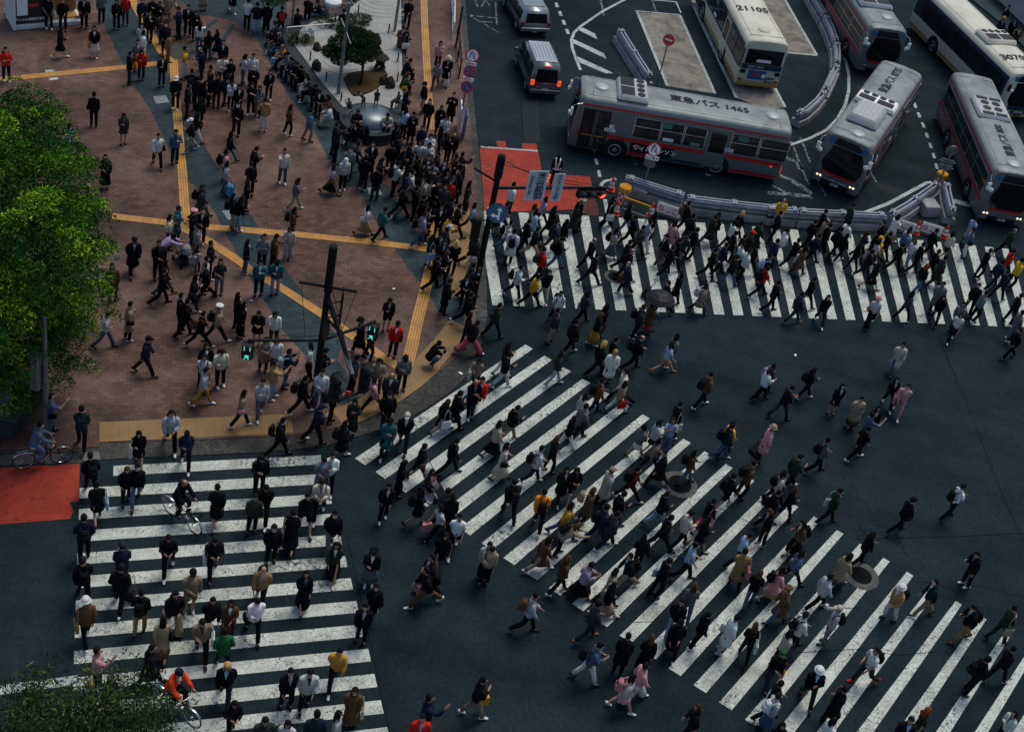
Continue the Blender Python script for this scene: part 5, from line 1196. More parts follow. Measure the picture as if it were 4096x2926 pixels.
def ridge(c, r, sq=1.0, a0=0, a1=2 * math.pi, w=.03):
  n = max(10, int(abs(a1 - a0) * r * 4))
  pts = [(c[0] - ox + r * math.cos(a0 + (a1 - a0) * k / n), c[1] - oy + sq * r * math.sin(a0 + (a1 - a0) * k / n), .478) for k in range(n + 1)]
  b.tube(pts, w, 5, caps=False)
c1 = (-11.96,65.37); c2 = (-11.93,58.27); c3 = (-10.73,61.1)
for r in (.22, .55, .95, 1.02): ridge(c1, r)
for r in (.35, .62, 1.1, 1.6): ridge(c2, r, .95)
ridge(c1, 1.5, 1, -2.6, .2); ridge(c1, 1.9, 1, -2.3, -.5); ridge(c3, 1.0, 1, -1.2, 1.6); ridge(c2, 2.1, .9, 1.1, 2.9); ridge(c2, 2.2, .9, -1.2, .1); ridge(c3, .6, 1.2, 1.5, 3.2)
for P in ([(-9.84,56.93),(-9.39,57.28),(-8.88,57.44)], [(-9.58,56.36),(-9.21,56.8),(-8.76,56.9)], [(-11.43,54.83),(-10.51,54.68),(-9.79,55.27)], [(-13.46,58.7),(-13.26,59.76),(-12.63,60.66)]):
  b.tube([(x - ox, y - oy, .478) for x, y in P], .03, 5, caps=False)
b.build('raked_ridge', M['sand_ridge'], t)
b = MB(); P = [(-11.44,56.32),(-11.39,56.91),(-11.01,57.3),(-10.6,57.57),(-10.2,57.9),(-10.08,58.42),(-9.59,57.63),(-9.75,57.04),(-9.72,56.42),(-9.93,55.82),(-10.26,55.29),(-10.6,55.0),(-10.95,55.44)]; b.prism(loc_(P), .4, .55); b.build('dry_turf', M['dry_turf'], t)

def rock(p, s, label, seed):
  rnd = random.Random(seed); bm = bmesh.new(); bmesh.ops.create_icosphere(bm, subdivisions=3, radius=1)
  ax = [(Vector((rnd.uniform(-1, 1), rnd.uniform(-1, 1), rnd.uniform(-.6, 1))).normalized(), rnd.uniform(.62, .9)) for _ in range(12)]
  for v in bm.verts:
    c = v.co.copy()
    for n, d in ax:
      k = c.dot(n)
      if k > d: c -= n * (k - d)
    v.co = Vector((c.x * s[0], c.y * s[1], (c.z + .45) * s[2])) + Vector((rnd.uniform(-.012, .012),) * 3)
  me = bpy.data.meshes.new('rock'); bm.to_mesh(me); bm.free(); me.materials.append(M['rock'])
  o = link('rock', me, None, (p[0], p[1], .44), rnd.uniform(0, 6)); tag(o, label, 'rock', 'rocks in the sand garden')
rock((-13.38,58.58), (.24, .22, .34), 'pointed dark rock beside the clump of grass', 1)
rock((-12.85,56.66), (.27, .22, .42), 'dark rock standing alone in the raked rings', 2)
rock((-10.91,60.58), (.30, .26, .44), 'rounded brown rock behind the little garden tree', 3)
rock((-9.67,56.86), (.28, .25, .36), 'dark rock on the edge of the dry turf', 4)
rock((-9.24,56.69), (.28, .26, .44), 'tallest rock of the pair beside the dry turf', 5)
rock((-10.8,58.77), (.3, .2, .16), 'low flat rock behind the stone lantern', 6)

p = (-10.14,58.16); t = empty('stone_lantern', (p[0], p[1], .46)); tag(t, 'dark stone lantern with a wide roof in the sand garden', 'lantern')
b = MB()
for a in range(4): b.tube([(.26 * math.cos(a * 1.57 + .6), .26 * math.sin(a * 1.57 + .6), 0), (.13 * math.cos(a * 1.57 + .6), .13 * math.sin(a * 1.57 + .6), .34)], [.07, .08], 6)
b.build('leg', M['rock'], t)
b = MB(); b.lathe([(.22, .33), (.24, .38), (.24, .42), (.15, .43), (.15, .58), (.17, .60)], 6, caps=False); b.build('fire_box', M['rock'], t)
b = MB(); b.lathe([(.42, .60), (.44, .64), (.30, .74), (.13, .84), (.08, .86), (.09, .93), (0, .98)], 6, caps=False); b.build('roof', M['rock'], t)

p = (-14.23,59.42); t = empty('placard', (p[0], p[1], .46)); tag(t, 'small white hand-lettered placard on a stick in the grass', 'placard')
b = MB(); b.cyl((0, 0, 0), (0, 0, .45), .012, n=6); b.build('stick', M['bark'], t)
b = MB(); b.add([Matrix.Rotation(.5, 4, 'Y') @ Vector(v) for v in ((-.17, -.02, .42), (.17, -.02, .42), (.17, .03, .68), (-.17, .03, .68), (-.17, -.005, .42), (.17, -.005, .42), (.17, .045, .68), (-.17, .045, .68))], [(0, 1, 2, 3), (7, 6, 5, 4), (0, 4, 5, 1), (3, 2, 6, 7)]); b.build('panel', M['sign_white'], t)
# rope posts round the sand
RP = [(-14.46,58.78),(-13.4,57.39),(-12.17,55.8),(-11.05,54.32),(-9.06,57.31),(-9.49,59.26),(-9.9,60.97),(-10.61,62.05),(-12.56,63.42),(-13.36,61.85)]
t = empty('rope_fence', (ox, oy, .47)); tag(t, 'short dark posts with a thin rope round the raked sand', 'fence')
for q in RP:
  b = MB(); b.cyl((q[0] - ox, q[1] - oy, 0), (q[0] - ox, q[1] - oy, .48), .035, n=8); b.build('post', M['bark'], t)
b = MB()
for a, c in zip(RP[:3], RP[1:4]): b.tube([(a[0] - ox + (c[0] - a[0]) * k / 6, a[1] - oy + (c[1] - a[1]) * k / 6, .42 - .12 * 4 * (k / 6) * (1 - k / 6)) for k in range(7)], .01, 4)
for a, c in zip(RP[4:7], RP[5:8]): b.tube([(a[0] - ox + (c[0] - a[0]) * k / 6, a[1] - oy + (c[1] - a[1]) * k / 6, .42 - .12 * 4 * (k / 6) * (1 - k / 6)) for k in range(7)], .01, 4)
b.build('rope', M['cable'], t)
t = empty('garden_rail', (*(-15.61,60.96), .0)); tag(t, 'white pipe rail along the back of the seat wall', 'rail')
a = Vector((*(-15.22,59.58), .75)); c = Vector((*(-13.05,61.32), .75)); o_ = Vector((*(-15.61,60.96), 0))
b = MB(); b.tube([a - o_, c - o_], .03, 8); b.build('pipe', M['white_steel'], t, smooth='auto')
b = MB()
for k in range(4): q = a.lerp(c, k / 3) - o_; b.cyl((q.x, q.y, .3), (q.x, q.y, .75), .03, n=8)
b.build('support', M['white_steel'], t)
# round basin with a metal dome
p = (-9.33,53.19); BX, BY = p; t = empty('round_basin', (BX, BY, .05)); tag(t, 'round dark stone basin with a big grey metal dome', 'basin')
b = MB(); b.lathe([(1.46, 0), (1.46, .10), (1.38, .12), (1.38, .46), (1.44, .48), (1.44, .54), (1.14, .55)], 48, caps=False); b.build('pedestal', M['ledge_stone'], t, smooth='auto')
b = MB(); b.lathe([(1.08, .52), (1.06, .60), (.98, .75), (.8, .90), (.55, 1.0), (.28, 1.05), (0, 1.07)], 48, caps=False); b.build('dome', M['basin_metal'], t, smooth=True)
b = MB(); b.lathe([(1.16, .54), (1.12, .60), (1.07, .54)], 48, caps=False); b.build('rim', M['grey_steel'], t, smooth='auto')
b = MB(); b.box((.1, -1.435, .28), (.3, .03, .14)); b.build('plaque', M['black_steel'], t)

# ================================================================ plants
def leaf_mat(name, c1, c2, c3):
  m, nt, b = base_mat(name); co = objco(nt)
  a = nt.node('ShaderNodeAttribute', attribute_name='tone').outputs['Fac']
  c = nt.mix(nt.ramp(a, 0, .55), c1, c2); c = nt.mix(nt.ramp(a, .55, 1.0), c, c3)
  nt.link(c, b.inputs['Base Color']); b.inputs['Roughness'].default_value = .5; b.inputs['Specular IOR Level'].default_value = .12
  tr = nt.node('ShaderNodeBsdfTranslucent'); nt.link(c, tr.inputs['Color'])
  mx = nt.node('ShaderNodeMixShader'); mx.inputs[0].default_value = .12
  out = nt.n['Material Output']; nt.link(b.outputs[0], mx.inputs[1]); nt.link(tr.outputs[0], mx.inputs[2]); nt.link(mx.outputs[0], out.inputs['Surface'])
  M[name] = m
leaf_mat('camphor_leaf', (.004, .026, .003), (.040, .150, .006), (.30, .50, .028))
leaf_mat('pine_leaf', (.010, .026, .010), (.022, .05, .018), (.045, .085, .028))
leaf_mat('bamboo_leaf', (.008, .024, .012), (.022, .055, .016), (.10, .14, .025))
leaf_mat('grass_leaf', (.018, .040, .012), (.045, .085, .02), (.09, .12, .03))

def leaves(name, pts, nrm, size, mat, parent, tone, rng, aspect=.5, droop=.3):
  """one small folded blade per point"""
  n = len(pts); L = size * rng.uniform(.6, 1.35, n)[:, None]
  d = nrm + rng.normal(0, .75, (n, 3)); d[:, 2] -= droop; d /= np.linalg.norm(d, axis=1)[:, None] + 1e-9
  s = np.cross(d, rng.normal(0, 1, (n, 3))); s /= np.linalg.norm(s, axis=1)[:, None] + 1e-9
  W = L * aspect * .5
  v = np.stack([pts, pts + d * L * .5 + s * W, pts + d * L, pts + d * L * .5 - s * W], 1).reshape(-1, 3)
  me = bpy.data.meshes.new(name); me.vertices.add(4 * n); me.vertices.foreach_set('co', v.ravel().astype(np.float32))
  me.loops.add(4 * n); me.loops.foreach_set('vertex_index', np.arange(4 * n, dtype=np.int32))
  me.polygons.add(n); me.polygons.foreach_set('loop_start', np.arange(0, 4 * n, 4, dtype=np.int32))
  me.update(); me.materials.append(mat)
  at = me.attributes.new('tone', 'FLOAT', 'POINT'); at.data.foreach_set('value', np.repeat(np.clip(tone, 0, 1), 4).astype(np.float32))
  me.validate(); return link(name, me, parent)

def crown_points(rng, lumps, per, fill=.25):
  """points over lumpy surfaces: lumps are (centre, radii)"""
  P = []; N = []; T = []
  for (c, r) in lumps:
    c = np.array(c, float); r = np.array(r, float)
    n = int(per * (r[0] * r[1] + r[1] * r[2] + r[0] * r[2]) / 3)
    d = rng.normal(0, 1, (n, 3)); d /= np.linalg.norm(d, axis=1)[:, None]
    # sprays: small tufts stand out of the surface, gaps between get a darker leaf tone as painted shade
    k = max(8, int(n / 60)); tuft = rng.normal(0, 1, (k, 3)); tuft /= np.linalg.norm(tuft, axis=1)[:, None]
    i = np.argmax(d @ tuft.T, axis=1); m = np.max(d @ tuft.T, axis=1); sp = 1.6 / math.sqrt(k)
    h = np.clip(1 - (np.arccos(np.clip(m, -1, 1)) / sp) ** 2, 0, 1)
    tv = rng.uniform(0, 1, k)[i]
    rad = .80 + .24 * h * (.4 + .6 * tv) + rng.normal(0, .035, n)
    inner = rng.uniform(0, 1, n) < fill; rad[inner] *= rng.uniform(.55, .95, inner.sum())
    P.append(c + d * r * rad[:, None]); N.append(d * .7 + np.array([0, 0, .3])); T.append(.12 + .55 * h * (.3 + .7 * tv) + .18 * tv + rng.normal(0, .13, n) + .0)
  return np.concatenate(P), np.concatenate(N), np.concatenate(T)

def crown_clumps(rng, lumps, dens, lo, hi, per):
  """many small leaf clumps standing out of each lump, young pale leaves at the tips of some; inner leaves toned dark as shade"""
  P = []; N = []; T = []
  for (c, r) in lumps:
    c = np.array(c, float); r = np.array(r, float); n = int(dens * (r[0] * r[1] + r[0] * r[2]) / 2)
    d = rng.normal(0, 1, (n, 3)); d /= np.linalg.norm(d, axis=1)[:, None]; cc = c + d * r * (rng.uniform(.70, 1.10, n))[:, None]
    keep = []
    for k in range(n):
      if all(np.sum((cc[k] - cc[j]) ** 2) > (lo * 1.75) ** 2 for j in keep): keep.append(k)
    cc = cc[keep]; d = d[keep]; n = len(keep); sr = rng.uniform(lo, hi, n); young = np.clip(.5 + .42 * np.sin(cc[:, 0] * 2.6 + 1.3 * np.sin(cc[:, 1] * 1.9)) * np.sin(cc[:, 2] * 2.9 + cc[:, 1] * 1.7) + rng.normal(0, .22, n), 0, 1) ** 1.3
    for k in range(n):
      m = int(per * sr[k] ** 2); e = rng.normal(0, 1, (m, 3)); e /= np.linalg.norm(e, axis=1)[:, None]; e[:, 2] = np.abs(e[:, 2]) * 1.0 - .25
      q = rng.uniform(.35, 1.0, m) ** .6
      P.append(cc[k] + e * q[:, None] * sr[k] * np.array([1, 1, .75])); N.append(e * .7 + d[k] * .4 + np.array([0, 0, .25]))
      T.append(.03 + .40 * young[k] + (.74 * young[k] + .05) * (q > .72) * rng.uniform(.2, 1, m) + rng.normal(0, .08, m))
    P_, N_, T_ = crown_points(rng, [(c, r * .76)], 1000, .3); P.append(P_); N.append(N_); T.append(np.clip(T_ * .2, 0, .16))  # inner leaves get a dark tone that stands in for crown shade
  return np.concatenate(P), np.concatenate(N), np.concatenate(T)

def branches(mb, base, tips, r0, rng):
  base = Vector(base)
  for tp in tips:
    tp = Vector(tp); mid = base.lerp(tp, .5) + Vector((rng.uniform(-.2, .2), rng.uniform(-.2, .2), .15)); mb.tube([base, base.lerp(mid, .5), mid, tp], [r0, r0 * .8, r0 * .55, r0 * .2], 7)

# the big camphor at the left edge
rng = np.random.default_rng(3)
LUMP = [((-16.67, 34.66, 8.4), (1.3, 1.3, 1.1960000000000002)), ((-17.34, 34.43, 8.6), (1.5, 1.5, 1.3800000000000001)), ((-16.27, 35.05, 8.2), (1.0, 1.0, 0.92)), ((-15.24, 33.86, 7.6), (1.25, 1.25, 1.1500000000000001)), ((-15.55, 31.67, 8.4), (1.9, 1.9, 1.748)), ((-14.26, 32.75, 6.9), (1.05, 1.05, 0.9660000000000001)), ((-14.53, 31.02, 7.0), (1.8, 1.8, 1.6560000000000001)), ((-13.86, 31.89, 5.9), (1.0, 1.0, 0.92)), ((-14.18, 32.49, 3.75), (1.0, 1.0, 0.92)), ((-15.33, 32.57, 3.35), (1.4, 1.4, 1.288)), ((-14.31, 32.24, 2.22), (0.92, 0.92, 0.8464)), ((-14.93, 32.07, 1.5), (0.85, 0.85, 0.782)), ((-15.31, 31.13, 1.8), (1.0, 1.0, 0.92)), ((-15.86, 31.48, 3.85), (1.7, 1.7, 1.564)), ((-14.89, 29.3, 8.1), (2.0, 2.0, 1.84)), ((-17.22, 32.02, 8.2), (2.2, 2.2, 2.0240000000000005)), ((-15.74, 28.77, 7.6), (2.2, 2.2, 2.0240000000000005)), ((-15.88, 29.0, 4.4), (1.6, 1.6, 1.4720000000000002)), ((-15.68, 30.67, 1.8), (0.9, 0.9, 0.8280000000000001))]
tb = (-17.26,30.1); t = empty('tree', (tb[0], tb[1], .05)); tag(t, 'big bright green broadleaf tree filling the left edge of the plaza', 'tree')
L0 = [((c[0] - tb[0], c[1] - tb[1], c[2] - .05), r) for c, r in LUMP]
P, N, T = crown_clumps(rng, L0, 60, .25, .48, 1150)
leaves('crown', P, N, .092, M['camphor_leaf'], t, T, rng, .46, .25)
b = MB(); b.tube([(0, 0, 0), (.05, 0, .5), (.15, .1, 2.2), (.2, .2, 3.8)], [.42, .34, .28, .24], 12)
branches(b, (.2, .2, 3.6), [Vector(c) for c, r in L0], .17, random.Random(4)); b.build('trunk', M['bark'], t, smooth=True)

# small garden tree
p = (-10.61,56.11); t = empty('tree', (p[0], p[1], .5)); tag(t, 'small dark green tree with a leaning trunk in the sand garden', 'tree')
LS = [((-11.83, 56.58, 2.1), (0.66, 0.66, 0.396)), ((-11.25, 57.14, 2.4), (0.74, 0.74, 0.444)), ((-10.55, 57.0, 2.0), (0.6, 0.6, 0.36)), ((-12.13, 56.31, 1.8), (0.5, 0.5, 0.3)), ((-11.01, 56.44, 1.9), (0.6, 0.6, 0.36)), ((-11.78, 57.32, 2.5), (0.5, 0.5, 0.3)), ((-10.87, 57.62, 2.2), (0.55, 0.55, 0.33)), ((-11.68, 55.97, 1.7), (0.4, 0.4, 0.24))]
L1 = [((c[0] - p[0], c[1] - p[1], c[2] - .5), r) for c, r in LS]
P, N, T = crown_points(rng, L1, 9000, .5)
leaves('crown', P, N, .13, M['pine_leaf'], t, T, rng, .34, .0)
b = MB(); b.tube([(0, 0, 0), (.05, .02, .4), (.02, .1, .9), (.05, .12, 1.4)], [.09, .075, .065, .05], 8); branches(b, (.03, .1, 1.0), [Vector(c) for c, r in L1], .04, random.Random(5)); b.build('trunk', M['bark'], t, smooth=True)

def shrub(name, p, z, lumps, label, cat, mat, per, size, asp, droop, stems, grp=None):
  t = empty(name, (p[0], p[1], z)); tag(t, label, cat, grp)
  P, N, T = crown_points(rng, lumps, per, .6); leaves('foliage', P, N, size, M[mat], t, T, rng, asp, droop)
  b = MB(); branches(b, (0, 0, 0), [Vector(c) for c, r in lumps], stems, random.Random(6)); b.build('stem', M['bark'], t, smooth=True)
p = (-14.31,58.94); shrub('shrub', p, .46, [((0, 0, .2), (.55, .4, .28)), ((-.3, -.25, .15), (.35, .3, .2)), ((.35, .1, .18), (.35, .3, .25))], 'low grassy shrub with the white placard in the garden corner', 'shrub', 'grass_leaf', 4200, .16, .14, -.9, .02, 'shrubs in the garden')
p = (-12.21,62.23); shrub('shrub', p, .46, [((0, 0, .25), (.6, .4, .35)), ((-.45, -.25, .2), (.45, .35, .3)), ((.3, .2, .25), (.3, .3, .3))], 'bushy grass shrub behind the small garden tree', 'shrub', 'grass_leaf', 4200, .16, .14, -.9, .02, 'shrubs in the garden')
p = (-13.7,61.19); shrub('shrub', p, .46, [((0, 0, .22), (.5, .3, .28)), ((.5, .1, .2), (.4, .3, .25))], 'low shrub behind the white pipe rail of the sand garden', 'shrub', 'grass_leaf', 4200, .16, .16, -.7, .02, 'shrubs in the garden')
p = (-10.81,59.41); shrub('shrub', p, .46, [((0, 0, .18), (.5, .35, .24))], 'small dark shrub beside the stone lantern', 'shrub', 'pine_leaf', 4200, .1, .3, -.2, .02, 'shrubs in the garden')
p = (-16.51,59.83); shrub('shrub', (p[0], p[1] + .4), .05, [((-.6, .2, 2.0), (.9, .8, .45)), ((.3, .0, 1.85), (.8, .7, .4)), ((1.0, .3, 2.1), (.6, .5, .35))], 'leafy branches hanging in at the top edge above the seated people', 'shrub', 'grass_leaf', 3000, .12, .4, .1, .05)
p = (-13.39,64.79); shrub('shrub', p, .46, [((0, 0, .3), (.7, .4, .35))], 'dark clipped shrub at the top edge of the sand garden', 'shrub', 'pine_leaf', 4000, .1, .4, 0, .03, 'shrubs in the garden')

# bamboo tops reaching into the bottom left corner
for k, (bx, by, tips, lb) in enumerate([(-8.62, 17.27, [(-9.24, 17.78, 6.5), (-9.09, 18.19, 6.5), (-8.51, 17.91, 6.5), (-8.79, 17.25, 6.5), (-8.86, 16.78, 6.5), (-8.07, 17.39, 6.5), (-8.48, 17.19, 6.5), (-8.05, 16.67, 6.5), (-8.5, 16.24, 6.5)], 'bamboo clump with yellowish young leaves filling the corner below the bare asphalt'), (-7.4, 17.45, [(-7.75, 17.78, 6.8), (-7.65, 18.22, 6.8), (-7.23, 17.99, 6.8), (-7.44, 17.5, 6.8), (-7.72, 17.25, 6.8), (-7.0, 17.15, 6.8), (-6.89, 17.6, 6.8), (-7.26, 16.86, 6.8), (-7.66, 16.67, 6.8)], 'bamboo clump with tall thin stems in front of the pink-jacketed person'), (-6.29, 17.71, [(-6.88, 18.71, 6.6), (-6.77, 17.79, 6.6), (-6.24, 17.96, 6.6), (-5.94, 17.98, 6.6), (-6.2, 17.35, 6.6), (-5.54, 17.7, 6.6), (-6.35, 16.99, 6.6), (-5.84, 17.34, 6.6), (-6.83, 17.58, 6.6)], 'bamboo clump partly hiding the person on the bicycle in orange')]):
  t = empty('bamboo', (bx, by, 0)); tag(t, lb, 'bamboo', 'bamboo in the bottom corner')
  P = []; N = []; T = []; sb = MB()
  for (x, y, z) in tips:
    tip = np.array([x - bx, y - by, z]); base = np.array([(x - bx) * .35 + rng.uniform(-.3, .3), (y - by) * .35 + rng.uniform(-.3, .3), 0])
    mid = base * .4 + tip * .6 + np.array([0, 0, .4]); sb.tube([tuple(base), tuple(base * .6 + mid * .4), tuple(mid), tuple(tip)], [.028, .024, .016, .006], 6)
    for q in range(30):
      f = rng.uniform(.42, 1.0); c = base * (1 - f) + tip * f + np.array([0, 0, .25 * (1 - f)]) + rng.normal(0, .18 + .30 * (1 - f) * 1.2, 3)
      m = rng.integers(24, 60); d = rng.normal(0, 1, (m, 3)); P.append(c + d * np.array([.19, .19, .13])); N.append(np.tile(rng.normal(0, .6, 3), (m, 1))); T.append(np.full(m, .02 + .85 * rng.uniform(0, 1) ** 3 + .22 * (f > .85)) + rng.normal(0, .12, m))
  leaves('foliage', np.concatenate(P), np.concatenate(N), .13, M['bamboo_leaf'], t, np.concatenate(T), rng, .22, .5)
  sb.build('stem', M['bark'], t, smooth=True)

# ================================================================ people
PAL = dict(k=(.0065, .007, .0085), n=(.011, .017, .034), g=(.115, .12, .13), d=(.026, .029, .033), w=(.56, .57, .55), c=(.43, .40, .32), b=(.25, .195, .13), t=(.27, .165, .075), o=(.085, .046, .024),
       r=(.44, .018, .014), R=(.07, .010, .012), p=(.50, .24, .25), v=(.30, .23, .33), y=(.60, .33, .015), O=(.66, .20, .01), G=(.014, .085, .03), D=(.021, .031, .021), B=(.065, .105, .165),
       l=(.26, .37, .48), T=(.022, .085, .09), m=(.37, .20, .03), s=(.31, .325, .345), x=(.28, .055, .07), q=(.60, .055, .012), P=(.5, .3, .3))
SKINS = [(.42, .245, .165), (.36, .20, .13), (.46, .275, .19), (.33, .185, .12)]
HAIRC = dict(s=(.008, .007, .007), l=(.009, .007, .006), b=(.38, .24, .085), B=(.055, .028, .013), a=(.09, .085, .08), r=(.17, .04, .012))
V3 = lambda *a: np.array(a, float)

def unit(v): return v / (np.linalg.norm(v) + 1e-9)
def walk(a, b, ka, kb, arm=20, lean=3, **k):
  d = dict(h=(a, b), k=(ka, kb), L=(-a * .8, 8, 18, 10), Rr=(-b * .8 if b < 0 else -b * .8, 8, 18, 10), lean=lean, head=4); d.update(k); return d
POSES = {
 'S0': dict(h=(2, -2), k=(2, 2), L=(2, 8, 12, 10), Rr=(-2, 8, 12, 10), lean=1, head=4),
 'S1': dict(h=(6, -3), k=(8, 2), L=(8, 6, 55, 35), Rr=(-4, 9, 14, 8), lean=2, head=10),
 'S2': dict(h=(-2, 5), k=(2, 6), L=(-6, 12, 20, 0), Rr=(12, 6, 75, 40), lean=0, head=-2),
 'P0': dict(h=(3, -3), k=(3, 3), L=(18, 8, 88, 32), Rr=(20, 8, 92, 32), lean=3, head=26),
 'P1': dict(h=(-2, 5), k=(2, 5), L=(0, 8, 14, 5), Rr=(22, 10, 98, 28), lean=4, head=28),
 'X0': dict(h=(4, -4), k=(3, 3), L=(20, 10, 78, 72), Rr=(16, 10, 82, 74), lean=0, head=4),
 'F0': dict(h=(6, -4), k=(3, 3), L=(4, 8, 15, 8), Rr=(78, 14, 62, 18), lean=0, head=-6),
 'F1': dict(h=(3, -5), k=(3, 3), L=(46, 16, 98, 28), Rr=(48, 16, 98, 28), lean=0, head=2),
 'W0': walk(26, -22, 4, 14), 'W1': walk(-22, 26, 14, 4), 'W2': walk(14, -8, 34, 2), 'W3': walk(-8, 14, 2, 34), 'W4': walk(33, -28, 6, 22, lean=6), 'W5': walk(-28, 33, 22, 6, lean=6),
 'W6': walk(22, -18, 6, 34, L=(10, 8, 70, 30), lean=4), 'W7': walk(-18, 22, 34, 6, Rr=(12, 8, 74, 32), lean=4),
 'Q0': walk(24, -20, 5, 16, Rr=(20, 8, 92, 26), head=24), 'Q1': walk(-20, 24, 16, 5, L=(18, 8, 90, 28), Rr=(20, 8, 92, 28), head=24),
 'W8': walk(20, -15, 4, 20, L=(22, 6, 98, 50)), 'W9': walk(-15, 20, 20, 4, Rr=(20, 6, 102, 48), lean=5),
 'WA': walk(24, -20, 5, 12, L=(-6, 15, 34, 22), Rr=(-4, 15, 36, 22), head=8), 'WB': walk(-12, 17, 6, 24, L=(4, 12, 40, 20), Rr=(-6, 14, 32, 20), lean=1, head=12),
 'S3': dict(h=(5, -5), k=(4, 2), L=(-8, 16, 38, 24), Rr=(-6, 16, 36, 24), lean=-1, head=2), 'S4': dict(h=(-4, 7), k=(2, 12), L=(26, 10, 112, 40), Rr=(-3, 8, 16, 8), lean=1, head=14),
 'T0': dict(h=(84, 80), k=(88, 80), L=(28, 8, 62, 30), Rr=(26, 8, 64, 34), lean=8, head=18, seat=.53),
 'T1': dict(h=(82, 86), k=(76, 92), L=(14, 10, 70, 35), Rr=(30, 8, 70, 35), lean=14, head=26, seat=.53),
 'C0': dict(h=(112, 96), k=(146, 140), L=(60, 8, 60, 30), Rr=(64, 8, 66, 30), lean=26, head=6, toes=1),
 'B0': dict(h=(14, -6), k=(16, 8), L=(70, 8, 20, 20), Rr=(76, 8, 16, 20), lean=48, head=6),
 'K0': dict(h=(72, 38), k=(78, 62), L=(38, 12, 30, 4), Rr=(38, 12, 30, 4), lean=18, head=4, seat=.98),
}
def fk(ps):
  rad = math.radians; J = {}
  lean = rad(ps['lean']); up_ = V3(math.sin(lean), 0, math.cos(lean)); fw = V3(math.cos(lean), 0, -math.sin(lean))
  legs = []
  for i, s in ((0, 1), (1, -1)):
    h, k = rad(ps['h'][i]), rad(ps['k'][i])
    hip = V3(0, .088 * s, 0); knee = hip + .415 * unit(V3(math.sin(h), .045 * s, -math.cos(h))); a2 = h - k
    ank = knee + .40 * unit(V3(math.sin(a2), 0.0, -math.cos(a2)))
    pitch = min(0, a2) * .75 if not ps.get('toes') else -.9
    if ps.get('seat') and abs(a2) > .2: pitch = 0
    toe = ank + V3(math.cos(pitch) * .17, .02 * s, math.sin(pitch) * .17 - .045)
    heel = ank + V3(-.055 * math.cos(pitch), 0, -.06 - .055 * math.sin(pitch) * 0 )
    legs.append([hip, knee, ank, toe, pitch])
  low = min(min(l[2][2] - .075, l[3][2] - .03) for l in legs)
  z = ps.get('seat') or -low
  off = V3(0, 0, z)
  J['pel'] = off.copy()
  J['legs'] = [[p + off for p in l[:4]] + [l[4]] for l in legs]
  J['up'], J['fw'] = up_, fw
  J['chest'] = off + up_ * .47; J['neck'] = J['chest'] + up_ * .075; hl = lean * .5 + rad(ps['head'])
  J['hup'] = V3(math.sin(hl), 0, math.cos(hl)); J['hfw'] = V3(math.cos(hl), 0, -math.sin(hl))
  J['head'] = J['neck'] + up_ * .055 + J['hup'] * .105 + J['hfw'] * .018
  arms = []
  for key, s in (('L', 1), ('Rr', -1)):
    p, ab, el, inn = [rad(x) for x in ps[key]]
    p -= lean * .3
    sh = J['chest'] + V3(0, .170 * s, 0) - up_ * .015
    d = V3(math.sin(p) * math.cos(ab), math.sin(ab) * s, -math.cos(p) * math.cos(ab)); elb = sh + .275 * d
    q = p + el; d2 = V3(math.sin(q) * math.cos(inn), -math.sin(inn) * s * (1 if el > .3 else .3), -math.cos(q) * math.cos(inn)); wr = elb + .245 * unit(d2)
    arms.append((sh, elb, wr, unit(d2)))
  J['arms'] = arms
  return J
JJ = {k: fk(v) for k, v in POSES.items()}

class PM:
  """vertex/face arrays for one garment"""
  def __init__(s): s.v = []; s.f = []
  def loft(s, path, rad, n=10, ref=(0, 1, 0), cap0=True, cap1=True, sq=0.0):
    base = len(s.v); P = [np.array(p, float) for p in path]; k = len(P); rf = np.array(ref, float)
    for i in range(k):
      t = unit(P[min(i + 1, k - 1)] - P[max(i - 1, 0)]); u = rf - t * rf.dot(t)
      if np.linalg.norm(u) < 1e-3: u = np.cross(t, V3(1, 0, 0))
      u = unit(u); w = np.cross(t, u); ra, rb = rad[i] if hasattr(rad[i], '__len__') else (rad[i], rad[i])
      for j in range(n):
        a = 2 * math.pi * j / n; s.v.append(P[i] + u * ra * math.cos(a) + w * rb * math.sin(a))
    for i in range(k - 1):
      for j in range(n):
        j2 = (j + 1) % n; s.f.append((base + i * n + j, base + i * n + j2, base + (i + 1) * n + j2, base + (i + 1) * n + j))
    if cap0: s.f.append(tuple(base + j for j in range(n - 1, -1, -1)))
    if cap1: s.f.append(tuple(base + (k - 1) * n + j for j in range(n)))
  def ball(s, c, ax, r, n=12, k=8, keep=None):
    """ellipsoid: ax = (forward, left, up) unit vectors, r radii; keep(local) filters faces"""
    base = len(s.v); loc = []
    for i in range(k + 1):
      ph = math.pi * i / k - math.pi / 2
      for j in range(n):
        th = 2 * math.pi * j / n; l = (r[0] * math.cos(ph) * math.cos(th), r[1] * math.cos(ph) * math.sin(th), r[2] * math.sin(ph)); loc.append(l)
        s.v.append(np.array(c) + ax[0] * l[0] + ax[1] * l[1] + ax[2] * l[2])
    for i in range(k):
      for j in range(n):
        j2 = (j + 1) % n; q = (i * n + j, i * n + j2, (i + 1) * n + j2, (i + 1) * n + j)
        if keep is None or keep(np.mean([loc[x] for x in q], axis=0)): s.f.append(tuple(base + x for x in q))
  def jitter(s, amt, seed=0):
    r = np.random.default_rng(seed); s.v = [v + r.normal(0, amt, 3) for v in s.v]; return s
  def arr(s): return np.array(s.v, dtype=np.float32), s.f

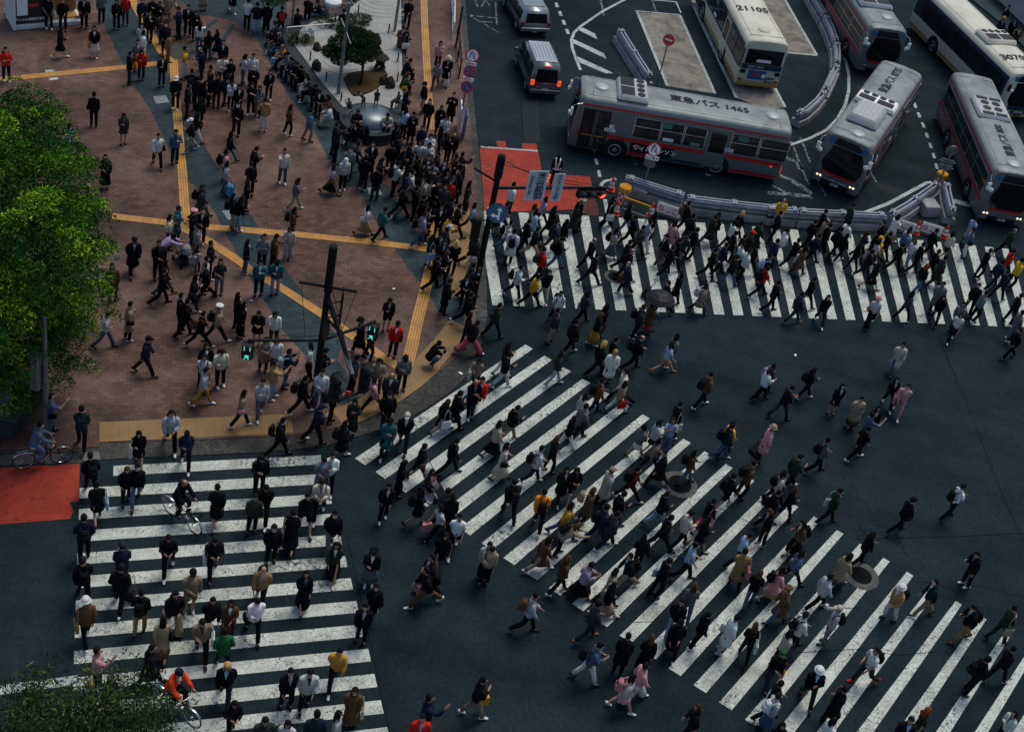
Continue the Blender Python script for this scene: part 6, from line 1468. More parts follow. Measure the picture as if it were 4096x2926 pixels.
YA = V3(0, 1, 0)
def headax(J): return (J['hfw'], YA, J['hup'])
def g_top(J, kind):
  m = PM(); up_, fw, pel, ch = J['up'], J['fw'], J['pel'], J['chest']
  bulk = {'T': 0.0, 'J': .018, 'H': .022, 'C': .026}[kind]
  ctr = lambda f, x=0: pel + (ch - pel) * f + fw * x
  sit = J['pel'][2] < .7 or J['legs'][0][1][0] > .25
  if kind == 'C' and not sit:
    lv = []
    for q in (1.0, .62, .25):          # skirt of the coat, from knee level upwards
      pts = [l[0] + (l[1] - l[0]) * q for l in J['legs']]
      c = (pts[0] + pts[1]) / 2; dx = abs(pts[0][0] - pts[1][0]) / 2; dy = abs(pts[0][1] - pts[1][1]) / 2
      lv.append((c, (dy + .115 + .02 * q, dx * .85 + .105 + .03 * q)))
    path = [l[0] for l in lv] + [ctr(.02)]; rad = [l[1] for l in lv] + [(.178 + bulk * .6, .135 + bulk * .6)]
  else:
    path = [ctr(-.14 if kind != 'T' else -.08), ctr(.02)]; rad = [(.178 + bulk, .132 + bulk), (.176 + bulk, .130 + bulk)]
  path += [ctr(.3), ctr(.62, .005), ctr(.86, .0), ctr(1.02, -.005), ctr(1.10, -.01), ctr(1.19, .0)]
  rad += [(.162 + bulk, .118 + bulk), (.182 + bulk, .128 + bulk), (.186 + bulk * .8, .118 + bulk), (.152 + bulk * .5, .097 + bulk * .7), (.095 + bulk * .3, .078 + bulk * .5), (.066, .070)]
  m.loft(path, rad, 14, cap1=False)
  for sh, el, wr, d in J['arms']:
    s = np.sign(sh[1]); inn = sh + V3(0, -.055 * s, .0) + up_ * .012
    if kind == 'T':
      e2 = sh + (el - sh) * .78; m.loft([inn, sh + (el - sh) * .12, sh + (el - sh) * .45, e2], [.062, .070, .066, .064], 9, ref=(1, 0, 0))
    else:
      w2 = el + (wr - el) * .93; m.loft([inn, sh + (el - sh) * .12, sh + (el - sh) * .6, el, el + (wr - el) * .45, w2], [.064 + bulk * .5, .070 + bulk * .7, .058 + bulk * .7, .056 + bulk * .6, .050 + bulk * .6, .043 + bulk * .5], 9, ref=(1, .3, 0))
  if kind == 'H':
    m.ball(J['neck'] - fw * .085 - up_ * .03, (fw, YA, up_), (.075, .115, .085), 10, 6)
  elif kind in 'JC':
    m.loft([J['neck'] - up_ * .03, J['neck'] + up_ * .025 - fw * .004], [(.078, .082), (.070, .076)], 10, cap0=False, cap1=False)
  return m.jitter(.0045, 1).arr()
def g_bottom(J, kind):
  m = PM(); pel, up_ = J['pel'], J['up']; sit = J['legs'][0][1][0] > .25 or pel[2] < .7
  m.loft([pel + up_ * .16, pel + up_ * .06, pel - V3(0, 0, .05), pel - V3(0, 0, .09)], [(.145, .108), (.165, .125), (.172, .132), (.13, .11)], 12)
  if kind in 'Ss' and not sit:
    q = [.15, .55, 1.0] if kind == 'S' else [.15, .5, .72]
    path = [pel + up_ * .12]; rad = [(.15, .112)]
    for f in q:
      pts = [l[0] + (l[1] - l[0]) * f for l in J['legs']]; c = (pts[0] + pts[1]) / 2; dx = abs(pts[0][0] - pts[1][0]) / 2; dy = abs(pts[0][1] - pts[1][1]) / 2
      path.append(c); rad.append((dy + .10 + .035 * f, dx * .9 + .095 + .035 * f))
    if kind == 'S':
      for f in (.55,):
        pts = [l[1] + (l[2] - l[1]) * f for l in J['legs']]; c = (pts[0] + pts[1]) / 2; dx = abs(pts[0][0] - pts[1][0]) / 2; dy = abs(pts[0][1] - pts[1][1]) / 2
        path.append(c); rad.append((dy + .155, min(dx * .8, .26) + .15))
    b0 = len(m.v); m.loft(path, rad, 16, cap0=False)
    for i in range(b0, len(m.v)):            # pleats
      if (i - b0) % 2: m.v[i] = m.v[i] + (m.v[i] - pel) * V3(-.04, -.04, 0)
  else:
    for hip, kn, an, toe, pi_ in J['legs']:
      if kind in 'hs': m.loft([hip + V3(0, 0, .03), hip + (kn - hip) * .4, hip + (kn - hip) * (.55 if kind == 's' else .8)], [.10, .098, .094], 10, ref=(1, 0, 0))
      elif kind in 'WS':
        m.loft([hip + V3(0, 0, .03), hip + (kn - hip) * .4, kn, kn + (an - kn) * .5, kn + (an - kn) * .95], [.102, .108, .105, .115, .128], 10, ref=(1, 0, 0))
      else:
        m.loft([hip + V3(0, 0, .03), hip + (kn - hip) * .35, hip + (kn - hip) * .75, kn, kn + (an - kn) * .4, kn + (an - kn) * .97], [.098, .092, .076, .070, .069, .062], 10, ref=(1, 0, 0))
  return m.jitter(.0035, 2).arr()
def g_shoe(J, i):
  m = PM(); hip, kn, an, toe, p = J['legs'][i]; f = V3(math.cos(p), 0, math.sin(p)); u = V3(-math.sin(p), 0, math.cos(p)); b = an - u * .072
  P = [b - f * .085 + u * .045, b - f * .06 + u * .045, b + u * .048, b + f * .075 + u * .036, b + f * .15 + u * .026, b + f * .185 + u * .022]
  m.loft(P, [(.022, .030), (.037, .050), (.040, .052), (.044, .037), (.042, .027), (.022, .016)], 8)
  return m.arr()
def g_hair(J, kind):
  m = PM(); ax = headax(J); c = J['head']; f, l, u = ax
  big = 1.0
  if kind == 'a': m.ball(c + u * .004 - f * .008, ax, (.100, .083, .118), 14, 9, lambda p: (p[0] < .02 and p[2] > -.05 and p[2] < .055) or p[0] < -.055 and p[2] > -.07)
  else:
    m.ball(c + u * .012 - f * .016, ax, (.106, .093, .124), 16, 12, lambda p: not (p[0] > .040 and p[2] < .066) and not (p[2] < -.075) and not (p[2] < -.03 and p[0] > -.01))
    pass
  if kind in 'lrB' or kind == 'b':
    L = {'l': .30, 'B': .34, 'r': .26, 'b': .12}[kind]
    back = c - f * .055
    m.loft([back + u * .06, back - u * .04 - f * .02, back - u * .14 - f * .035 - V3(0, 0, .0), back - V3(0, 0, .12 + L * .6) - f * .05, back - V3(0, 0, .12 + L) - f * .045], [(.088, .05), (.098, .055), (.105, .046), (.098, .036), (.06, .016)], 12)
    for s in (1, -1):
      a = c + YA * s * .078 + u * .02; m.loft([a, a - u * .10 + f * .01, a - V3(0, 0, .2) - f * .0], [(.022, .045), (.024, .042), (.012, .024)], 7)
  return m.jitter(.003, 3).arr()
def g_hat(J, kind):
  m = PM(); ax = headax(J); f, l, u = ax; c = J['head']
  if kind == 'c':
    m.ball(c + u * .03 - f * .006, ax, (.118, .102, .112), 14, 10, lambda p: p[2] > .0)
    a = c + u * .035 + f * .10; m.loft([a - f * .03, a + f * .04 - u * .006, a + f * .085 - u * .02], [(.075, .012), (.072, .010), (.03, .006)], 10)
  elif kind == 'h':
    m.loft([c + u * .028, c + u * .034, c + u * .045, c + u * .10, c + u * .138, c + u * .145], [(.150, .162), (.147, .158), (.114, .126), (.108, .12), (.085, .095), (.02, .02)], 18)
  elif kind == 'e':
    m.ball(c + u * .085 - f * .02, ax, (.145, .135, .060), 16, 8); m.ball(c + u * .15 - f * .02, ax, (.012, .012, .015), 6, 4)
  else:
    m.ball(c + u * .022 - f * .008, ax, (.116, .099, .132), 14, 10, lambda p: p[2] > .0); m.loft([c + u * .02 - f * .006, c + u * .055 - f * .006], [(.103, .120), (.100, .117)], 14, cap0=False, cap1=False)
  return m.arr()
def g_vee(J):
  m = PM(); up_, fw, pel, ch = J['up'], J['fw'], J['pel'], J['chest']; ctr = lambda f, x: pel + (ch - pel) * f + fw * x
  P = [ctr(1.17, .074), ctr(1.09, .106), ctr(1.0, .126), ctr(.84, .150), ctr(.66, .157)]; W_ = [.052, .052, .044, .030, .012]
  for p, w in zip(P, W_):
    for y, q in ((-w, -.012), (0, .006), (w, -.012), (w, -.05), (-w, -.05)): m.v.append(p + YA * y + fw * q)
  for i in range(4):
    for j in range(5): m.f.append((i * 5 + j, i * 5 + (j + 1) % 5, (i + 1) * 5 + (j + 1) % 5, (i + 1) * 5 + j))
  return m.arr()
def g_mask(J):
  m = PM(); ax = headax(J); m.ball(J['head'], ax, (.112, .080, .125), 20, 14, lambda p: p[0] > .045 and -.098 < p[2] < -.008); return m.arr()

# ---- the body: one skin grown round a skeleton, hands with five fingers
def make_body(J, key):
  V = []; E = []; Rd = []
  def nd(p, r, par=None):
    V.append(tuple(p)); Rd.append(r); i = len(V) - 1
    if par is not None: E.append((par, i))
    return i
  pel, up_ = J['pel'], J['up']
  r0 = nd(pel, (.125, .105)); b1 = nd(pel + up_ * .2, (.12, .095), r0); ch = nd(J['chest'] - up_ * .09, (.125, .09), b1); nb = nd(J['chest'] + up_ * .02, (.055, .055), ch); n2 = nd(J['neck'] + up_ * .02, (.052, .054), nb)
  f, l, u = headax(J); h = J['head']
  j1 = nd(h - u * .085 + f * .012, (.060, .066), n2); j2 = nd(h - u * .03 + f * .01, (.078, .092), j1); j3 = nd(h + u * .035, (.080, .098), j2); nd(h + u * .088 - f * .006, (.052, .066), j3)
  for hip, kn, an, toe, p in J['legs']:
    a = nd(hip - V3(0, 0, .02), .085, r0); k1 = nd(hip + (kn - hip) * .55, .072, a); k2 = nd(kn, .053, k1); k3 = nd(kn + (an - kn) * .35, .053, k2); k4 = nd(an - (an - kn) * .06, .036, k3); nd(toe * .55 + an * .45 - V3(0, 0, .02), .034, k4)
  for sh, el, wr, d in J['arms']:
    s = np.sign(sh[1]); a = nd(sh - up_ * .03, .040, ch); b = nd(sh + (el - sh) * .5, .042, a); c = nd(el, .038, b); e = nd(el + (wr - el) * .5, .034, c); w = nd(wr, .026, e)
    side = np.cross(d, V3(0, s, 0)); side = unit(side if np.linalg.norm(side) > .2 else V3(1, 0, 0)); nrm = np.cross(side, d)
    pm = nd(wr + d * .05, (.030, .020), w)
    for q, (o, ln_) in enumerate(((-.027, .066), (-.009, .078), (.010, .074), (.027, .058))):
      a1 = nd(wr + d * .088 + side * o, .0095, pm); a2 = nd(wr + d * (.088 + ln_ * .5) + side * o * 1.15 + nrm * .006 * s, .0085, a1); nd(wr + d * (.088 + ln_) + side * o * 1.1 + nrm * .022 * s, .007, a2)
    t1 = nd(wr + d * .045 + side * -.034, .0105, pm); nd(wr + d * .085 + side * -.05 + nrm * .012 * s, .0085, t1)
  me = bpy.data.meshes.new('body'); me.from_pydata(V, E, [])
  o = bpy.data.objects.new('body', me); COL.objects.link(o); o.modifiers.new('s', 'SKIN'); o.modifiers['s'].use_smooth_shade = True
  sk = me.skin_vertices[0].data
  for i, r in enumerate(Rd): sk[i].radius = r if hasattr(r, '__len__') else (r, r)
  sk[0].use_root = True
  sb = o.modifiers.new('d', 'SUBSURF'); sb.levels = 1; sb.render_levels = 1
  dg = bpy.context.evaluated_depsgraph_get(); dg.update(); e = o.evaluated_get(dg); mm = e.to_mesh()
  vs = np.empty(len(mm.vertices) * 3, np.float32); mm.vertices.foreach_get('co', vs); vs = vs.reshape(-1, 3); fs = [tuple(p.vertices) for p in mm.polygons]
  e.to_mesh_clear(); bpy.data.objects.remove(o); bpy.data.meshes.remove(me)
  nsk = len(fs); m = PM(); ax = headax(J)
  m.loft([h + f * .088 + u * .012, h + f * .104 - u * .012, h + f * .112 - u * .034, h + f * .092 - u * .045], [(.008, .006), (.011, .009), (.016, .011), (.012, .006)], 6)      # nose
  for s in (1, -1): m.ball(h + YA * s * .080 - u * .012 - f * .006, ax, (.020, .010, .032), 8, 5)                                                                                  # ears
  nf = len(m.f); me_ = [tuple(x + len(vs) for x in q) for q in m.f]; vs = np.concatenate([vs, np.array(m.v, np.float32)])
  d = PM()
  for s in (1, -1): d.ball(h + f * .088 + YA * s * .033 + u * .008, ax, (.006, .011, .005), 6, 4); d.loft([h + f * .094 + YA * s * .018 + u * .030, h + f * .086 + YA * s * .050 + u * .030], [.0035, .003], 5)
  dk = [tuple(x + len(vs) for x in q) for q in d.f]; vs = np.concatenate([vs, np.array(d.v, np.float32)])
  mo = PM(); mo.ball(h + f * .090 - u * .062, ax, (.008, .022, .006), 8, 4); lp = [tuple(x + len(vs) for x in q) for q in mo.f]; vs = np.concatenate([vs, np.array(mo.v, np.float32)])
  return vs, fs + me_ + dk + lp, [0] * (len(fs) + len(me_)) + [1] * len(dk) + [2] * len(lp)

plain('eye_dark', (.012, .010, .010), .4); plain('lip', (.26, .09, .075), .5)
BODY = {}; GARM = {}; MESH = {}
def body_arr(pose):
  if pose not in BODY: BODY[pose] = make_body(JJ[pose], pose)
  return BODY[pose]
def garm(pose, what):
  k = (pose, what)
  if k not in GARM:
    J = JJ[pose]; a, b = what[0], what[1:]
    GARM[k] = {'t': lambda: g_top(J, b), 'b': lambda: g_bottom(J, b), 'f': lambda: g_shoe(J, int(b)), 'h': lambda: g_hair(J, b), 'c': lambda: g_hat(J, b), 'm': lambda: g_mask(J), 'v': lambda: g_vee(J)}[a]()
  return GARM[k]
def mesh_of(key, arr, mats, mi=None):
  if key not in MESH:
    me = bpy.data.meshes.new(key); me.from_pydata([tuple(map(float, v)) for v in arr[0]], [], arr[1])
    for mt in mats: me.materials.append(mt)
    if mi: me.polygons.foreach_set('material_index', mi)
    me.polygons.foreach_set('use_smooth', [True] * len(me.polygons)); me.update(); MESH[key] = me
  return MESH[key]

# ---- bags (each a thing of its own); bag space: x forward of the wearer, z up, origin at the hanging point
def bag_meshes():
  D = {}
  m = MB(); m.bbox((0, 0, 0), (.17, .30, .43), .06, top=.86); m.bbox((-.095, 0, -.07), (.06, .22, .22), .025); D['B'] = [('backpack', m)]
  s = MB()
  for y in (.10, -.10): s.tube([(.07, y, .16), (.16, y * 1.1, .24), (.29, y * 1.1, .20), (.345, y * 1.0, .05), (.24, y * 1.3, -.13), (.08, y, -.14)], [(.022, .010)] * 6, 6, ref=(0, 1, 0))
  D['B'].append(('strap', s))
  m = MB(); m.bbox((0, 0, -.60), (.36, .09, .36), .03, top=.96); h = MB(); h.tube([(-.10, 0, -.43), (-.09, -.02, -.1), (0, -.06, .03), (.09, -.02, -.1), (.10, 0, -.43)], [(.013, .006)] * 5, 6, ref=(0, 1, 0)); D['T'] = [('tote_bag', m), ('handle', h)]
  m = MB(); m.bbox((0, 0, 0), (.27, .11, .20), .035, top=.9); h = MB(); h.tube([(-.11, 0, .08), (-.08, -.02, .28), (-.02, -.045, .42), (.03, -.045, .42), (.08, -.02, .28), (.11, 0, .08)], [(.010, .005)] * 6, 6, ref=(0, 1, 0)); D['H'] = [('handbag', m), ('strap', h)]
  m = MB(); m.bbox((0, 0, -.32), (.31, .12, .36), .012, top=1.0); h = MB(); h.tube([(-.08, 0, -.15), (-.04, 0, -.02), (.04, 0, -.02), (.08, 0, -.15)], [.007] * 4, 5); D['P'] = [('paper_bag', m), ('handle', h)]
  return {k: [(n, mb.mesh(n, M['leather'] if k != 'P' else M['cloth'], 'auto')) for n, mb in v] for k, v in D.items()}
BAGS = bag_meshes()
BAGCAT = dict(B='backpack', T='tote bag', H='handbag', P='paper bag')
def bag_place(J, kind, side):
  """local hanging point and tilt for a pose"""
  up_, fw, ch, pel = J['up'], J['fw'], J['chest'], J['pel']; ln_ = math.atan2(up_[0], up_[2])
  if kind == 'B': return ch - up_ * .17 - fw * .245, ln_
  if kind == 'T': sh = J['arms'][0 if side > 0 else 1][0]; return V3(sh[0] - .02, side * .262, sh[2] + .02), 0
  if kind == 'H': return pel + V3(.02, side * .245, .06 if pel[2] > .7 else .02), 0
  w = J['arms'][0 if side > 0 else 1]; return w[2] + w[3] * .08 + V3(0, side * .02, 0), 0

TOKENS = (('{L}', 'stripe of crossing beside the red lane'), ('{l}', 'crossing beside the red lane'), ('{D}', 'stripe of diagonal crossing'), ('{d}', 'diagonal crossing'), ('{U}', 'stripe of crossing along the guard rails'), ('{u}', 'crossing along the guard rails'), ('{a}', 'on bare asphalt'), ('{m}', 'near the leaning corner mast'), ('{p}', 'near the plaza signal mast'), ('{Q}', 'the person in black jacket'), ('{q}', 'person in black jacket'), ('{x}', 'person in '), ('{b}', 'on the back of the '), ('{h}', 'at the hip of the '), ('{t}', 'black trousers'), ('{n}', 'navy trousers'), ('{j}', 'denim blue trousers'), ('{w}', 'walking with phone'), ('{r}', 'reading a phone'), ('{k}', 'with black backpack'), ('{f}', 'white face mask'), ('{y}', 'long dark hair'), ('{g}', 'near the big green tree'), ('{s}', 'hanging from the '))
def words(t):
  for a, b in reversed(TOKENS): t = t.replace(a, b)
  return t
GROUPS = ['', 'people on the crossing beside the red lane', 'people on the diagonal crossing', 'people on the crossing along the guard rails', 'people on the plaza', 'people on the bare asphalt']
PEOPLE = [
(-24.98,50.13,0.060,-0.96,0.99,'X0','Hr','Pn','s','Bk w'),
(-25.42,55.34,0.060,-1.02,0.99,'S3','Tk','Pk','s','Tw w'),
(-24.80,55.48,0.060,-0.98,0.99,'S1','Jk','Pk','s',''),
(-23.84,53.01,0.060,0.41,0.94,'Q0','Ck','hk','l','Hk w'),
(-22.55,53.75,0.060,-1.15,0.94,'S3','Jk','Sc','l','TO w'),
(-24.07,56.17,0.060,-1.31,0.99,'S3','Jk','Pk','s','Hk'),
(-23.59,57.05,0.060,2.18,0.99,'S2','Jg','Pk','s',''),
(-22.73,56.75,0.060,-1.27,0.94,'S1','Jk','Pk','l','Hk'),
(-22.54,57.36,0.060,-1.23,0.94,'S3','Jr','Pn','l',''),
(-21.66,57.24,0.060,-1.30,0.99,'S1','Jn','Po','s',''),
(-21.30,57.61,0.060,-1.29,0.99,'S4','Jk','Pk','s',''),
(-20.92,57.54,0.060,-1.17,0.94,'S4','Hk','Pk','l',''),
(-20.91,58.55,0.060,2.01,0.94,'S1','Cb','Pb','l',''),
(-20.85,59.23,0.060,0.33,0.99,'W5','Jc','Pc','s','w'),
(-20.37,56.48,0.060,-1.06,0.99,'P1','Jo','Pn','s','m'),
(-19.86,55.49,0.060,-1.12,0.99,'S3','Jk','Pk','s','m'),
(-20.82,54.99,0.060,-1.20,0.94,'S3','Tw','Pk','l','m'),
(-20.54,54.48,0.060,0.30,0.94,'S0','Cw','Sw','l','Tw'),
(-20.40,53.42,0.060,-0.99,0.99,'S1','Jg','Pn','s',''),
(-20.27,52.20,0.060,0.64,0.99,'S0','Hk','Pn','s','m'),
(-19.95,52.78,0.060,-1.17,0.94,'P1','Hr','Pn','l','TO'),
(-19.48,54.87,0.060,0.44,0.94,'S4','Jt','Pt','l','Hb'),
(-18.94,52.62,0.060,-1.05,0.99,'P1','Jk','Pn','s',''),
(-18.28,53.70,0.060,0.28,0.99,'S3','Ty','Pw','s','Hk'),
(-17.62,54.09,0.060,-2.60,0.99,'P0','Jn','Pn','a',''),
(-18.57,56.48,0.060,1.74,0.94,'F0','Tw','PB','l',''),
(-17.91,55.82,0.060,2.10,0.94,'S2','Jk','PB','l',''),
(-17.84,54.81,0.060,-1.30,0.94,'S1','Hk','Pk','l',''),
(-17.61,56.28,0.060,-2.47,0.94,'W4','Ck','hk','l',''),
(-16.55,53.83,0.060,-1.12,0.99,'P0','Jc','Pk','s',''),
(-16.15,53.77,0.060,-1.21,0.94,'S1','Ck','Pk','l','m Hk'),
(-15.76,54.44,0.060,0.65,0.94,'P0','Tw','PB','l','Ho'),
(-15.35,54.52,0.060,-1.29,0.99,'S0','Hw','Pk','s','Bk'),
(-14.99,53.52,0.060,-1.39,0.99,'S4','Jk','Pk','cb',''),
(-16.69,52.61,0.060,0.53,0.99,'S3','Jo','Pk','s',''),
(-17.31,51.88,0.060,1.84,0.99,'S4','Jk','PB','s','Bn'),
(-17.71,51.07,0.060,-1.40,0.99,'S1','Jk','Pk','cw','w'),
(-16.85,51.40,0.060,1.83,0.99,'S0','Jk','Pk','s',''),
(-16.54,51.34,0.060,0.53,0.94,'S1','Jk','Pk','l',''),
(-16.51,51.97,0.060,0.70,0.94,'P0','Jk','Pk','l',''),
(-15.90,52.32,0.060,0.57,0.94,'P0','Jd','Pk','l',''),
(-15.52,52.02,0.060,-1.03,0.94,'P1','Jw','Pk','l','w'),
(-14.59,52.04,0.060,-1.47,0.99,'S4','Tk','Pk','s','w'),
(-14.26,52.07,0.060,-1.33,0.94,'S1','Jg','Pg','l',''),
(-14.60,50.03,0.060,-1.27,0.99,'S2','Jk','Pk','s','m'),
(-20.23,48.22,0.060,1.81,0.99,'S0','Jk','Pk','s','Hk'),
(-18.63,47.45,0.060,-1.05,0.95,'P1','Jd','sd','l',''),
(-16.76,46.42,0.060,-1.05,0.99,'W0','Hw','Pk','s','Hk'),
(-16.21,46.95,0.060,-1.00,0.99,'S4','JB','Pk','s',''),
(-15.92,48.06,0.060,-2.49,0.99,'W8','Jk','Pb','cw','w'),
(-15.96,48.71,0.060,0.63,0.94,'Q1','Jk','Pw','l',''),
(-18.02,44.10,0.060,-1.35,0.95,'S2','Ck','Sk','l','m'),
(-14.19,47.87,0.060,0.38,0.95,'W0','Jk','PB','l',''),
(-13.94,46.48,0.060,0.59,0.95,'S1','Hp','Pk','l','Bk'),
(-13.59,45.59,0.060,0.26,0.95,'W3','Ts','Pg','l',''),
(-12.90,47.02,0.060,0.59,0.99,'P1','Ck','Pk','s',''),
(-12.63,45.84,0.060,2.09,0.99,'S1','Jk','Pk','s',''),
(-12.42,44.65,0.060,0.41,0.95,'S1','Jk','Pk','l','m Tc'),
(-13.93,43.59,0.060,0.40,1.00,'W0','Cd','Po','cD','Bk'),
(-20.20,45.65,0.060,0.27,0.95,'S4','Tl','Pw','l',''),
(-19.82,60.57,0.060,-1.02,0.94,'S2','Jk','Sb','l',''),
(-18.49,61.12,0.060,-1.08,0.94,'W0','Ck','hk','l','w'),
(-17.26,59.65,0.060,1.70,0.99,'S1','Tw','Pk','s',''),
(-16.77,59.55,0.060,1.89,0.99,'S4','Jk','Pl','s','Bk'),
(-15.31,58.05,0.060,-2.57,0.94,'T1','Jk','Pb','l','Hb w'),
(-14.94,57.94,0.060,-2.74,0.99,'T1','Ck','PB','a',''),
(-14.49,56.76,0.060,-2.61,0.99,'T0','Jt','Pk','a','Pl'),
(-14.04,56.18,0.060,-2.60,0.99,'T1','Hg','Pk','ck',''),
(-13.70,55.79,0.060,-2.65,0.99,'T1','Jn','Pn','s',''),
(-13.37,55.56,0.060,-2.59,0.99,'T1','Jk','Pk','s',''),
(-14.27,53.64,0.060,-1.15,0.94,'S1','Jk','Pk','l','Hk w'),
(-13.66,50.96,0.060,2.08,0.99,'S1','Ht','Pw','s','Hk w'),
(-12.71,54.66,0.060,-2.64,0.94,'T0','Tw','Pw','l',''),
(-12.46,54.31,0.060,-2.68,0.99,'T1','Jd','Pk','s','w'),
(-12.20,53.98,0.060,-1.33,0.99,'T1','Jk','Pk','s',''),
(-11.27,53.29,0.060,-2.69,0.94,'T1','Jo','Pb','l',''),
(-11.09,52.59,0.060,-2.72,0.94,'T1','Cw','Sc','B',''),
(-12.56,51.06,0.060,0.56,0.94,'WB','Jo','Pk','l','Ho w'),
(-11.63,50.96,0.060,0.41,0.99,'WB','JB','Pb','s','M'),
(-10.08,49.70,0.060,0.29,0.94,'P1','Jk','Pn','l','m'),
(-11.70,47.33,0.060,-1.06,0.99,'F0','Jc','PT','s','w'),
(-10.67,45.63,0.060,0.43,0.95,'Q0','Jg','Pb','l','Hy w'),
(-9.62,47.31,0.060,0.29,0.95,'W5','Ts','Sk','l','Ho'),
(-9.24,47.87,0.060,-1.11,0.99,'P1','Hs','Pk','cw','w'),
(-9.24,48.72,0.060,-1.41,0.99,'S0','Hg','Pn','s','m Bk'),
(-9.75,51.92,0.060,-1.22,0.99,'P1','Jk','Pk','s',''),
(-9.32,50.96,0.060,-2.84,0.99,'S4','Jk','PB','a','Bk'),
(-9.61,51.42,0.160,-2.69,0.99,'T1','Jk','Pk','s',''),
(-8.54,52.79,0.160,-1.38,0.99,'T1','Jc','Pk','s',''),
(-7.94,51.62,0.060,-2.60,0.94,'S0','Ck','Pk','l',''),
(-8.54,48.81,0.060,-2.85,0.99,'S4','Jk','Pk','s','Bk'),
(-8.45,48.24,0.060,1.79,0.99,'S3','Jk','PD','s','w'),
(-7.88,48.51,0.060,0.30,0.94,'P0','Jk','Pk','l','To'),
(-7.80,47.70,0.060,1.87,0.99,'S0','Jk','PD','ck',''),
(-7.14,48.35,0.060,0.65,0.99,'P0','Hw','Pk','ck','Bk'),
(-6.44,48.13,0.060,0.27,0.99,'W0','Hw','PB','s','Bk'),
(-6.94,54.20,0.060,-1.54,0.99,'S3','Hk','Pk','s',''),
(-7.43,55.65,0.060,-2.68,0.99,'W2','Jk','Pb','ck',''),
(-7.34,58.20,0.060,-1.58,0.94,'W7','Jg','Po','l','m'),
(-6.95,58.79,0.060,-1.44,0.99,'W8','Ck','Pw','hc',''),
(-7.64,60.19,0.060,-1.32,0.94,'S4','Jp','Pk','l','m'),
(-9.69,60.81,0.060,-1.48,0.99,'P1','Co','Pk','s',''),
(-9.44,60.68,0.060,0.27,0.99,'S2','Jk','Pk','s','Tw'),
(-8.89,58.15,0.060,0.57,0.99,'T1','Jk','Pk','s',''),
(-8.71,56.92,0.060,0.55,0.94,'T1','JG','Pk','B','Hy'),
(-8.13,54.51,0.060,0.67,0.94,'P1','Jn','Pk','l',''),
(-6.02,55.26,0.060,-1.56,0.99,'F1','Ck','Pd','s','m'),
(-6.34,54.01,0.060,-1.36,0.94,'S4','Ck','Pk','l',''),
(-5.93,53.09,0.060,-1.47,0.99,'S1','Jw','Pn','s','Bk'),
(-7.78,53.08,0.060,0.60,0.94,'S2','Jl','Pk','l','Tw'),
(-7.37,52.73,0.060,-1.39,0.99,'S4','Ck','Pk','s','M'),
(-6.77,51.92,0.060,-1.29,0.94,'S1','Jn','Pk','l','m'),
(-5.95,52.20,0.060,0.43,0.94,'S3','Jk','Pk','l',''),
(-6.29,51.42,0.060,-1.32,0.94,'S4','Jw','Pk','l','m'),
(-6.60,50.59,0.060,-1.37,0.94,'S3','Jw','Pk','l','Tw'),
(-6.19,50.65,0.060,-1.15,0.94,'S4','Hw','sk','l','Hc'),
(-5.54,51.73,0.060,0.25,0.94,'S0','Jk','Pk','B','Bd'),
(-5.32,51.93,0.060,-1.43,0.99,'P1','Jk','Pk','a',''),
(-4.93,50.39,0.060,-2.68,0.94,'S4','Jo','Pn','B',''),
(-4.64,50.30,0.060,0.45,0.99,'F0','Jk','Pn','s',''),
(-5.71,49.09,0.060,-1.31,0.99,'S4','Jg','Pk','s',''),
(-5.27,49.34,0.060,-1.43,0.99,'S2','Jk','Pk','s','m'),
(-6.07,48.81,0.060,-1.14,0.94,'S2','Jk','Pk','l',''),
(-6.42,49.21,0.060,0.34,0.99,'S2','Jk','Pk','s',''),
(-5.77,47.67,0.060,-2.77,0.99,'S3','Cb','Pk','s',''),
(-5.36,48.31,0.060,0.47,0.99,'S1','Jn','Pk','s',''),
(-5.52,47.83,0.060,-1.25,0.95,'S1','Jw','Pk','l',''),
(-4.72,47.98,0.060,-1.38,0.99,'S2','Jr','Pk','s',''),
(-3.99,48.33,0.060,0.20,0.94,'S1','JD','SD','l','m'),
(-10.04,63.87,0.060,-1.35,0.99,'S1','Jk','Pk','s',''),
(-16.33,59.81,0.060,1.71,0.99,'S0','Jk','Pk','s',''),
(-15.72,60.26,0.060,1.79,0.99,'T1','Jk','Pk','s','Br'),
(-15.50,58.79,0.060,-2.69,0.99,'T0','Jn','Pk','s',''),
(-14.95,60.46,0.060,1.92,0.99,'T1','Jk','Pk','s',''),
(-14.73,61.47,0.060,1.63,0.99,'S4','Jk','Pk','s',''),
(-14.29,62.12,0.060,-2.61,0.99,'T0','Jk','PB','s','w'),
(-13.98,62.46,0.060,-2.53,0.99,'T0','Jg','PB','s','w'),
(-12.90,61.57,0.060,1.78,0.99,'T1','Jk','Pk','s',''),
(-13.07,55.27,0.060,-2.59,0.99,'T1','Jk','Pk','s',''),
(-11.91,53.59,0.060,-1.34,0.99,'T1','Jk','Pk','s',''),
(-0.58,52.13,0.004,-1.43,0.99,'S4','Jk','Pk','ck','m','{q}, in white harness holding a red baton, {a}',5,[]),
(-2.17,48.94,0.004,0.59,0.99,'S0','Jw','Pk','s',''),
(24.76,82.70,0.004,-2.85,0.99,'S3','Jk','Pk','s',''),
(24.16,80.67,0.004,-1.81,0.99,'S4','Jd','Pd','ht',''),
(24.92,80.87,0.004,-1.64,0.99,'S4','Jk','Pk','s',''),
(25.03,79.64,0.004,-1.82,0.99,'S4','Jo','Pk','s',''),
(-14.22,41.79,0.060,0.19,1.00,'S1','CT','Pk','s','M','{x}teal long coat, {t}, standing, {g}',4,[]),
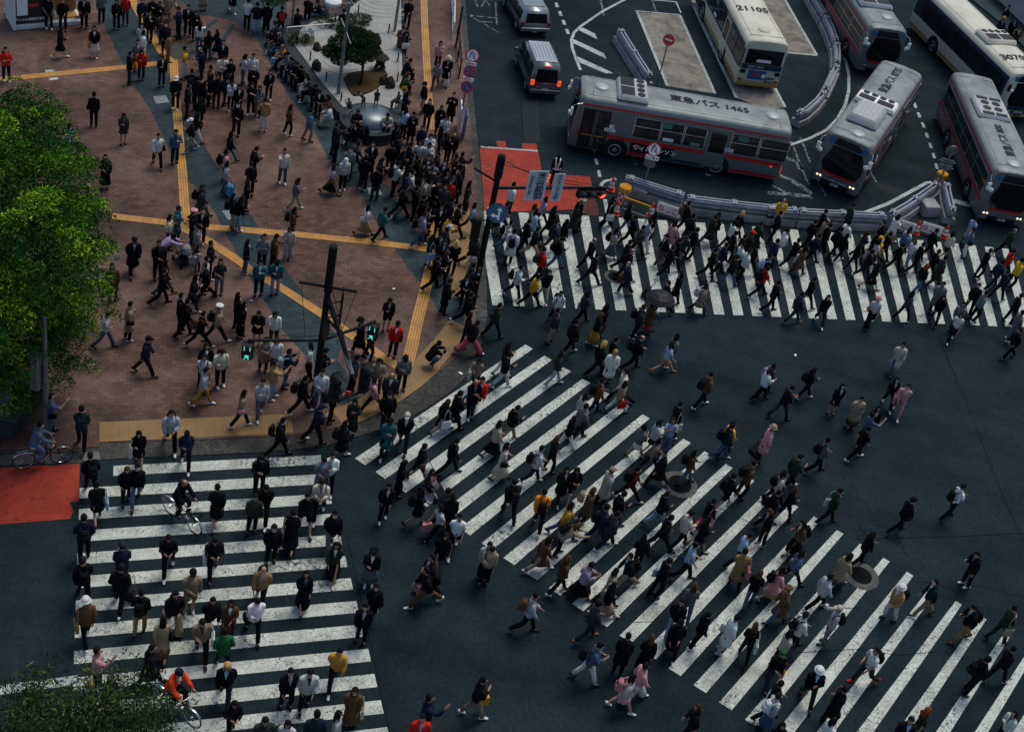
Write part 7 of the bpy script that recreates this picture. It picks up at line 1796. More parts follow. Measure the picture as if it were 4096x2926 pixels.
(-14.32,41.23,0.060,0.34,0.96,'S4','Tc','Pk','l','Tc','{x}cream shirt, {t}, standing, {g}',4,['cream tote bag of *']),
(-13.57,41.75,0.060,0.24,1.00,'S0','Ck','Pk','ep','','{x}black long coat, {t} and pink beret, {g}',4,[]),
(-13.35,42.04,0.060,-1.34,1.00,'S2','Jk','Pn','s','m','{q}, {n}, {g}',4,[]),
(-13.15,40.91,0.060,-2.66,1.01,'S0','Jg','Pk','s','Hk','{x}grey jacket, {t} with black handbag, {g}',4,['black handbag of {x}grey jacket, {t}, {g}']),
(-14.22,40.23,0.060,0.57,0.96,'B0','Jv','Pk','l','w','{x}lavender jacket, {t} and white shoes, {g}',4,[]),
(-12.31,40.07,0.060,0.17,1.01,'S2','Jk','Pk','s','','{q}, {t}, just above the {x}olive shirt with black handbag',4,[]),
(-12.98,40.11,0.060,1.96,0.59,'S2','Hs','Ps','s','c','{x}pale grey sweater, pale grey trousers, {g}',4,[]),
(-12.85,40.30,0.060,2.08,0.59,'S2','Hs','Pk','s','c','{x}pale grey sweater, {t}, standing, {g}',4,[]),
(-12.20,39.18,0.060,0.38,1.01,'S3','Tw','Pk','s','','{x}white shirt, {t}, standing, {g}',4,[]),
(-14.05,39.38,0.060,-1.02,1.01,'S2','Jk','Pk','s','','{q}, {t}, facing the camera, {g}',4,[]),
(-15.01,39.36,0.060,-1.04,1.01,'W1','Ck','Pk','ck','','{x}black long coat, {t} and black cap, {g}',4,[]),
(-13.49,38.56,0.060,0.30,0.97,'W0','Jk','PB','l','','{q}, {j}, {g}',4,[]),
(-13.41,38.01,0.060,0.47,1.01,'W6','Jk','Pk','s','','{q}, {t}, walking, facing right, {g}',4,[]),
(-11.67,39.29,0.060,-1.20,0.96,'S2','TD','Pg','l','Hk','{x}olive shirt, grey trousers, standing, {g}',4,['black handbag of *']),
(-12.02,38.81,0.060,-2.57,1.01,'W0','Jk','Pk','s','','{q}, {t}, facing left, {g}',4,[]),
(-12.28,38.05,0.060,0.23,0.97,'W9','Ck','Pn','l','m Hd','{x}black long coat, {n} with charcoal handbag, {g}',4,['charcoal handbag of {x}black long coat, {n}, {g}']),
(-15.03,37.63,0.060,-1.16,0.97,'S2','Co','Pk','l','','{x}brown long coat, {t}, standing, {g}',4,[]),
(-13.72,35.75,0.060,0.59,1.02,'S4','Cb','Pk','s','m Hk','{x}beige long coat, {f}, {g}',4,['black handbag of *']),
(-14.30,35.09,0.060,0.21,1.02,'Q0','Tw','PB','s','','{x}white shirt, {j}, {w}, {g}',4,[]),
(-12.55,34.27,0.060,0.16,1.02,'W1','Jn','Pk','ck','','{x}navy jacket, {t}, near the yellow dotted strip',4,[]),
(-12.23,36.79,0.060,0.27,1.02,'S0','Jk','Pk','s','m','{q}, just left of {Q} with brown backpack, standing',4,[]),
(-12.02,36.58,0.060,0.50,1.02,'W8','Jk','Pk','s','','{q}, just left of {Q} with brown backpack',4,[]),
(-11.32,36.23,0.060,0.57,1.02,'W5','Jk','Pk','s','m Bo','{q}, {t} with brown backpack, {p}',4,['brown backpack of {q}, {t}, {p}']),
(-10.89,36.76,0.060,0.47,1.02,'W1','Jb','Pk','ew','Bk w','{x}beige jacket, {t} and white beret, {p}',4,['black backpack of {x}beige jacket, {p}']),
(-10.44,37.62,0.060,0.60,0.97,'S2','Jk','Pk','l','','{q}, {t}, standing, {p}',4,[]),
(-10.17,37.24,0.060,0.17,0.97,'S0','Ck','Sk','l','Hk','{x}black long coat, black long skirt, standing, {p}',4,['black handbag of {x}black long coat, {p}']),
(-9.52,37.08,0.060,-1.39,0.97,'P0','Jk','sk','s','','{q}, black short skirt, {r}, {p}',4,[]),
(-10.55,34.63,0.060,-1.14,0.97,'S3','Jk','Pk','l','','{q}, {t}, near the yellow dotted strip',4,[]),
(-10.00,34.59,0.060,-1.02,1.02,'P1','Jc','Pn','s','Bk w','{x}cream jacket, {n}, near the yellow dotted strip',4,['black backpack of *']),
(-10.43,34.06,0.060,-1.39,1.02,'W3','Tw','Pk','s','Bk','{x}white shirt, {t}, near the yellow dotted strip',4,['black backpack of *']),
(-10.26,33.46,0.060,0.21,1.02,'WA','Js','Pm','s','Po w','{x}pale grey jacket, mustard trousers, near the yellow dotted strip',4,['brown paper bag of *']),
(-11.19,40.87,0.060,0.24,0.96,'S4','Jk','PB','l','Hk','{q}, {j} with black handbag, {p}',4,['black handbag of {q}, {j}, {p}']),
(-10.32,39.80,0.060,-1.39,1.01,'S4','JT','Pn','s','','{x}teal jacket, {n}, standing, {p}',4,[]),
(-12.52,43.38,0.060,0.23,1.00,'S2','Hk','Pb','s','Bk','{x}black sweater, beige trousers {k}, {g}',4,['black backpack of {x}black sweater, beige trousers, {g}']),
(-12.31,43.39,0.060,0.52,0.96,'P1','Jk','Pl','l','w','{q}, light blue trousers and white shoes, {g}',4,[]),
(-10.73,41.38,0.060,-1.47,1.00,'X0','Hg','Pk','s','Bk','{x}grey sweater, {t}, arms crossed, {p}',4,['black backpack of *']),
(-10.28,41.49,0.060,0.51,1.00,'S4','Jo','Pk','s','m','{x}brown jacket, {f}, standing, {p}',4,[]),
(-9.93,42.35,0.060,-1.45,0.96,'P1','Jc','Wc','l','','{x}cream jacket, cream wide trousers, {p}',4,[]),
(-10.16,43.59,0.060,0.22,0.95,'S4','Jo','Pk','l','Bk','{x}brown jacket, {t} {k}, standing, {p}',4,['black backpack of {x}brown jacket, {t}, standing, {p}']),
(-9.77,40.08,0.060,-1.28,1.01,'P1','JT','Pv','ck','','{x}teal jacket, lavender trousers and black cap, {p}',4,[]),
(-7.57,45.04,0.060,0.61,0.95,'W5','Tw','St','l','Tw'),
(-6.89,44.97,0.060,0.60,1.00,'Q0','HT','Pk','s','','{x}teal sweater, {t}, {m}',4,[]),
(-6.43,46.83,0.060,0.51,0.99,'W0','JD','Pg','s','Tl'),
(-5.33,45.12,0.060,0.44,1.00,'W8','Js','PB','s','Bk w','{x}pale grey jacket, {j}, {m}',4,['black backpack of *']),
(-5.19,45.52,0.060,0.41,1.00,'S4','Jn','Pk','s',''),
(-4.43,46.69,0.060,0.43,0.99,'W1','Jn','Pk','s',''),
(-4.29,45.35,0.060,0.30,1.00,'P0','Jy','Pk','ck','','{x}yellow jacket, {t} and black cap, {m}',4,[]),
(-4.25,44.65,0.060,0.29,1.00,'S1','Jy','Pb','hs','','{x}yellow jacket, beige trousers, {m}',4,[]),
(-4.34,44.10,0.060,-1.36,1.00,'S3','Jk','Pk','ck','','{q}, {t} and black cap, {m}',4,[]),
(-4.68,43.94,0.060,0.54,0.95,'P1','JD','Pl','l','Tl','{x}olive jacket, light blue trousers, {m}',4,['light blue tote bag of {x}olive jacket, {m}']),
(-3.70,43.77,0.060,1.74,1.00,'S2','Jk','Pk','b','','{q}, {t} and blond hair, standing, {m}',4,[]),
(-4.01,43.11,0.060,0.24,0.96,'W9','Jk','Pk','B','','{q}, {t} and long brown hair, {m}',4,[]),
(-3.53,46.95,0.060,0.19,0.95,'W5','Tl','Pk','l',''),
(-2.84,43.64,0.060,-2.94,1.00,'W8','Ts','PB','s','Bk','{x}pale grey shirt, {j}, {m}',4,['black backpack of *']),
(-2.82,41.83,0.060,-1.60,1.00,'P0','Jk','Pk','s','','{q}, {t}, {r}, {m}',4,[]),
(-3.50,41.26,0.060,0.38,1.00,'P1','Ck','Pn','s','Hk','{x}black long coat, {n}, {m}',4,['black handbag of *']),
(-2.60,40.79,0.060,0.26,1.01,'W7','Jk','Pk','s','M w','{q}, {t} and white shoes, {m}',4,[]),
(-5.33,39.51,0.060,-1.35,0.96,'P1','Jk','hk','l','','{q}, black shorts, {r}, {p}',4,[]),
(-4.77,38.08,0.060,-1.52,1.01,'W2','Jr','Pk','ck','Hk','{x}red jacket, {t} and black cap, {p}',4,['black handbag of {x}red jacket, {p}']),
(-5.92,37.82,0.060,-2.99,1.01,'W9','Ck','Pk','hk','','{x}black long coat, black brimmed hat, {p}',4,[]),
(-5.53,37.64,0.060,0.31,0.97,'WB','JR','Pk','l','','{x}maroon jacket, {t} and {y}, {p}',4,[]),
(-8.94,37.20,0.060,-1.43,0.97,'P1','Jw','Pd','l','','{x}white jacket, charcoal trousers, {p}',4,[]),
(-8.89,35.81,0.060,-1.18,0.97,'P0','Cb','Pk','l','','{x}beige long coat, {t}, {r}, {p}',4,[]),
(-8.48,35.83,0.060,-1.16,0.97,'S0','Jw','Pk','l','','{x}white jacket, {t}, standing, {p}',4,[]),
(-7.92,35.22,0.060,0.57,1.02,'F1','Jn','PB','s','Bl','{x}navy jacket, {j}, {p}',4,['light blue backpack of *']),
(-8.16,34.54,0.060,0.35,1.02,'F0','Jt','Pl','s','w','{x}tan jacket, light blue trousers and white shoes, {p}',4,[]),
(-7.28,35.90,0.060,-2.95,0.97,'W3','Tw','Pk','l','','{x}white shirt, {t}, {p}',4,[]),
(-6.87,35.69,0.060,0.30,1.02,'P0','Jk','Pk','s','','{q}, {t}, {r}, {p}',4,[]),
(-5.70,35.78,0.060,0.26,1.02,'S4','Jd','Pk','s','','{x}charcoal jacket, {t}, facing right, {p}',4,[]),
(-4.06,36.46,0.060,-1.26,1.02,'P1','Hg','Pk','ck','Hk','{x}grey sweater, {t}, {r}, {p}',4,['black handbag of {x}grey sweater, {p}']),
(-4.86,35.93,0.060,-1.39,1.02,'S1','Jb','Po','s','Bk','{x}beige jacket, brown trousers, {p}',4,['black backpack of *']),
(-3.41,38.06,0.060,0.42,1.01,'C0','Jk','PB','s','','{q}, {j}, crouching, {p}',4,[]),
(-2.12,39.25,0.035,0.57,1.01,'W5','Hk','Wx','s','w','{x}black sweater, rose wide trousers, {m}',4,[]),
(-2.35,39.57,0.060,0.37,0.96,'W3','Jk','Pk','l','','{q}, {y}, walking, {m}',4,[]),
(-1.45,40.53,0.004,0.59,1.01,'W1','JD','Pk','s','m Hd','{x}olive jacket, {t} with charcoal handbag, {a}',5,['charcoal handbag {h}{x}olive jacket, {t}, {a}']),
(-0.71,38.47,0.004,0.47,0.97,'Q1','Jk','Pw','l','','{q}, white trousers, first {D}',2,[]),
(-0.65,37.89,0.004,0.16,1.01,'Q0','Hk','Pw','s','w','{x}black sweater, white trousers, second {D}',2,[]),
(-1.56,37.42,0.004,-1.61,0.97,'Q0','Jb','Pk','l','Tw','{x}beige jacket, {t}, first {D}',2,['white tote bag of *']),
(-2.49,47.29,0.004,0.40,0.95,'W7','Jk','sk','l','Hk'),
(-2.26,47.51,0.004,0.48,0.99,'W5','TG','Pn','s',''),
(-1.87,46.20,0.004,0.18,0.99,'W7','Tw','PB','s','Bk'),
(-1.61,45.48,0.004,1.64,1.00,'W3','Cw','Pk','s','Bk','{x}white long coat, {t} {k}',3,['black backpack {b}{x}white long coat, {t}']),
(-0.73,48.70,0.004,0.60,0.94,'W5','Hv','Pk','l',''),
(-1.08,47.90,0.004,0.39,0.95,'W1','Cb','Sb','B',''),
(-0.97,47.49,0.004,0.27,0.95,'W8','Jl','Pl','l',''),
(-0.76,46.23,0.004,0.24,0.99,'W5','Jk','Pb','s','m'),
(-0.27,48.09,0.004,0.58,0.95,'Q1','Ck','Pk','l',''),
(-0.07,47.06,0.004,0.24,0.99,'W4','Jd','Po','s','m'),
(0.30,45.87,0.004,0.22,0.99,'Q0','Jk','PB','ck','Bk'),
(-0.27,44.78,0.004,0.50,1.00,'W8','Jr','Pk','s','Bd','{x}red jacket with charcoal backpack, third {U}',3,['charcoal backpack of {x}red jacket, third {U}']),
(-1.05,43.34,0.004,0.26,1.00,'W7','Hw','Pk','s','Bk w','{x}white sweater, {t}, second {U}',3,['black backpack of {x}white sweater, second {U}']),
(-0.32,42.97,0.004,0.56,1.00,'W5','Jy','Pk','s','m Hk','{x}yellow jacket with black handbag, third {U}',3,['black handbag of {x}yellow jacket, third {U}']),
(0.13,43.57,0.004,-1.24,0.96,'W0','Hk','Pc','l','m w','{x}black sweater, cream trousers, third {U}',3,[]),
(0.68,48.83,0.004,0.49,0.94,'W8','CD','SD','l',''),
(0.81,49.07,0.004,0.39,0.99,'WB','Jk','Pk','hc','Tw'),
(1.62,46.32,0.004,0.60,0.99,'W1','Jk','Pk','a',''),
(1.85,45.33,0.004,0.52,1.00,'W5','Jk','Pk','s','','{q}, {t}, walking, facing right, on {u}',3,[]),
(2.11,49.84,0.004,0.32,0.94,'W8','Ck','Wk','l','Tw'),
(2.91,49.64,0.004,0.29,0.94,'W0','Jk','PB','l','w'),
(2.47,47.50,0.004,0.19,0.95,'W9','Ts','Sg','l','Bk'),
(3.56,48.07,0.004,0.18,0.99,'W1','Jd','Pk','s',''),
(4.00,49.35,0.004,0.48,0.94,'W3','Jk','Pk','l',''),
(3.81,48.55,0.004,0.36,0.99,'W9','Tl','Pw','s','w'),
(3.08,46.77,0.004,0.33,0.99,'W7','Jk','Pk','s',''),
(3.22,46.16,0.004,0.33,0.99,'W1','Jk','Pk','a','Bk'),
(3.33,45.28,0.004,-2.65,1.00,'W9','Cn','Pk','a','m Po','{x}navy long coat, walking, seventh {U}',3,['brown paper bag of {x}navy long coat, on {u}']),
(4.68,47.91,0.004,-2.76,0.99,'W0','Jk','Po','ck','w'),
(4.92,49.18,0.004,0.48,0.94,'W0','Cp','Pp','l',''),
(4.90,47.14,0.004,0.46,0.99,'W6','Jk','Pk','s','w'),
(5.46,48.45,0.004,0.50,0.99,'W4','Jd','Pk','s',''),
(5.65,49.86,0.004,0.18,0.99,'W0','Ck','Pk','s',''),
(5.42,50.81,0.004,0.39,0.99,'W0','Jk','Pk','s','m Bo'),
(5.39,45.44,0.004,-2.97,0.95,'WB','Ck','Pk','l',''),
(4.99,44.56,0.004,-2.75,1.00,'W1','Jk','Pk','s','m','{q}, {f}, ninth {U}',3,[]),
(6.64,50.22,0.004,0.50,0.99,'W1','CD','PB','s',''),
(6.78,50.63,0.004,0.59,0.94,'W7','Jk','Pk','l','Hk'),
(6.70,47.64,0.004,0.21,0.99,'W7','Jk','Pk','s','Hk'),
(6.40,45.12,0.004,0.17,0.95,'W1','Cb','PD','l','Bs','{x}beige long coat, olive trousers, eleventh {U}',3,['pale grey backpack of {x}beige long coat, on {u}']),
(7.51,50.31,0.004,0.47,0.94,'Q1','Jw','Pk','l',''),
(7.84,51.08,0.004,0.36,0.99,'W0','Jk','Pk','b',''),
(7.55,49.29,0.004,0.19,0.99,'WB','Jk','Pk','s',''),
(8.26,49.74,0.004,0.36,0.99,'W4','JD','Pd','cr',''),
(8.69,50.66,0.004,0.46,0.94,'W0','CD','SD','s',''),
(7.91,48.52,0.004,-2.55,0.99,'W1','Tw','Pk','s',''),
(8.14,48.12,0.004,0.24,0.99,'W2','Jw','Pk','s',''),
(7.59,47.49,0.004,0.45,0.99,'W1','Jk','PB','ck',''),
(1.79,42.69,0.004,0.39,0.96,'Q0','Jd','Pk','l','Tc','{x}charcoal jacket, {t}, {w}, {a}',5,['cream tote bag of *']),
(0.75,42.22,0.004,-1.25,1.00,'WA','Tw','Pk','s','Bk','{x}white shirt, {t} {k}, facing the camera, {a}',5,['black backpack of {x}white shirt, {t}, facing the camera, {a}']),
(0.78,41.10,0.004,0.19,1.01,'W2','Jd','Pb','s','Hk','{x}charcoal jacket, beige trousers, {a}',5,['black handbag {h}*']),
(1.52,40.62,0.004,0.58,1.01,'W0','Jk','Pk','s','Hk','{q}, just right of the {x}charcoal jacket with black handbag',5,['black handbag of {q}, just right of the {x}charcoal jacket']),
(2.39,41.50,0.004,0.41,0.96,'WB','Jk','Sm','B','','{q}, mustard long skirt, {a}',5,[]),
(2.60,42.17,0.004,0.47,0.96,'W3','Jk','Po','l','','{q}, brown trousers and {y}, {a}',5,[]),
(3.97,42.58,0.004,0.15,1.00,'W2','Jd','Pn','s','m Bk','{x}charcoal jacket, {n} {k}, {a}',5,['black backpack {b}{x}charcoal jacket, {n}, {a}']),
(4.39,43.06,0.004,0.31,0.96,'W6','Co','Sx','l','','{x}brown long coat, rose long skirt, {a}',5,[]),
(4.00,40.65,0.004,0.39,1.01,'W6','Jk','Pk','a','m Bk','{q}, {t} and bald or grey head, {a}',5,['black backpack of {q}, {a}']),
(2.65,39.79,0.004,0.37,1.01,'W0','Jk','Pk','b','','{q}, {t} and blond hair, {a}',5,[]),
(3.15,40.09,0.004,0.46,1.01,'WA','Jk','Pk','s','','{q}, {t}, just above the {x}white long coat',5,[]),
(3.14,39.39,0.004,-1.56,1.01,'WB','Cw','Pk','b','','{x}white long coat, {t} and blond hair, fifth {D}',2,[]),
(5.36,41.29,0.004,0.59,0.96,'W2','Jg','hg','l','w','{x}grey jacket, grey shorts, {a}',5,[]),
(5.23,40.87,0.004,0.18,0.96,'W4','Tl','st','l','o','{x}light blue shirt, tan short skirt, {a}',5,[]),
(1.21,38.68,0.004,0.35,0.97,'WA','Jd','Ps','l','Ho','{x}charcoal jacket, pale grey trousers with brown handbag, third {D}',2,['brown handbag of {x}charcoal jacket, pale grey trousers, third {D}']),
(9.74,52.95,0.004,-1.46,0.99,'S1','Jy','Pw','a','Bk'),
(9.53,51.71,0.004,0.24,0.99,'W2','Jk','Pk','s',''),
(9.83,50.46,0.004,0.21,0.99,'W1','Hw','PB','s',''),
(9.37,49.46,0.004,0.48,0.99,'WA','Jn','Pn','s',''),
(9.04,48.08,0.004,0.36,0.99,'W3','Jk','Pk','s','Bl'),
(8.94,47.31,0.004,0.46,0.99,'W4','Tr','Pn','s','Bk'),
(11.62,52.81,0.004,0.21,0.99,'W9','Jk','Pk','s',''),
(11.66,52.01,0.004,0.29,0.99,'W9','Cb','Pk','a',''),
(11.26,50.69,0.004,0.26,0.99,'W4','Jn','Pk','s',''),
(10.66,49.58,0.004,0.57,0.94,'W1','Co','Po','l','Tw'),
(12.97,53.85,0.004,0.21,0.99,'WA','Jd','Pk','s',''),
(11.79,51.75,0.004,0.32,0.99,'WA','Jk','Pk','s',''),
(12.70,52.32,0.004,0.52,0.99,'W0','Jw','Pk','s',''),
(12.31,51.56,0.004,0.58,0.99,'W8','Jk','Pk','s','Bk'),
(12.59,51.36,0.004,0.60,0.94,'W0','Jk','Pk','l','w'),
(13.55,52.07,0.004,0.43,0.94,'W7','Jd','Pk','B',''),
(14.41,53.04,0.004,-2.90,0.99,'WA','Jk','Pk','s',''),
(15.12,53.98,0.004,0.61,0.94,'Q1','Jw','hw','l','w'),
(13.94,51.78,0.004,0.29,0.94,'WA','Jk','Sc','l',''),
(14.23,51.78,0.004,-2.61,0.99,'W5','Jy','Pk','ny',''),
(14.05,51.50,0.004,0.20,0.94,'W0','Tw','Pk','l',''),
(13.64,50.41,0.004,0.23,0.99,'W7','Jk','Pd','s','w'),
(15.61,53.19,0.004,0.48,0.94,'W4','Tw','Pk','l',''),
(15.44,52.67,0.004,0.19,0.99,'W2','JB','PB','s',''),
(15.78,52.17,0.004,-2.63,0.94,'W2','Tw','Pl','B','w'),
(15.10,51.47,0.004,0.18,0.99,'W1','Jk','Pk','s',''),
(16.83,53.38,0.004,0.19,0.99,'W0','Jk','Pk','s','m'),
(17.69,53.68,0.004,0.55,0.94,'W6','Jc','hk','l','m'),
(18.92,55.29,0.004,0.57,0.99,'W3','Cl','Pn','s',''),
(18.70,54.21,0.004,-2.96,0.99,'W2','JB','Pw','s','Hk'),
(20.72,55.11,0.004,0.37,0.99,'W5','JD','Pk','a','m'),
(20.41,53.32,0.004,0.25,0.99,'W5','Jr','Pk','s',''),
(19.23,52.74,0.004,0.17,0.99,'W3','Jk','Pk','s','m'),
(19.73,52.08,0.004,0.44,0.99,'W0','Jn','Pn','s',''),
(19.83,51.27,0.004,0.48,0.99,'W1','Jn','Pk','s',''),
(20.66,52.50,0.004,0.28,0.99,'W3','Jy','Pk','s',''),
(16.72,51.68,0.004,0.24,0.99,'W9','Jk','Pk','s',''),
(16.97,51.21,0.004,0.23,0.99,'WA','CD','PD','s',''),
(16.09,50.35,0.004,0.58,0.94,'WA','Jk','PB','r',''),
(13.90,49.73,0.004,0.35,0.94,'W5','Ck','hk','l',''),
(10.95,47.24,0.004,0.30,0.99,'W1','Jk','Pd','s',''),
(9.40,46.41,0.004,0.36,0.99,'W6','Jk','Pk','s',''),
(10.38,45.95,0.004,0.22,0.99,'W0','Jn','Pd','s','o'),
(11.55,46.34,0.004,-1.49,0.95,'W0','Hk','Pd','l','m w'),
(13.70,46.98,0.004,-1.63,0.99,'W7','Tw','Wk','hp','Hb'),
(15.22,47.99,0.004,0.42,0.95,'W1','Jd','Pk','l',''),
(16.69,49.13,0.004,-1.85,0.99,'WB','Cg','Pk','s',''),
(16.65,48.30,0.004,-1.72,0.94,'W0','Jk','Pk','l','Bk'),
(18.35,49.77,0.004,-1.84,0.99,'W0','Jk','Pk','s',''),
(18.55,49.22,0.004,0.16,0.99,'W3','Hg','Pk','s',''),
(17.46,48.08,0.004,-1.82,0.95,'S1','Hg','Pk','l',''),
(17.28,47.32,0.004,-1.75,0.95,'W1','Tw','Pk','l','w'),
(20.16,49.66,0.004,0.24,0.99,'WB','Jk','Pk','s',''),
(19.99,48.36,0.004,0.23,0.99,'W2','Jg','Pg','s','w'),
(19.74,47.04,0.004,-2.77,0.99,'WA','Jk','Pk','s','Hk'),
(14.50,44.17,0.004,-1.55,1.00,'W1','Cc','PB','s',''),
(9.18,40.98,0.004,0.29,0.96,'WA','Jk','Pk','l','Bv','{q}, {t} with lavender backpack, {a}',5,['lavender backpack on the back of {Q}, {t}, {a}']),
(-13.09,30.43,0.060,1.86,1.03,'W8','JD','Pk','s','Bn','{x}olive jacket, {t} with navy backpack, near the yellow dotted strip',4,['navy backpack of {x}olive jacket, {t}, near the yellow dotted strip']),
(-14.20,30.69,0.060,0.50,1.03,'F0','TB','PB','s','Hk','{x}denim blue shirt with black handbag, near the yellow dotted strip',4,['black handbag of {x}denim blue shirt, near the yellow dotted strip']),
(-10.51,31.28,0.035,-1.16,1.03,'W6','Js','Pk','s','Bk w','{x}pale grey jacket, {t}, on {l}',1,['black backpack of *']),
(-11.13,30.20,0.004,-1.26,0.98,'Q0','Jk','sk','l','m Tw','{q}, black short skirt, {w}',1,['white tote bag {s}*']),
(-9.79,30.64,0.004,-1.23,1.03,'Q0','Jn','Pk','ck','m w','{x}navy jacket, white shoes, first {L}',1,[]),
(-14.06,29.26,0.020,0.57,1.03,'K0','JB','PB','s','m','{x}denim blue jacket, {j}, riding a bicycle, {a}',5,[]),
(-12.04,28.70,0.004,2.15,1.03,'WA','Jk','Pk','s','Bk','{q}, {t}, second {L}',1,['black backpack of {q}, second {L}']),
(-11.45,27.78,0.004,2.08,0.99,'W7','Jk','sk','s','Tl','{q}, black short skirt with light blue tote bag',1,['light blue tote bag hanging from {Q}, black short skirt']),
(-10.94,28.65,0.004,-1.10,0.99,'WB','Jk','Pk','B','','{q}, long brown hair, on {l}',1,[]),
(-10.67,28.76,0.004,-1.18,1.03,'W1','Jk','PB','s','m','{q}, {j} and {f}',1,[]),
(-9.28,28.53,0.020,-0.50,1.03,'K0','Hk','Pk','a','','{x}black sweater, riding a bicycle, fourth {L}',1,[]),
(-8.08,28.67,0.004,1.99,0.99,'W1','Ck','sk','s','','{x}black long coat, fourth {L}',1,[]),
(-6.98,28.64,0.004,-1.25,1.03,'W3','JD','Pk','s','Hk','{x}olive jacket with black handbag, fourth {L}',1,['black handbag of {x}olive jacket, fourth {L}']),
(-11.23,26.29,0.004,2.03,1.04,'WB','Jn','Pk','s','Bk','{x}navy jacket, {t}, fifth {L}',1,['black backpack of {x}navy jacket, fifth {L}']),
(-8.78,26.51,0.004,-1.26,1.04,'Q1','Jk','Pk','s','w','{q}, white shoes, sixth {L}',1,[]),
(-7.54,26.80,0.004,-1.16,1.04,'Q1','Jk','Pk','s','Tw','{q} with white tote bag, sixth {L}',1,['white tote bag of {q}, sixth {L}']),
(-9.83,25.67,0.004,1.96,1.04,'W9','Jn','Po','nd','','{x}navy jacket, charcoal beanie, sixth {L}',1,[]),
(-8.74,32.89,0.060,0.30,0.98,'WA','Jb','Pk','l','Hp w','{x}beige jacket, {t} with pink handbag, near the yellow dotted strip',4,['pink handbag of {x}beige jacket, {t}, near the yellow dotted strip']),
(-8.29,33.56,0.060,-1.12,1.02,'W9','Hs','Pg','s','w','{x}pale grey sweater, grey trousers, walking, near the yellow dotted strip',4,[]),
(-7.09,34.15,0.060,0.37,1.02,'W0','Jk','Pk','s','Bk w','{q}, {t} and white shoes, {p}',4,['black backpack of {q}, {p}']),
(-6.55,34.63,0.060,-1.28,1.02,'S2','Hw','PB','s','','{x}white sweater, {j}, {p}',4,[]),
(-5.97,34.06,0.060,0.28,0.98,'F1','Jk','Pk','B','Bn','{q}, {t}, arms raised, {p}',4,['navy backpack of *']),
(-5.17,33.74,0.035,-1.54,0.98,'S4','CD','SD','l','m','{x}olive long coat, olive long skirt, standing, {p}',4,[]),
(-4.77,35.09,0.060,-2.93,0.97,'W4','Hp','Pk','l','w','{x}pink sweater, {t}, walking, {p}',4,[]),
(-4.34,35.40,0.035,-1.53,1.02,'S0','Jd','Pk','a','','{x}charcoal jacket, bald or grey head, {p}',4,[]),
(-4.14,34.41,0.004,-1.22,1.02,'WB','Hk','Pk','s','m','{x}black sweater, {t}, first {D}',2,[]),
(-6.27,32.99,0.035,0.46,1.02,'W9','Jn','Pk','cn','','{x}navy jacket, navy cap, first {L}',1,[]),
(-7.20,32.03,0.004,0.29,1.03,'W0','Jk','Pk','s','m Bk','{q}, {t}, walking, first {L}',1,['black backpack of {q}, first {L}']),
(-3.86,33.21,0.004,-1.44,1.02,'W9','CT','Pk','ck','','{x}teal long coat, {t}, walking, first {D}',2,[]),
(-3.35,33.72,0.004,-1.47,1.02,'W0','Jk','Pn','cc','','{q}, {n} and cream cap, second {D}',2,[]),
(-5.24,32.60,0.004,0.45,0.98,'W8','Ck','sk','l','Bk w','{x}black long coat {k}, first {D}',2,['black backpack of {x}black long coat, first {D}']),
(-2.26,34.87,0.004,0.55,0.97,'W4','Ck','Pb','B','Tw','{x}black long coat, beige trousers, second {D}',2,['white tote bag of *']),
(-1.95,35.19,0.004,0.52,1.02,'W9','Ck','Pk','s','','{x}black long coat, {t}, second {D}',2,[]),
(-1.46,36.14,0.004,-1.26,1.02,'W9','Jk','Pk','a','','{q}, {t} and bald or grey head, on {d}',2,[]),
(-1.32,36.30,0.004,-1.35,1.02,'W7','Jr','Pn','s','','{x}red jacket, {n}, on {d}',2,[]),
(-2.57,32.40,0.004,0.33,1.03,'W1','Jk','Pk','s','Ho','{q}, {t} with brown handbag, third {D}',2,['brown handbag of {q}, {t}, third {D}']),
(-3.04,31.56,0.004,0.20,0.98,'P1','Ck','Sk','l','','{x}black long coat, black long skirt, third {D}',2,[]),
(-1.66,33.02,0.004,0.28,1.02,'W0','Jk','Pk','s','','{q}, {t}, fourth {D}',2,[]),
(-0.36,34.32,0.004,0.41,0.98,'W6','Jc','Sk','l','Ho','{x}cream jacket, black long skirt with brown handbag, fourth {D}',2,['brown handbag of {x}cream jacket, black long skirt, fourth {D}']),
(0.07,33.32,0.004,0.18,0.98,'W8','Tc','Sc','l','Hk','{x}cream shirt, cream long skirt, walking, fifth {D}',2,['black handbag of *']),
(-5.25,31.08,0.004,-1.29,1.03,'W8','Jw','Pk','s','w','{x}white jacket, {t}, third {L}',1,[]),
(-5.41,30.88,0.004,-1.25,1.03,'Q0','Cg','Pk','s','','{x}grey long coat, {t}, {w}',1,[]),
(-7.27,30.30,0.004,-1.11,1.03,'P1','Hk','Pk','s','','{x}black sweater, {r}, third {L}',1,[]),
(-5.20,29.90,0.004,-1.41,1.03,'Q1','Jc','Pk','s','Bk w','{x}cream jacket, {t}, on {l}',1,['black backpack of *']),
(-6.82,29.24,0.004,-1.35,1.03,'Q0','Jk','Pk','s','w','{q}, white shoes, fourth {L}',1,[]),
(-5.48,29.26,0.004,-1.11,1.03,'W0','Jk','hk','s','','{q}, black shorts, on {l}',1,[]),
(-5.68,28.37,0.004,1.67,0.99,'W6','Jk','Sk','s','Tc','{q}, black long skirt, fifth {L}',1,['cream tote bag of {q}, fifth {L}']),
(-4.52,28.73,0.004,-1.19,1.03,'W1','Hk','Pg','s','m','{x}black sweater, grey trousers, fifth {L}',1,[]),
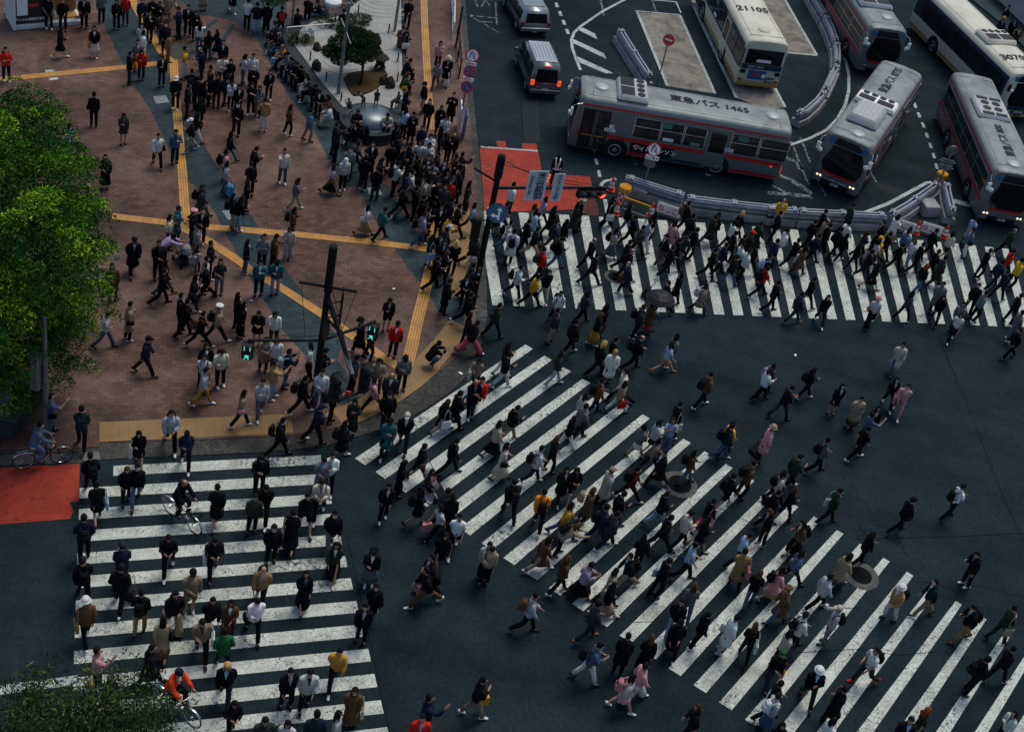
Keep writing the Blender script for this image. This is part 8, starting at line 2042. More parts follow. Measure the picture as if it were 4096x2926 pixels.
(-6.07,27.68,0.004,-1.20,1.04,'W3','Jk','Pk','s','m Hk','{q}, {t}, walking, sixth {L}',1,['black handbag of {q}, sixth {L}']),
(-3.25,30.36,0.004,-1.31,1.03,'WB','Jk','Pk','s','w','{q}, {t} and white shoes, walking, {a}',5,[]),
(-1.47,30.73,0.004,0.38,1.03,'W6','Jd','Pk','s','','{x}charcoal jacket, {t}, fifth {D}',2,[]),
(-2.20,30.48,0.004,0.28,0.98,'W6','Jk','sk','l','Bk','{q}, black short skirt {k}, {a}',5,['black backpack of {q}, black short skirt, {a}']),
(-1.18,30.54,0.004,1.76,0.98,'S4','Jk','Sk','l','','{q}, black long skirt, standing, {a}',5,[]),
(-1.43,30.16,0.004,-2.65,0.98,'W4','Tw','Pk','l','Pp','{x}white shirt, {t} with pink paper bag, {a}',5,['pink paper bag carried by the {x}white shirt, {t}, {a}']),
(-0.85,29.78,0.004,-1.42,1.03,'W1','Tw','hk','s','w','{x}white shirt, black shorts, {a}',5,[]),
(-1.18,29.04,0.004,-1.32,0.99,'W5','Jk','sk','l','','{q}, black short skirt, facing the camera, {a}',5,[]),
(0.23,28.98,0.004,-1.54,1.03,'S0','Js','Pk','s','','{x}pale grey jacket, {t}, standing, {a}',5,[]),
(-4.17,27.72,0.004,-1.47,0.99,'W4','JD','Sk','l','Bk w','{x}olive jacket, white shoes, seventh {L}',1,['black backpack of {x}olive jacket, seventh {L}']),
(0.02,35.25,0.004,0.37,1.02,'Q0','Hk','Pb','s','','{x}black sweater, beige trousers, fourth {D}',2,[]),
(3.71,38.55,0.004,-2.82,1.01,'W5','Jc','Pk','s','','{x}cream jacket, {t}, facing left, sixth {D}',2,[]),
(2.82,37.66,0.004,0.39,1.01,'W8','Jo','Pn','s','Bk','{x}brown jacket, {n}, fifth {D}',2,['black backpack of *']),
(3.66,38.00,0.004,0.48,0.97,'W5','Jb','Pw','l','Tr','{x}beige jacket, white trousers, sixth {D}',2,['red tote bag of *']),
(2.31,36.78,0.004,0.44,0.97,'W0','Jc','Pk','l','','{x}cream jacket, {t}, fifth {D}',2,[]),
(2.39,36.05,0.004,0.54,1.02,'W0','Hg','Pk','s','Hk','{x}grey sweater, {t}, sixth {D}',2,['black handbag of *']),
(2.04,35.44,0.004,0.49,0.97,'W1','Hk','Pw','l','','{x}black sweater, white trousers, sixth {D}',2,[]),
(1.67,34.23,0.004,0.25,0.98,'WB','Jk','Pk','B','','{q}, {t}, sixth {D}',2,[]),
(1.15,33.54,0.004,0.31,1.02,'W6','Hw','Pn','s','Bk w','{x}white sweater, {n}, on {d}',2,['black backpack {b}*']),
(2.15,32.98,0.004,-1.25,0.98,'W1','Ck','Pk','l','','{x}black long coat, {t}, seventh {D}',2,[]),
(2.51,33.07,0.004,-1.28,0.98,'Q1','Jk','hk','l','','{q}, black shorts, {w}, eighth {D}',2,[]),
(0.64,31.70,0.004,1.88,1.03,'W0','Jk','Pk','s','Bk','{q}, {t}, seventh {D}',2,['black backpack of *']),
(1.63,31.54,0.004,1.57,1.03,'W0','JO','Pk','s','Bk w','{x}orange jacket, {t}, walking, eighth {D}',2,['black backpack of *']),
(2.46,31.44,0.004,0.13,0.98,'W5','Jm','PB','l','','{x}mustard jacket, {j}, on {d}',2,[]),
(3.04,32.29,0.004,0.16,0.98,'W3','Co','Pn','B','Bb','{x}brown long coat, {n}, ninth {D}',2,['beige backpack of *']),
(3.58,33.25,0.004,0.44,1.02,'W3','Cc','Pk','cb','','{x}cream long coat, {t}, on {d}',2,[]),
(4.53,35.86,0.004,0.45,0.97,'W9','Hg','sw','l','','{x}grey sweater, white short skirt, eighth {D}',2,[]),
(5.04,36.25,0.004,0.25,0.97,'Q0','Js','sk','l','m','{x}pale grey jacket, {y}, eighth {D}',2,[]),
(5.56,36.51,0.004,-1.42,0.97,'F1','Tl','PB','l','','{x}light blue shirt, {j}, arms raised, ninth {D}',2,[]),
(5.73,37.30,0.004,0.55,1.01,'WB','Jk','Pk','s','m Tc','{q}, {t} with cream tote bag, on {d}',2,['cream tote bag hanging from {Q}, {t}, on {d}']),
(5.08,35.35,0.004,0.15,0.97,'W1','Jb','Pk','l','','{x}beige jacket, {t}, walking, ninth {D}',2,[]),
(5.38,34.75,0.004,-2.67,1.02,'W1','Ck','PD','s','','{x}black long coat, olive trousers, tenth {D}',2,[]),
(4.46,33.76,0.004,0.19,1.02,'W5','JR','Pk','s','m Bk','{x}maroon jacket, {t}, on {d}',2,['black backpack {b}*']),
(6.37,35.20,0.004,0.18,0.97,'W8','Jo','PB','l','Bk','{x}brown jacket, {j}, tenth {D}',2,['black backpack of *']),
(6.73,39.38,0.004,0.57,1.01,'WA','Jo','Pn','s','Bk w','{x}brown jacket, {n}, walking, {a}',5,['black backpack of *']),
(7.58,36.85,0.004,0.14,1.02,'W6','Jn','PB','s','Bk','{x}navy jacket, {j}, walking, tenth {D}',2,['black backpack of *']),
(7.71,37.08,0.004,0.53,0.97,'W0','Jy','Pk','l','','{x}yellow jacket, {t}, on {d}',2,[]),
(8.37,35.15,0.004,0.15,1.02,'W3','Jo','Pk','s','Bk','{x}brown jacket, {t}, twelfth {D}',2,['black backpack of *']),
(7.73,34.43,0.004,0.53,1.02,'W0','Jk','hk','s','Bk','{q}, black shorts {k}, twelfth {D}',2,['black backpack of {q}, black shorts, twelfth {D}']),
(5.51,32.83,0.004,0.40,1.02,'W7','Jk','Pl','s','','{q}, light blue trousers, eleventh {D}',2,[]),
(4.04,32.31,0.004,0.26,1.03,'Q0','Jk','Pk','s','','{q}, {t}, tenth {D}',2,[]),
(3.58,31.54,0.004,0.31,1.03,'W9','Jn','Pn','s','Bk','{x}navy jacket, {n}, on {d}',2,['black backpack {b}*']),
(3.91,31.39,0.004,0.41,1.03,'WA','Jd','Pn','s','w','{x}charcoal jacket, {n}, tenth {D}',2,[]),
(5.63,31.82,0.004,0.30,1.03,'W5','Jk','Pk','s','Hk','{q}, {t}, facing right, eleventh {D}',2,['black handbag of *']),
(6.33,32.17,0.004,0.42,1.03,'Q0','Jc','Pk','s','Hk','{x}cream jacket, {t} with black handbag, twelfth {D}',2,['black handbag of {x}cream jacket, {t}, twelfth {D}']),
(7.04,33.08,0.004,0.50,0.98,'W6','Jk','Sx','s','Tp','{q}, rose long skirt, twelfth {D}',2,['pink tote bag of *']),
(6.92,32.22,0.004,0.14,0.98,'W7','Jk','sk','l','Hk','{q}, black short skirt, on {d}',2,['black handbag of *']),
(2.41,30.64,0.004,0.37,0.98,'B0','Jb','Pk','B','Bk','{x}beige jacket, {t}, bending over, ninth {D}',2,['black backpack of *']),
(1.90,29.80,0.004,0.34,0.99,'W4','Co','Pb','l','w','{x}brown long coat, beige trousers and white shoes, ninth {D}',2,[]),
(4.97,30.73,0.004,1.60,0.98,'WB','Jk','Pk','l','Hk w','{q}, {t} and white shoes, on {d}',2,['black handbag of *']),
(6.51,30.85,0.004,0.10,1.03,'W6','Tl','Pk','s','','{x}light blue shirt, {t}, thirteenth {D}',2,[]),
(8.20,31.85,0.004,0.10,1.03,'Q0','Tl','Pk','s','','{x}light blue shirt, {t}, {w}, fourteenth {D}',2,[]),
(9.03,40.58,0.004,0.24,0.96,'Q0','Jw','Pk','l','','{x}white jacket, {t}, {a}',5,[]),
(10.77,41.29,0.004,0.19,0.96,'Q0','Jk','Pk','l','Bk','{q}, {t}, {w}, {a}',5,['black backpack of *']),
(9.75,39.77,0.004,0.37,1.01,'Q1','Jk','Pd','s','','{q}, charcoal trousers, {a}',5,[]),
(11.81,40.71,0.004,-1.40,0.96,'W2','Jk','sd','l','m','{q}, charcoal short skirt, {a}',5,[]),
(12.57,40.22,0.004,-1.48,0.96,'WB','Cb','So','s','','{x}beige long coat, brown long skirt, {a}',5,[]),
(13.15,39.92,0.004,-1.45,0.96,'W1','Jk','PB','l','','{q}, {j}, {a}',5,[]),
(12.85,39.32,0.004,0.31,1.01,'F0','TB','Pk','s','','{x}denim blue shirt, {t}, {a}',5,[]),
(12.58,38.49,0.004,0.47,1.01,'W0','Tk','Pk','s','w','{x}black shirt, {t}, walking, {a}',5,[]),
(14.10,41.96,0.004,-1.51,0.96,'W0','Jk','Pn','l','m Tp w','{q}, {n}, {a}',5,['pink tote bag {s}*']),
(14.45,41.64,0.004,-1.73,1.00,'W0','Jp','Pp','s','m Tp w','{x}pink jacket, pink trousers, {a}',5,['pink tote bag {s}*']),
(9.02,37.22,0.004,0.11,1.01,'W2','Cp','Pk','hb','Ho','{x}pink long coat, {t}, {a}',5,['brown handbag of *']),
(11.10,37.34,0.004,0.31,1.01,'W6','Jg','Pk','s','Bk','{x}grey jacket, {t} {k}, {a}',5,['black backpack {b}{x}grey jacket, {t}, {a}']),
(10.05,36.09,0.004,0.49,1.02,'Q0','JD','Pk','s','m','{x}olive jacket, {t}, {w}, {a}',5,[]),
(9.51,35.19,0.004,0.12,0.97,'W1','Jc','Pk','l','Bk w','{x}cream jacket, {t}, thirteenth {D}',2,['black backpack of *']),
(9.20,34.05,0.004,0.17,1.02,'WA','Jk','Pk','s','Bk','{q}, {t} {k}, fourteenth {D}',2,['black backpack of {q}, {t}, fourteenth {D}']),
(9.86,34.54,0.004,0.29,0.97,'W7','Jk','Pn','B','','{q}, {n} and long brown hair, fourteenth {D}',2,[]),
(9.11,33.15,0.004,-2.82,0.98,'P1','Jk','Pk','B','','{q}, {t}, {r}, on {d}',2,[]),
(10.18,33.04,0.004,-2.83,0.98,'Q0','Jo','Sk','l','Bk','{x}brown jacket, black long skirt, fifteenth {D}',2,['black backpack of *']),
(11.37,34.86,0.004,0.16,1.02,'WA','JD','Pk','s','m Tw','{x}olive jacket, {t} with white tote bag, fifteenth {D}',2,['white tote bag of {x}olive jacket, {t}, fifteenth {D}']),
(13.94,35.27,0.004,0.44,1.02,'W6','Jk','Pk','ck','Hk','{q}, {t} and black cap with black handbag, {a}',5,['black handbag of {q}, {t} and black cap, {a}']),
(15.86,36.50,0.004,0.48,1.02,'W8','Tw','Pk','s','Bk','{x}white shirt, {t}, facing right, {a}',5,['black backpack of *']),
(12.42,33.26,0.004,0.37,0.98,'W8','Jk','Pk','l','','{q}, {t}, seventeenth {D}',2,[]),
(-10.65,24.89,0.004,2.02,1.04,'Q0','Jk','Pk','s','Bk','{q}, {t}, {w}, seen from behind',1,['black backpack of *']),
(-9.64,24.87,0.004,1.74,1.04,'WA','Jk','Pk','s','Hk w','{q}, {t}, walking, seventh {L}',1,['black handbag of {q}, seventh {L}']),
(-7.73,25.31,0.004,-1.12,1.04,'S2','Jb','hb','ck','','{x}beige jacket, black cap, eighth {L}',1,[]),
(-7.95,24.65,0.004,-1.03,1.04,'W6','Hk','Wb','s','M','{x}black sweater, black face mask, eighth {L}',1,[]),
(-8.77,24.29,0.004,1.73,1.04,'WB','Jk','Pt','s','Bk','{q}, tan trousers, eighth {L}',1,['black backpack of {q}, eighth {L}']),
(-6.94,24.80,0.004,-1.12,1.04,'W5','Jk','Pk','s','M','{q}, black face mask, on {l}',1,[]),
(-6.42,24.84,0.004,-1.41,1.00,'W6','Co','Pk','l','M','{x}brown long coat, {t} and black face mask',1,[]),
(-5.77,24.99,0.004,-1.11,1.04,'Q0','Jw','Pk','s','Hk','{x}white jacket with black handbag, ninth {L}',1,['black handbag of {x}white jacket, ninth {L}']),
(-10.01,23.61,0.004,2.20,1.05,'W1','Jo','Pk','hw','Tt w','{x}brown jacket, white brimmed hat, eighth {L}',1,['tan tote bag of {x}brown jacket, eighth {L}']),
(-7.92,23.65,0.004,1.89,1.00,'W0','Cb','So','l','Hk','{x}beige long coat, brown long skirt, on {l}',1,['black handbag of {x}beige long coat, ninth {L}']),
(-6.88,23.96,0.004,-1.24,1.04,'Q0','Jb','Pk','s','Tw','{x}beige jacket, {t}, ninth {L}',1,['white tote bag of {x}beige jacket, ninth {L}']),
(-6.18,23.70,0.004,2.02,1.05,'WA','JG','Pn','s','','{x}green jacket, {n}, walking, tenth {L}',1,[]),
(-9.16,22.27,0.004,0.26,1.05,'F0','Jp','Pn','s','','{x}pink jacket, {n}, tenth {L}',1,[]),
(-7.91,22.69,0.004,0.36,1.05,'W0','Ck','Pk','s','','{x}black long coat, {t}, tenth {L}',1,[]),
(-7.10,22.17,0.020,-0.43,1.05,'K0','Jq','Pk','nn','','{x}bright orange jacket, navy beanie, eleventh {L}',1,[]),
(-5.83,22.81,0.004,-1.38,1.05,'W0','Jk','Pn','b','','{q}, {n} and blond hair',1,[]),
(-5.31,21.82,0.004,-1.14,1.00,'Q1','Jk','Pk','l','','{q}, {y}, twelfth {L}',1,[]),
(-8.51,21.56,0.004,0.32,1.05,'W1','Jk','Pk','s','','{q}, {t}, eleventh {L}',1,[]),
(-8.95,21.23,0.004,-1.36,1.05,'W3','Ts','Pk','b','','{x}pale grey shirt, blond hair, eleventh {L}',1,[]),
(-5.93,26.11,0.004,-1.48,1.04,'W0','Jt','Pk','a','m Bk','{x}tan jacket, {f}, eighth {L}',1,['black backpack of {x}tan jacket, eighth {L}']),
(-4.70,26.36,0.004,-1.15,0.99,'W1','Ck','Sk','l','','{x}black long coat, eighth {L}',1,[]),
(-3.05,27.77,0.004,-1.44,0.99,'P1','Jk','Sg','s','Bk w','{q}, grey long skirt, {a}',5,['black backpack of *']),
(-2.67,26.48,0.004,-1.41,0.99,'W1','Jk','sk','l','m Hk','{q} with black handbag, ninth {L}',1,['black handbag of {q}, ninth {L}']),
(-2.76,25.61,0.004,-1.48,1.04,'W2','Jk','Pk','s','','{q}, {t}, tenth {L}',1,[]),
(-1.28,27.91,0.004,-2.66,1.04,'W9','Jk','Pk','s','Pp','{q}, {t} with pink paper bag, {a}',5,['pink paper bag carried by {Q}, {t}, {a}']),
(-1.28,27.48,0.004,-2.82,1.04,'W4','Jk','Po','s','Bk w','{q}, brown trousers {k}, {a}',5,['black backpack on the back of {Q}, brown trousers, {a}']),
(0.32,28.81,0.004,-1.58,1.03,'P1','Jb','Pk','s','Bk','{x}beige jacket, {t}, {a}',5,['black backpack {b}*']),
(-3.15,24.11,0.004,-1.37,1.04,'W5','Jm','Pk','s','w','{x}mustard jacket, white shoes, eleventh {L}',1,[]),
(-4.18,22.99,0.004,-1.10,1.05,'W2','Jk','Pk','s','m','{q}, {t}, walking, twelfth {L}',1,[]),
(-3.71,23.09,0.004,-1.25,1.05,'WB','Jw','Pk','s','','{x}white jacket, {t}, twelfth {L}',1,[]),
(-2.34,22.91,0.004,-1.44,1.00,'W3','Co','So','l','m Tc','{x}brown long coat, brown long skirt and {f}',1,['cream tote bag of *']),
(-0.39,23.14,0.004,0.11,1.05,'F0','Jn','Pk','s','','{x}navy jacket, {t}, {a}',5,[]),
(0.85,24.10,0.004,0.29,1.04,'W9','Jk','Pb','s','Py w','{q}, beige trousers with yellow paper bag, {a}',5,['yellow paper bag carried by {Q}, beige trousers, {a}']),
(-0.45,22.50,0.004,-1.41,1.05,'S3','Jr','Pk','s','','{x}red jacket, {t}, {a}',5,[]),
(-4.37,21.49,0.004,-1.28,1.05,'W0','CD','Pk','s','','{x}olive long coat, {t}, thirteenth {L}',1,[]),
(-3.78,21.54,0.004,-1.50,1.00,'W1','Jw','Pk','l','','{x}white jacket, {t}, thirteenth {L}',1,[]),
(-3.15,21.80,0.004,1.85,1.05,'WA','Jn','Pk','s','','{x}navy jacket, {t}, thirteenth {L}',1,[]),
(-2.61,22.09,0.004,0.18,1.00,'S3','Ts','Pk','l','','{x}pale grey shirt, standing, thirteenth {L}',1,[]),
(1.85,27.37,0.004,0.08,1.04,'W6','Js','Pk','s','Bo','{x}pale grey jacket, {t} with brown backpack, {a}',5,['brown backpack of {x}pale grey jacket, {t}, {a}']),
(2.60,29.12,0.004,0.47,0.99,'WA','Jo','Pk','B','w','{x}brown jacket, {t} and white shoes, on {d}',2,[]),
(3.30,29.18,0.004,0.08,0.99,'Q1','Jv','Sk','s','Hb','{x}lavender jacket, black long skirt, on {d}',2,['beige handbag of *']),
(4.13,29.10,0.004,0.27,0.99,'W1','Cb','Pk','l','','{x}beige long coat, {t}, twelfth {D}',2,[]),
(4.13,28.64,0.004,0.36,0.99,'W5','Jk','Sb','l','Hc','{q}, beige long skirt with cream handbag, twelfth {D}',2,['cream handbag of {q}, beige long skirt, twelfth {D}']),
(4.65,29.89,0.004,-2.81,1.03,'W4','Jk','Pb','s','Bk','{q}, beige trousers, on {d}',2,['black backpack {b}*']),
(5.68,29.90,0.004,0.39,1.03,'W3','Jk','Pk','s','Tl','{q}, {t}, thirteenth {D}',2,['light blue tote bag of *']),
(3.72,27.63,0.004,0.49,1.04,'W6','Jd','Pn','ck','o','{x}charcoal jacket, {n} and black cap, {a}',5,[]),
(6.65,29.21,0.004,1.52,0.99,'W0','Jg','PB','B','','{x}grey jacket, {j}, on {d}',2,[]),
(8.21,31.02,0.004,1.62,1.03,'W8','Ct','Pk','s','Tp','{x}tan long coat, {t}, walking, fourteenth {D}',2,['pink tote bag of {x}tan long coat, fourteenth {D}']),
(8.67,30.41,0.004,1.38,0.98,'W7','Jk','PB','B','','{q}, {j}, fifteenth {D}',2,[]),
(6.25,28.47,0.004,-1.72,1.03,'W1','Jk','Pl','s','','{q}, light blue trousers, fourteenth {D}',2,[]),
(6.28,27.79,0.004,-1.51,1.04,'W6','Ck','Pk','ck','w','{x}black long coat, {t}, fourteenth {D}',2,[]),
(7.00,28.26,0.004,0.10,1.03,'W2','Hk','Pk','s','w','{x}black sweater, {t}, fifteenth {D}',2,[]),
(7.85,28.32,0.004,0.19,1.03,'W2','Cw','Ps','ck','Tw','{x}white long coat, black cap, sixteenth {D}',2,['white tote bag of *']),
(8.53,28.25,0.004,1.52,0.99,'W6','Jk','Pk','B','Tw','{q}, {t}, sixteenth {D}',2,['white tote bag of *']),
(3.82,26.12,0.004,0.11,1.04,'Q1','JB','Pw','s','m Bk','{x}denim blue jacket, white trousers {k}, {a}',5,['black backpack of {x}denim blue jacket, white trousers, {a}']),
(4.76,26.71,0.004,1.46,1.04,'S0','Ck','Pk','s','','{x}black long coat, {t}, standing, {a}',5,[]),
(5.44,26.88,0.004,1.67,0.99,'W1','Ck','Sk','B','','{x}black long coat, black long skirt, walking, {a}',5,[]),
(5.28,25.86,0.004,0.31,1.04,'W0','Jp','Ww','s','w','{x}pink jacket, white wide trousers, {a}',5,[]),
(4.95,25.42,0.004,0.07,0.99,'W1','Jc','sp','l','Bp w','{x}cream jacket, pink short skirt, {a}',5,['pink backpack of *']),
(6.93,24.93,0.004,-3.05,1.00,'W0','Jk','Pk','B','Hk','{q}, long brown hair with black handbag, {a}',5,['black handbag of {q}, long brown hair, {a}']),
(10.02,31.73,0.004,0.24,0.98,'W5','JB','Pk','l','Hb','{x}denim blue jacket, {t}, on {d}',2,['beige handbag of *']),
(9.39,30.86,0.004,0.19,0.98,'W4','Cp','Sb','l','Bk','{x}pink long coat, beige long skirt, on {d}',2,['black backpack of *']),
(10.88,30.91,0.004,0.29,1.03,'W0','Js','Pk','s','w','{x}pale grey jacket, {t}, seventeenth {D}',2,[]),
(11.58,32.07,0.004,0.41,0.98,'W4','Cb','Sd','l','','{x}beige long coat, charcoal long skirt, seventeenth {D}',2,[]),
(9.60,29.97,0.004,-2.96,1.03,'W0','Co','PB','eo','Ho','{x}brown long coat, brown beret, sixteenth {D}',2,['brown handbag of *']),
(10.06,29.10,0.004,0.34,1.03,'W6','Jw','Pk','s','Bk','{x}white jacket, {t}, seventeenth {D}',2,['black backpack of *']),
(11.11,29.60,0.004,-3.01,1.03,'F0','Js','Pg','cc','Bk','{x}pale grey jacket, grey trousers and cream cap, eighteenth {D}',2,['black backpack of {x}pale grey jacket, eighteenth {D}']),
(9.58,28.25,0.004,0.37,0.99,'W3','Jc','Pk','l','','{x}cream jacket, {t}, seventeenth {D}',2,[]),
(9.30,27.50,0.004,-1.41,1.04,'W7','Jk','Pn','cG','TO','{q}, {n} and green cap, eighteenth {D}',2,['orange tote bag of {q}, eighteenth {D}']),
(13.31,31.19,0.004,-2.66,1.03,'WB','Jt','Pw','hw','Bk','{x}tan jacket, white trousers, on {d}',2,['black backpack {b}*']),
(14.49,31.69,0.004,-3.00,1.03,'W0','Jn','Pb','s','m','{x}navy jacket, beige trousers, twentieth {D}',2,[]),
(16.18,33.49,0.004,-2.81,1.02,'P1','Jk','Pk','s','m Hk w','{q}, {t} with black handbag, {r}, {a}',5,['black handbag of {q}, {t}, {r}, {a}']),
(15.67,31.00,0.004,-2.83,1.03,'Q0','Jk','Pt','s','m Bk','{q}, tan trousers, on {d}',2,['black backpack {b}*']),
(16.92,31.33,0.004,0.27,1.03,'W9','JD','PD','s','Tb','{x}olive jacket, olive trousers, twenty-third {D}',2,['beige tote bag of *']),
(12.28,28.42,0.004,-2.72,1.03,'W7','Tw','PD','s','Bk r','{x}white shirt, olive trousers, on {d}',2,['black backpack {b}*']),
(10.47,27.19,0.004,-1.53,1.04,'W8','Jk','PD','hw','','{q}, olive trousers and white brimmed hat, nineteenth {D}',2,[]),
(11.15,26.65,0.004,0.06,1.04,'W3','Ck','Pk','s','Tb','{x}black long coat with beige tote bag, twentieth {D}',2,['beige tote bag {s}{x}black long coat, twentieth {D}']),
(9.25,26.29,0.004,0.23,1.04,'W6','Jk','Pk','s','','{q}, {t}, eighteenth {D}',2,[]),
(9.21,25.89,0.004,0.37,0.99,'W3','Js','SB','s','Bw','{x}pale grey jacket with white backpack, eighteenth {D}',2,['white backpack of {x}pale grey jacket, eighteenth {D}']),
(15.63,28.94,0.004,0.25,1.03,'W2','Jk','Pk','s','m Bk','{q}, {t} {k}, twenty-third {D}',2,['black backpack of {q}, {t}, twenty-third {D}']),
(16.60,29.62,0.004,0.48,1.03,'W1','Jk','Pk','s','m','{q}, just below the {x}olive jacket with beige tote bag',2,[]),
(10.73,25.54,0.004,0.36,0.99,'W9','Jw','Pk','l','','{x}white jacket, {t}, twentieth {D}',2,[]),
(13.67,26.62,0.004,0.35,0.99,'W1','TD','Pk','r','','{x}olive shirt, {t}, walking, twenty-second {D}',2,[]),
(13.06,26.12,0.004,-1.57,1.04,'W2','Jk','Pk','s','','{q}, {t}, walking, twenty-second {D}',2,[]),
(16.40,27.29,0.004,-2.70,0.99,'W9','Jw','Pk','l','','{x}white jacket, {t}, facing left, twenty-fifth {D}',2,[]),
(9.30,24.96,0.004,-1.43,1.00,'S1','Jk','Pk','l','','{q}, {t} and {y}, standing, {a}',5,[]),
(-6.96,50.12,0.060,0.26,0.99,'S1','Jk','Pk','s',''),
(-6.62,49.68,0.060,-1.46,0.94,'S1','Jk','Pk','l',''),
(-5.66,49.97,0.060,-2.80,0.99,'S1','Jd','Pk','s',''),
(-5.99,49.42,0.060,-1.36,0.99,'S2','Jk','Pk','s',''),
(-6.63,48.73,0.060,0.41,0.99,'W0','Jk','Pk','s',''),
(-6.58,47.70,0.060,0.49,0.99,'S1','Jn','Pk','s',''),
(-6.05,48.17,0.060,0.34,0.94,'S4','Jk','Pk','l',''),
(-5.72,48.41,0.060,-1.50,0.99,'S0','Jk','Pk','s',''),
(-5.22,48.64,0.060,-2.88,0.94,'S0','Jk','Pk','l',''),
(-4.90,48.57,0.060,-2.66,0.99,'S2','Jn','Pk','s',''),
(-5.20,47.65,0.060,-1.31,0.99,'S2','Jk','Pk','s',''),
(-4.86,47.51,0.060,-1.52,0.99,'S3','Jd','Pk','s',''),
(-4.62,48.49,0.060,-2.53,0.99,'S3','Jk','Pk','s',''),
(-4.50,48.95,0.060,-2.63,0.99,'S2','Jk','Pn','s',''),
(-6.50,46.78,0.060,0.61,0.99,'W5','Jk','Pk','s',''),
(-5.94,46.90,0.060,0.60,0.99,'S3','Jk','Pk','s',''),
(-10.29,50.27,0.060,0.42,0.99,'S4','Jk','Pk','s',''),
(-7.53,50.49,0.060,0.44,0.99,'S4','Jk','Pk','s',''),
(-7.15,49.43,0.060,0.64,0.94,'P0','Jk','Pk','l',''),
(-7.67,49.76,0.060,1.83,0.99,'S3','Jk','Pk','s',''),
(-4.49,49.70,0.060,-2.75,0.99,'P1','Jk','Pk','s',''),
(-9.11,49.35,0.060,0.59,0.99,'W4','Jd','Pk','s',''),
(-8.45,49.44,0.060,-1.28,0.99,'S3','Jk','Pk','s',''),
(-19.58,57.72,0.060,-1.33,0.99,'S1','Jk','Pk','s',''),
(-19.12,57.44,0.060,-1.07,0.94,'S4','Jk','Pk','l',''),
(-16.99,55.18,0.060,-1.35,0.99,'S0','Jk','Pk','s',''),
(-16.17,51.97,0.060,-1.03,0.99,'S0','Jk','Pk','s',''),
(-17.01,50.58,0.060,0.55,0.99,'S0','Jk','Pk','s',''),
(-16.22,49.95,0.060,1.84,0.94,'S0','Jk','Pk','l',''),
(-15.09,51.71,0.060,-1.08,0.94,'S1','Jk','Pk','l',''),
(-20.93,56.26,0.060,-1.04,0.99,'S4','Jk','Pk','s',''),
(-19.87,57.25,0.060,-2.78,0.99,'S4','Jn','Pk','s',''),
(-4.72,46.05,0.060,-1.42,0.99,'S1','Jk','Pk','s',''),
(-5.11,46.17,0.060,0.51,0.95,'S1','Jk','Pk','l',''),
(-5.55,46.37,0.060,0.23,0.99,'WB','Jk','Pk','s',''),
(-4.07,46.35,0.060,0.33,0.99,'W1','Jk','Pk','s',''),
(-4.16,43.76,0.060,-1.46,1.00,'S1','Jk','Pk','s','','{q}, just below the {x}yellow jacket in pale grey brimmed hat',4,[]),
(-4.20,42.55,0.060,0.49,1.00,'W6','Jk','Pk','s','','{q}, just above the {x}black long coat with black handbag',4,[]),
(-4.17,44.44,0.060,0.62,1.00,'S2','Jd','Pk','s','','{x}charcoal jacket, {t}, standing, facing right, {m}',4,[]),
(-3.07,44.77,0.060,0.20,1.00,'W4','Jk','Pk','s','','{q}, {t}, first {U}',3,[]),
(-2.81,42.55,0.060,0.19,1.00,'W0','Jd','Pn','s','','{x}charcoal jacket, {n}, walking, {m}',4,[]),
(-1.15,46.56,0.004,0.60,0.99,'WA','Jk','Pk','s',''),
(0.37,47.23,0.004,0.51,0.95,'W2','Jk','Pk','l',''),
(3.18,48.71,0.004,0.36,0.99,'W7','Jk','Pk','s',''),
(5.18,47.76,0.004,0.36,0.99,'W1','Jk','Pk','s',''),
(5.86,48.80,0.004,0.36,0.99,'W3','Jk','Pk','s',''),
(7.14,48.21,0.004,0.41,0.99,'W8','Jn','Pk','s',''),
(7.92,49.11,0.004,0.22,0.99,'W2','Jk','Pk','s',''),
(8.49,48.78,0.004,0.31,0.99,'W5','Jk','Pk','s',''),
(10.32,49.90,0.004,0.60,0.99,'W7','Jk','Pk','s',''),
(11.13,51.71,0.004,0.35,0.99,'W0','Jk','Pk','s',''),
(13.14,50.80,0.004,0.51,0.94,'W1','Jk','Pk','l',''),
(14.58,52.17,0.004,0.45,0.99,'W1','Jk','Pk','s',''),
(16.05,51.91,0.004,0.20,0.99,'W8','Jk','Pk','s',''),
(-2.07,32.06,.16,-0.48,.56,'T1','Tp','Ps','s','w','toddler in pale pink lying back in the pushchair on the {d}',2,[]),
]
CROWD_V = []; CROWD_F = []; CROWD_C = []; crowd_n = 0
def crowd_add(arr, mat4, colr):
  global crowd_n
  v = np.asarray(arr[0], float) @ mat4[:3, :3].T + mat4[:3, 3]; CROWD_V.append(v); CROWD_C.append(np.tile(np.array([*colr, 1.0]), (len(v), 1)))
  CROWD_F.extend([tuple(x + crowd_n for x in f) for f in arr[1]]); crowd_n += len(v)
def shade(c, r, a=.25):
  k = 1 + r.uniform(-a, a); return tuple(min(.9, x * k * (1 + r.uniform(-.05, .05))) for x in c)
pr = random.Random(11)
